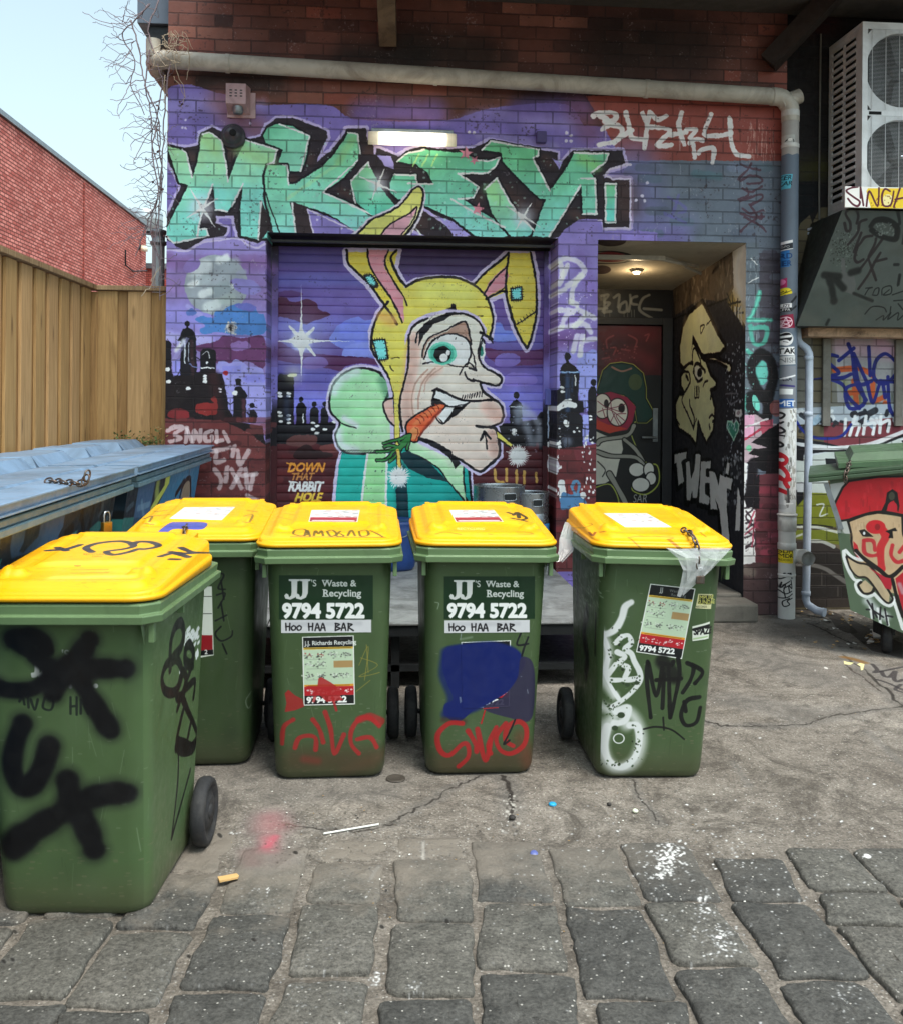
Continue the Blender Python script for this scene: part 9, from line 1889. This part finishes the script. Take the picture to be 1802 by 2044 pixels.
mb=MB();mb.lathe([(0.0,-0.035),(0.03,-0.03),(0.036,-0.015),(0.036,0.02)],((x0+x1)/2+0.01,-0.07,z0+0.0),'z',18);W(mb.build('sounder',M['galv'],None),sb)
c=on_y(464,268,-0.05);dm=empty('dome_camera',(c[0],0,c[2]),0,'dark round dome camera on the mural below the alarm box','camera')
mb=MB();mb.lathe([(0.085,-0.003),(0.085,-0.02),(0.075,-0.03),(0.07,-0.03),(0.062,-0.065),(0.035,-0.09),(0.0,-0.1)],(0,0,0),'y',28);mb.build('dome',M['dome'],dm)
mb=MB();mb.lathe([(0.022,-0.085),(0.024,-0.105),(0.0,-0.1)],(0.01,0,0.0),'y',16);mb.build('lens',M['black'],dm)
c=on_y(1080,272,-0.03);jb=MB();jb.box((c[0]-0.035,-0.05,c[2]-0.045),(c[0]+0.035,-0.002,c[2]+0.035));tag(jb.build('junction_box',M['purple_box'],None,bevel=0.005),'small purple painted junction box right of the wall lamp','junction box')
zc0=ZLD-0.035;zcb=on_y(1300,578,AY)[2];b=hit(1270,538,(DX0,0,ZLD-0.002),(0,-(zcb-ZLD),AY));
cb=empty('ceiling_light',(b[0],b[1],b[2]-0.004),0,'small glowing round ceiling light inside the doorway','lamp')
mb=MB();mb.lathe([(0.0,0.0),(0.055,0.0),(0.05,-0.012),(0.03,-0.016)],(0,0,0),'z',20);mb.build('ring',M['galv'],cb)
mb=MB();mb.lathe([(0.03,-0.014),(0.02,-0.03),(0.0,-0.034)],(0,0,0),'z',16);mb.build('bulb',M['bulb_on'],cb)
ld=bpy.data.lights.new('bulb_light','POINT');ld.energy=1.6;ld.color=(1.0,0.74,0.42);ld.shadow_soft_size=0.04;lo_=bpy.data.objects.new('bulb_light',ld);SCOL.objects.link(lo_);lo_.parent=cb;lo_.location=(0,0,-0.08)
mb=MB();a,b2=on_y(1192,497,0.35),on_y(1345,500,0.35);z_=zc0-0.01
mb.box((DX0+0.005,0.42,z_-0.03),(DX0+0.62,0.47,z_+0.015));mb.bar((DX0+0.60,0.44,z_-0.01),(DX1-0.12,0.72,z_-0.03),0.03,0.03)
mb.tube([(DX0+0.6,0.44,z_-0.02),(DX0+0.8,0.52,z_-0.045),(DX1-0.25,0.62,z_-0.05),(DX1-0.1,0.7,z_-0.09)],0.014,8)
W(mb.build('conduit',M['pvc'],None),BLD)
g0,g1=on_y(276,48,0.15),on_y(333,-20,0.15)
gb=empty('gutter_box',((g0[0]+XL)/2,0.15,g0[2]),0,'grey metal box gutter on the top left corner of the building','gutter')
mb=MB();mb.box((g0[0],0.12,g0[2]),(XL-0.003,3.5,g1[2]+0.5));W(mb.build('box',M['gutter'],None,bevel=0.003),gb)
g2=on_y(300,75,0.2);mb=MB();mb.box((g0[0]+0.07,0.16,g0[2]-0.14),(XL-0.003,3.4,g0[2]-0.003));W(mb.build('underside',M['metal_dark'],None),gb)
# dry creeper on the corner
M['twig']=simple('dry_twig','#86777c',0.8,0.3,20)
M['twig_pale']=simple('dry_twig_pale','#b5a48e',0.8,0.2,20)
M['dead_leaf']=simple('dead_leaf','#4f3230',0.8,0.3,20)
rv_=random.Random(21)
vn=empty('dry_creeper',tuple(on_y(318,600,-0.02)),0,'leafless dry creeper hanging down the left corner of the building','creeper')
def vine_pt(px,py,y):return Vector(on_y(px,py,y))
mbv=MB();mbp=MB();mbl=MB()
def twig(mb,pts,r0,r1):
 q=smooth([(p.x,p.z)for p in pts],False,5);ys=np.interp(np.linspace(0,1,len(q)),np.linspace(0,1,len(pts)),[p.y for p in pts])
 P=[Vector((a[0]+rv_.uniform(-1,1)*0.006,y+rv_.uniform(-1,1)*0.006,a[1]+rv_.uniform(-1,1)*0.006))for a,y in zip(q,ys)]
 mb.tube(P,list(np.linspace(r0,r1,len(P))),5,caps=False);return P
def V_(l,y0=-0.1,y1=-0.1):return[vine_pt(a,b,y0+(y1-y0)*i/max(1,len(l)-1))for i,(a,b)in enumerate(l)]
ST=[[(318,0),(296,60),(310,110),(324,170),(312,250),(322,330),(316,430),(322,520),(318,600)],[(342,120),(330,200),(326,300),(322,380),(312,470),(309,560)],[(262,40),(275,90),(285,150),(300,220),(305,290),(318,360),(311,430),(316,490)],[(318,240),(304,300),(316,380),(300,450),(318,520),(316,560)],[(300,100),(290,170),(315,230),(320,300),(325,350),(320,420)],[(312,400),(300,430),(285,470),(270,510)],[(300,10),(262,45),(245,70),(270,120),(262,170),(290,230)]]
for l in ST:
 P=twig(mbv,V_(l,-0.14,-0.05),0.0055,0.003)
 for i in range(2,len(P)-1):
  for _ in range(rv_.choice([0,0,1,1])):
   p=P[i];s=rv_.choice([-1,-1,1]);L_=rv_.uniform(0.06,0.26)*(1.0 if s<0 else 0.6);dz=rv_.uniform(-0.16,0.14)
   e=[p,p+Vector((s*L_*0.4,rv_.uniform(-.05,.05),dz*0.3+rv_.uniform(-.03,.03))),p+Vector((s*L_*0.8,rv_.uniform(-.08,.05),dz*0.8)),p+Vector((s*L_,rv_.uniform(-.1,.05),dz+rv_.uniform(-.05,.05)))]
   twig(mbv,e,0.0028,0.0012)
for l in([(163,21),(205,42),(240,46),(262,42)],[(210,132),(235,128),(258,105),(266,80)],[(238,236),(235,215),(250,190),(262,165),(290,160)],[(222,200),(255,194),(285,175),(312,168)],[(240,256),(280,252),(318,262)],[(262,300),(262,285),(288,270),(320,250)],[(242,330),(255,338),(290,330),(320,312)],[(222,66),(240,78),(265,78)],[(262,225),(285,238),(320,262)],[(280,350),(300,362),(322,372)],[(270,325),(268,318),(290,280),(312,240)],[(300,420),(302,405),(316,398)],[(276,380),(300,380),(322,378)],[(290,470),(305,430),(320,400)],[(250,10),(258,25),(275,28),(300,5)],[(255,0),(250,20),(245,45)],[(268,265),(290,275),(318,290)]):
 twig(mbv,V_(l,-0.2,-0.08),0.002,0.0032)
for _ in range(15):
 a=(rv_.uniform(300,345),rv_.uniform(66,120));l=[a,(a[0]+rv_.uniform(-8,30),a[1]+rv_.uniform(-18,18)),(a[0]+rv_.uniform(0,45),a[1]+rv_.uniform(-10,26)),(a[0]+rv_.uniform(5,55),a[1]+rv_.uniform(0,34))];twig(mbp,V_(l,-0.19,-0.2),0.003,0.0015)
for l in([(330,150),(328,200),(336,240),(331,300)],[(350,100),(352,140),(370,185),(362,215)],[(372,80),(378,120),(374,160)],[(345,150),(360,170),(370,195)],[(300,560),(312,545),(322,530)],[(282,590),(300,570),(310,548),(316,535)],[(305,555),(312,570),(308,580)]):twig(mbp,V_(l,-0.19,-0.12),0.0028,0.0018)
for(a,b)in((317,212),(352,160),(358,205),(313,308),(304,366),(325,380),(318,300),(362,210),(300,130),(330,470)):
 p=vine_pt(a,b,-0.15);mbl=MB()
 for _ in range(3):
  d=Vector((rv_.uniform(-1,1),rv_.uniform(-1,1),rv_.uniform(-1,1))).normalized();u=d.orthogonal().normalized();s=rv_.uniform(0.014,0.03);mid=p+d*s*0.5
  mbl.face([p,mid+u*s*0.4,p+d*s,mid-u*s*0.4+d.cross(u)*s*0.2])
 W(mbl.build('leaf',M['dead_leaf'],None),vn)
W(mbv.build('stem',M['twig'],None),vn);W(mbp.build('stem',M['twig_pale'],None),vn)
M['weed']=simple('weed','#4f5c2c',0.7,0.3,30);M['weed_dry']=simple('weed_dry','#8a6f48',0.8,0.3,30)
wb=on_y(392,890,0.03);wb=Vector((XL-0.12,0.03,1.15));mb=MB()
wd=empty('weed',(XL-0.12,0.03,0),0,'small green and dry weed against the fence above the blue dumpsters','weed')
for _ in range(90):
 x=XL-0.16+rv_.gauss(0,0.09);x=min(x,XL-0.03);h=1.22+abs(rv_.gauss(0,0.05));b0=Vector((x+rv_.uniform(-.05,.05),-0.02+rv_.uniform(-.04,.03),0.0));t=Vector((x,0.0+rv_.uniform(-.05,.03),h))
 for _k in range(5):
  d=Vector((rv_.uniform(-1,1),rv_.uniform(-1,0.3),rv_.uniform(-0.2,1))).normalized();u=d.orthogonal().normalized();s=rv_.uniform(0.012,0.03);q=t+Vector((rv_.uniform(-.04,.04),rv_.uniform(-.03,.03),-rv_.uniform(0,.08)))
  mb.face([q,q+d*s*.5+u*s*.28,q+d*s,q+d*s*.5-u*s*.28],0 if rv_.random()<0.65 else 1)
W(mb.build('leaves',[M['weed'],M['weed_dry']],None),wd)
mb=MB()
for _ in range(9):
 x=XL-0.16+rv_.gauss(0,0.05);mb.tube([(XL-0.16+rv_.uniform(-.03,.03),0.0,0.0),(x,-0.01,0.7),(x+rv_.uniform(-.04,.04),-0.01,1.25)],[0.004,0.003,0.0015],5)
W(mb.build('stem',M['weed_dry'],None),wd)
# chains and film on the bins
rt4,Wd4=BINS['b4'][0],BINS['b4'][1]
p4=Wd4((0.115,-0.06,1.015));q4=Wd4((0.115,-0.142,0.985))
ch=chain([Wd4((0.09,-0.03,1.028)),Wd4((0.105,-0.10,1.022)),Wd4((0.112,-0.139,1.0)),Wd4((0.118,-0.152,0.965)),Wd4((0.12,-0.158,0.90))],0.036,0.0038);tag(ch,'rusty chain hanging over the front of the rightmost bin lid','chain')
pl=empty('padlock',Wd4((0.128,-0.158,0.895)),0,'small worn padlock below the chain on the rightmost bin','padlock');padlock(pl,(0,0,0),0.036,'chain')
rt1,Wd1=BINS['b1'][0],BINS['b1'][1]
ch=chain([Wd1((-0.035,-0.06,1.018)),Wd1((-0.03,-0.11,1.014)),Wd1((-0.028,-0.139,0.995)),Wd1((-0.03,-0.142,0.96))],0.034,0.0036);tag(ch,'short chain over the lid edge of the half hidden bin','chain')
m,nt,b=nodes('clear_film');b.inputs['Base Color'].default_value=(0.85,0.87,0.88,1);b.inputs['Roughness'].default_value=0.18;b.inputs['Alpha'].default_value=0.42;spec(b,0.8);M['film']=m
nt.links.new(bump(nt,noise(nt,objco(nt),40,3),0.6,0.01),b.inputs['Normal'])
def film(name_pts,label,seed):
 r_=random.Random(seed);mb=MB();mb.grid([[(x+r_.uniform(-.006,.006),y+r_.uniform(-.012,.0),z+r_.uniform(-.006,.006))for x,y,z in row]for row in name_pts],0,False);tag(mb.build('plastic_film',M['film'],None),label,'plastic film')
film([[Wd4((-0.01+0.26*i/6*(1-0.0),-0.158,0.972))for i in range(7)],[Wd4((0.04+0.17*i/6,-0.165,0.93))for i in range(7)],[Wd4((0.055+0.11*i/6,-0.162,0.885))for i in range(7)],[Wd4((0.05+0.07*i/6,-0.15,0.835))for i in range(7)],[Wd4((0.045+0.03*i/6,-0.135,0.78))for i in range(7)]],'torn clear plastic film caught under the chain on the rightmost bin',3)
film([[Wd4((-0.31+0.04*i/4,0.42-0.02*i,0.99-0.004*i))for i in range(5)],[Wd4((-0.345+0.07*i/4,0.36,0.93))for i in range(5)],[Wd4((-0.36+0.07*i/4,0.30,0.885))for i in range(5)],[Wd4((-0.37+0.03*i/4,0.26,0.84))for i in range(5)]],'clear plastic film hanging off the left side of the rightmost bin',5)
# litter
def flat(name,px,py,pts,mat,label,cat,z=0.002,th=0.004,rz=0.0):
 g_=on_z(px,py,0);mb=MB();zb=0.018 if py>1700 else z;P=[(x,y,0)for x,y in pts];Q=[(x,y,th)for x,y in pts]
 mb.grid([P,Q],0,False,True);mb.fan(Q,0);mb.fan(P,0,True);o=mb.build(name,mat,None,loc=(g_[0],g_[1],zb));o.rotation_euler=(R(rv_.uniform(-2,2)),R(rv_.uniform(-2,2)),rz);return tag(o,label,cat)
def disc(r,n=20,sq_=1.0):return[(r*math.cos(2*math.pi*k/n),r*sq_*math.sin(2*math.pi*k/n))for k in range(n)]
M['card']=simple('card','#c9a26a',0.8,0.1,30);M['cyan']=simple('cap_blue','#2fa3d6',0.35);M['indigo']=simple('cap_indigo','#56609a',0.4);M['white']=simple('paper_white','#dedcd6',0.7,0.05,20);M['dark']=simple('dark_pebble','#2a2623',0.7,0.2,40);M['gum']=simple('gum','#d6dac4',0.6,0.1,30);M['cover']=simple('iron_cover','#4a433c',0.7,0.2,60,0.3)
flat('cardboard_scrap',456,1766,[(-0.032,-0.012),(0.026,-0.014),(0.033,-0.004),(0.03,0.012),(-0.03,0.016)],M['card'],'torn tan cardboard scrap on the setts by the nearest bin','cardboard',th=0.006,rz=0.45)
g1,g2=on_z(646,1668),on_z(756,1649);mb=MB();mb.tube([(g1[0],g1[1],0.006),(g2[0],g2[1],0.006)],0.0035,8);tag(mb.build('drinking_straw',M['white'],None),'white drinking straw lying on the concrete edge','straw')
g1=on_z(1102,1608);mb=MB();mb.lathe([(0.0,0.008),(0.011,0.008),(0.013,0.006),(0.0145,0.0),(0.0,0.0)],(0,0,0),n=20);mb.lathe([(0.0145,0.006),(0.0155,0.004),(0.0145,0.0)],(0,0,0),n=20);tag(mb.build('bottle_cap',M['cyan'],None,loc=(g1[0],g1[1],0.002)),'bright blue bottle cap on the concrete','bottle cap')
g1=on_z(1065,1710);mb=MB();mb.lathe([(0.0,0.009),(0.011,0.009),(0.013,0.007),(0.014,0.0),(0.0,0.0)],(0,0,0),n=20);o=mb.build('bottle_cap',M['indigo'],None,loc=(g1[0],g1[1],0.006));o.rotation_euler=(R(30),0,0);tag(o,'dull indigo bottle cap wedged between setts','bottle cap')
def pebble(px,py,r,mat,name,label,cat,seed):
 r_=random.Random(seed);g_=on_z(px,py);mb=MB();rows=[]
 for i in range(6):
  t=math.pi*(0.02+0.96*i/5);rows.append([(r*math.sin(t)*math.cos(a)*(1+0.18*math.sin(3*a+seed)),r*math.sin(t)*math.sin(a)*(1+0.15*math.cos(2*a+seed)),r*0.7*(1+math.cos(t)))for a in[2*math.pi*k/12 for k in range(12)]])
 mb.grid(rows,0,True,True);mb.fan(rows[0]);mb.fan(rows[-1],0,True);tag(mb.build(name,mat,None,loc=(g_[0],g_[1],0.0)),label,cat)
pebble(1215,1609,0.009,M['dark'],'pebble','small dark pebble on the concrete right of the blue cap','pebble',1);pebble(1021,1637,0.013,M['dark'],'pebble','dark pebble at the end of the wide crack','pebble',2);pebble(1267,1623,0.011,M['gum'],'chewing_gum','pale lump of gum on the concrete','gum',3)
g1=on_z(790,1556);mb=MB();mb.lathe([(0.0,0.004),(0.03,0.004),(0.033,0.006),(0.038,0.006),(0.04,0.002)],(0,0,0),n=28);tag(mb.build('iron_cover',M['cover'],None,loc=(g1[0],g1[1],0.001)),'little round iron cover set in the concrete between the bins','cover')
mb=MB();r5=random.Random(31)
def bit(px,py,s,mi,sp_=10):
 g_=on_z(px+r5.gauss(0,sp_),py+r5.gauss(0,sp_*0.6));n=r5.choice([4,5,6]);a0=r5.uniform(0,6.3);ring=[]
 for k in range(n):a=a0+2*math.pi*k/n;q=s*r5.uniform(0.5,1.1);ring.append((g_[0]+q*math.cos(a),g_[1]+q*math.sin(a),0.004+r5.uniform(0,min(0.02,s*0.5))))
 mb.face(ring,mi)
for _ in range(120):bit(r5.choice([1640,1660,1610,1700,1740]),r5.choice([1215,1225,1235,1245,1290]),r5.uniform(0.006,0.022),r5.choice([0,1,2,2,1,3]),14)
for _ in range(26):bit(1742,1278,r5.uniform(0.01,0.03),r5.choice([0,1,0,3]),9)
for _ in range(160):g_x=r5.uniform(1000,1750);bit(g_x,1560+(g_x-1000)*0.03+r5.uniform(-200,330),r5.uniform(0.002,0.005),r5.choice([0,0,2,1]),20)
for _ in range(140):bit(r5.uniform(420,1100),r5.uniform(1580,1850),r5.uniform(0.002,0.006),r5.choice([0,2,2,1]),10)
tag(mb.build('litter',[M['white'],M['weed_dry'],M['dark'],M['card']],None),'scattered leaves, grit and paper scraps on the ground','litter',None,'stuff')
c_=on_z(1742,1275);mb=MB();mb.lathe([(0.0,0.0),(0.026,0.0),(0.034,0.075),(0.036,0.078),(0.034,0.074),(0.024,0.004)],(0,0,0),n=20);o=mb.build('paper_cup',M['white'],None,loc=(c_[0],c_[1],0.028));o.rotation_euler=(R(82),0,R(70));tag(o,'crushed white paper cup by the green dumpster wheel','cup')
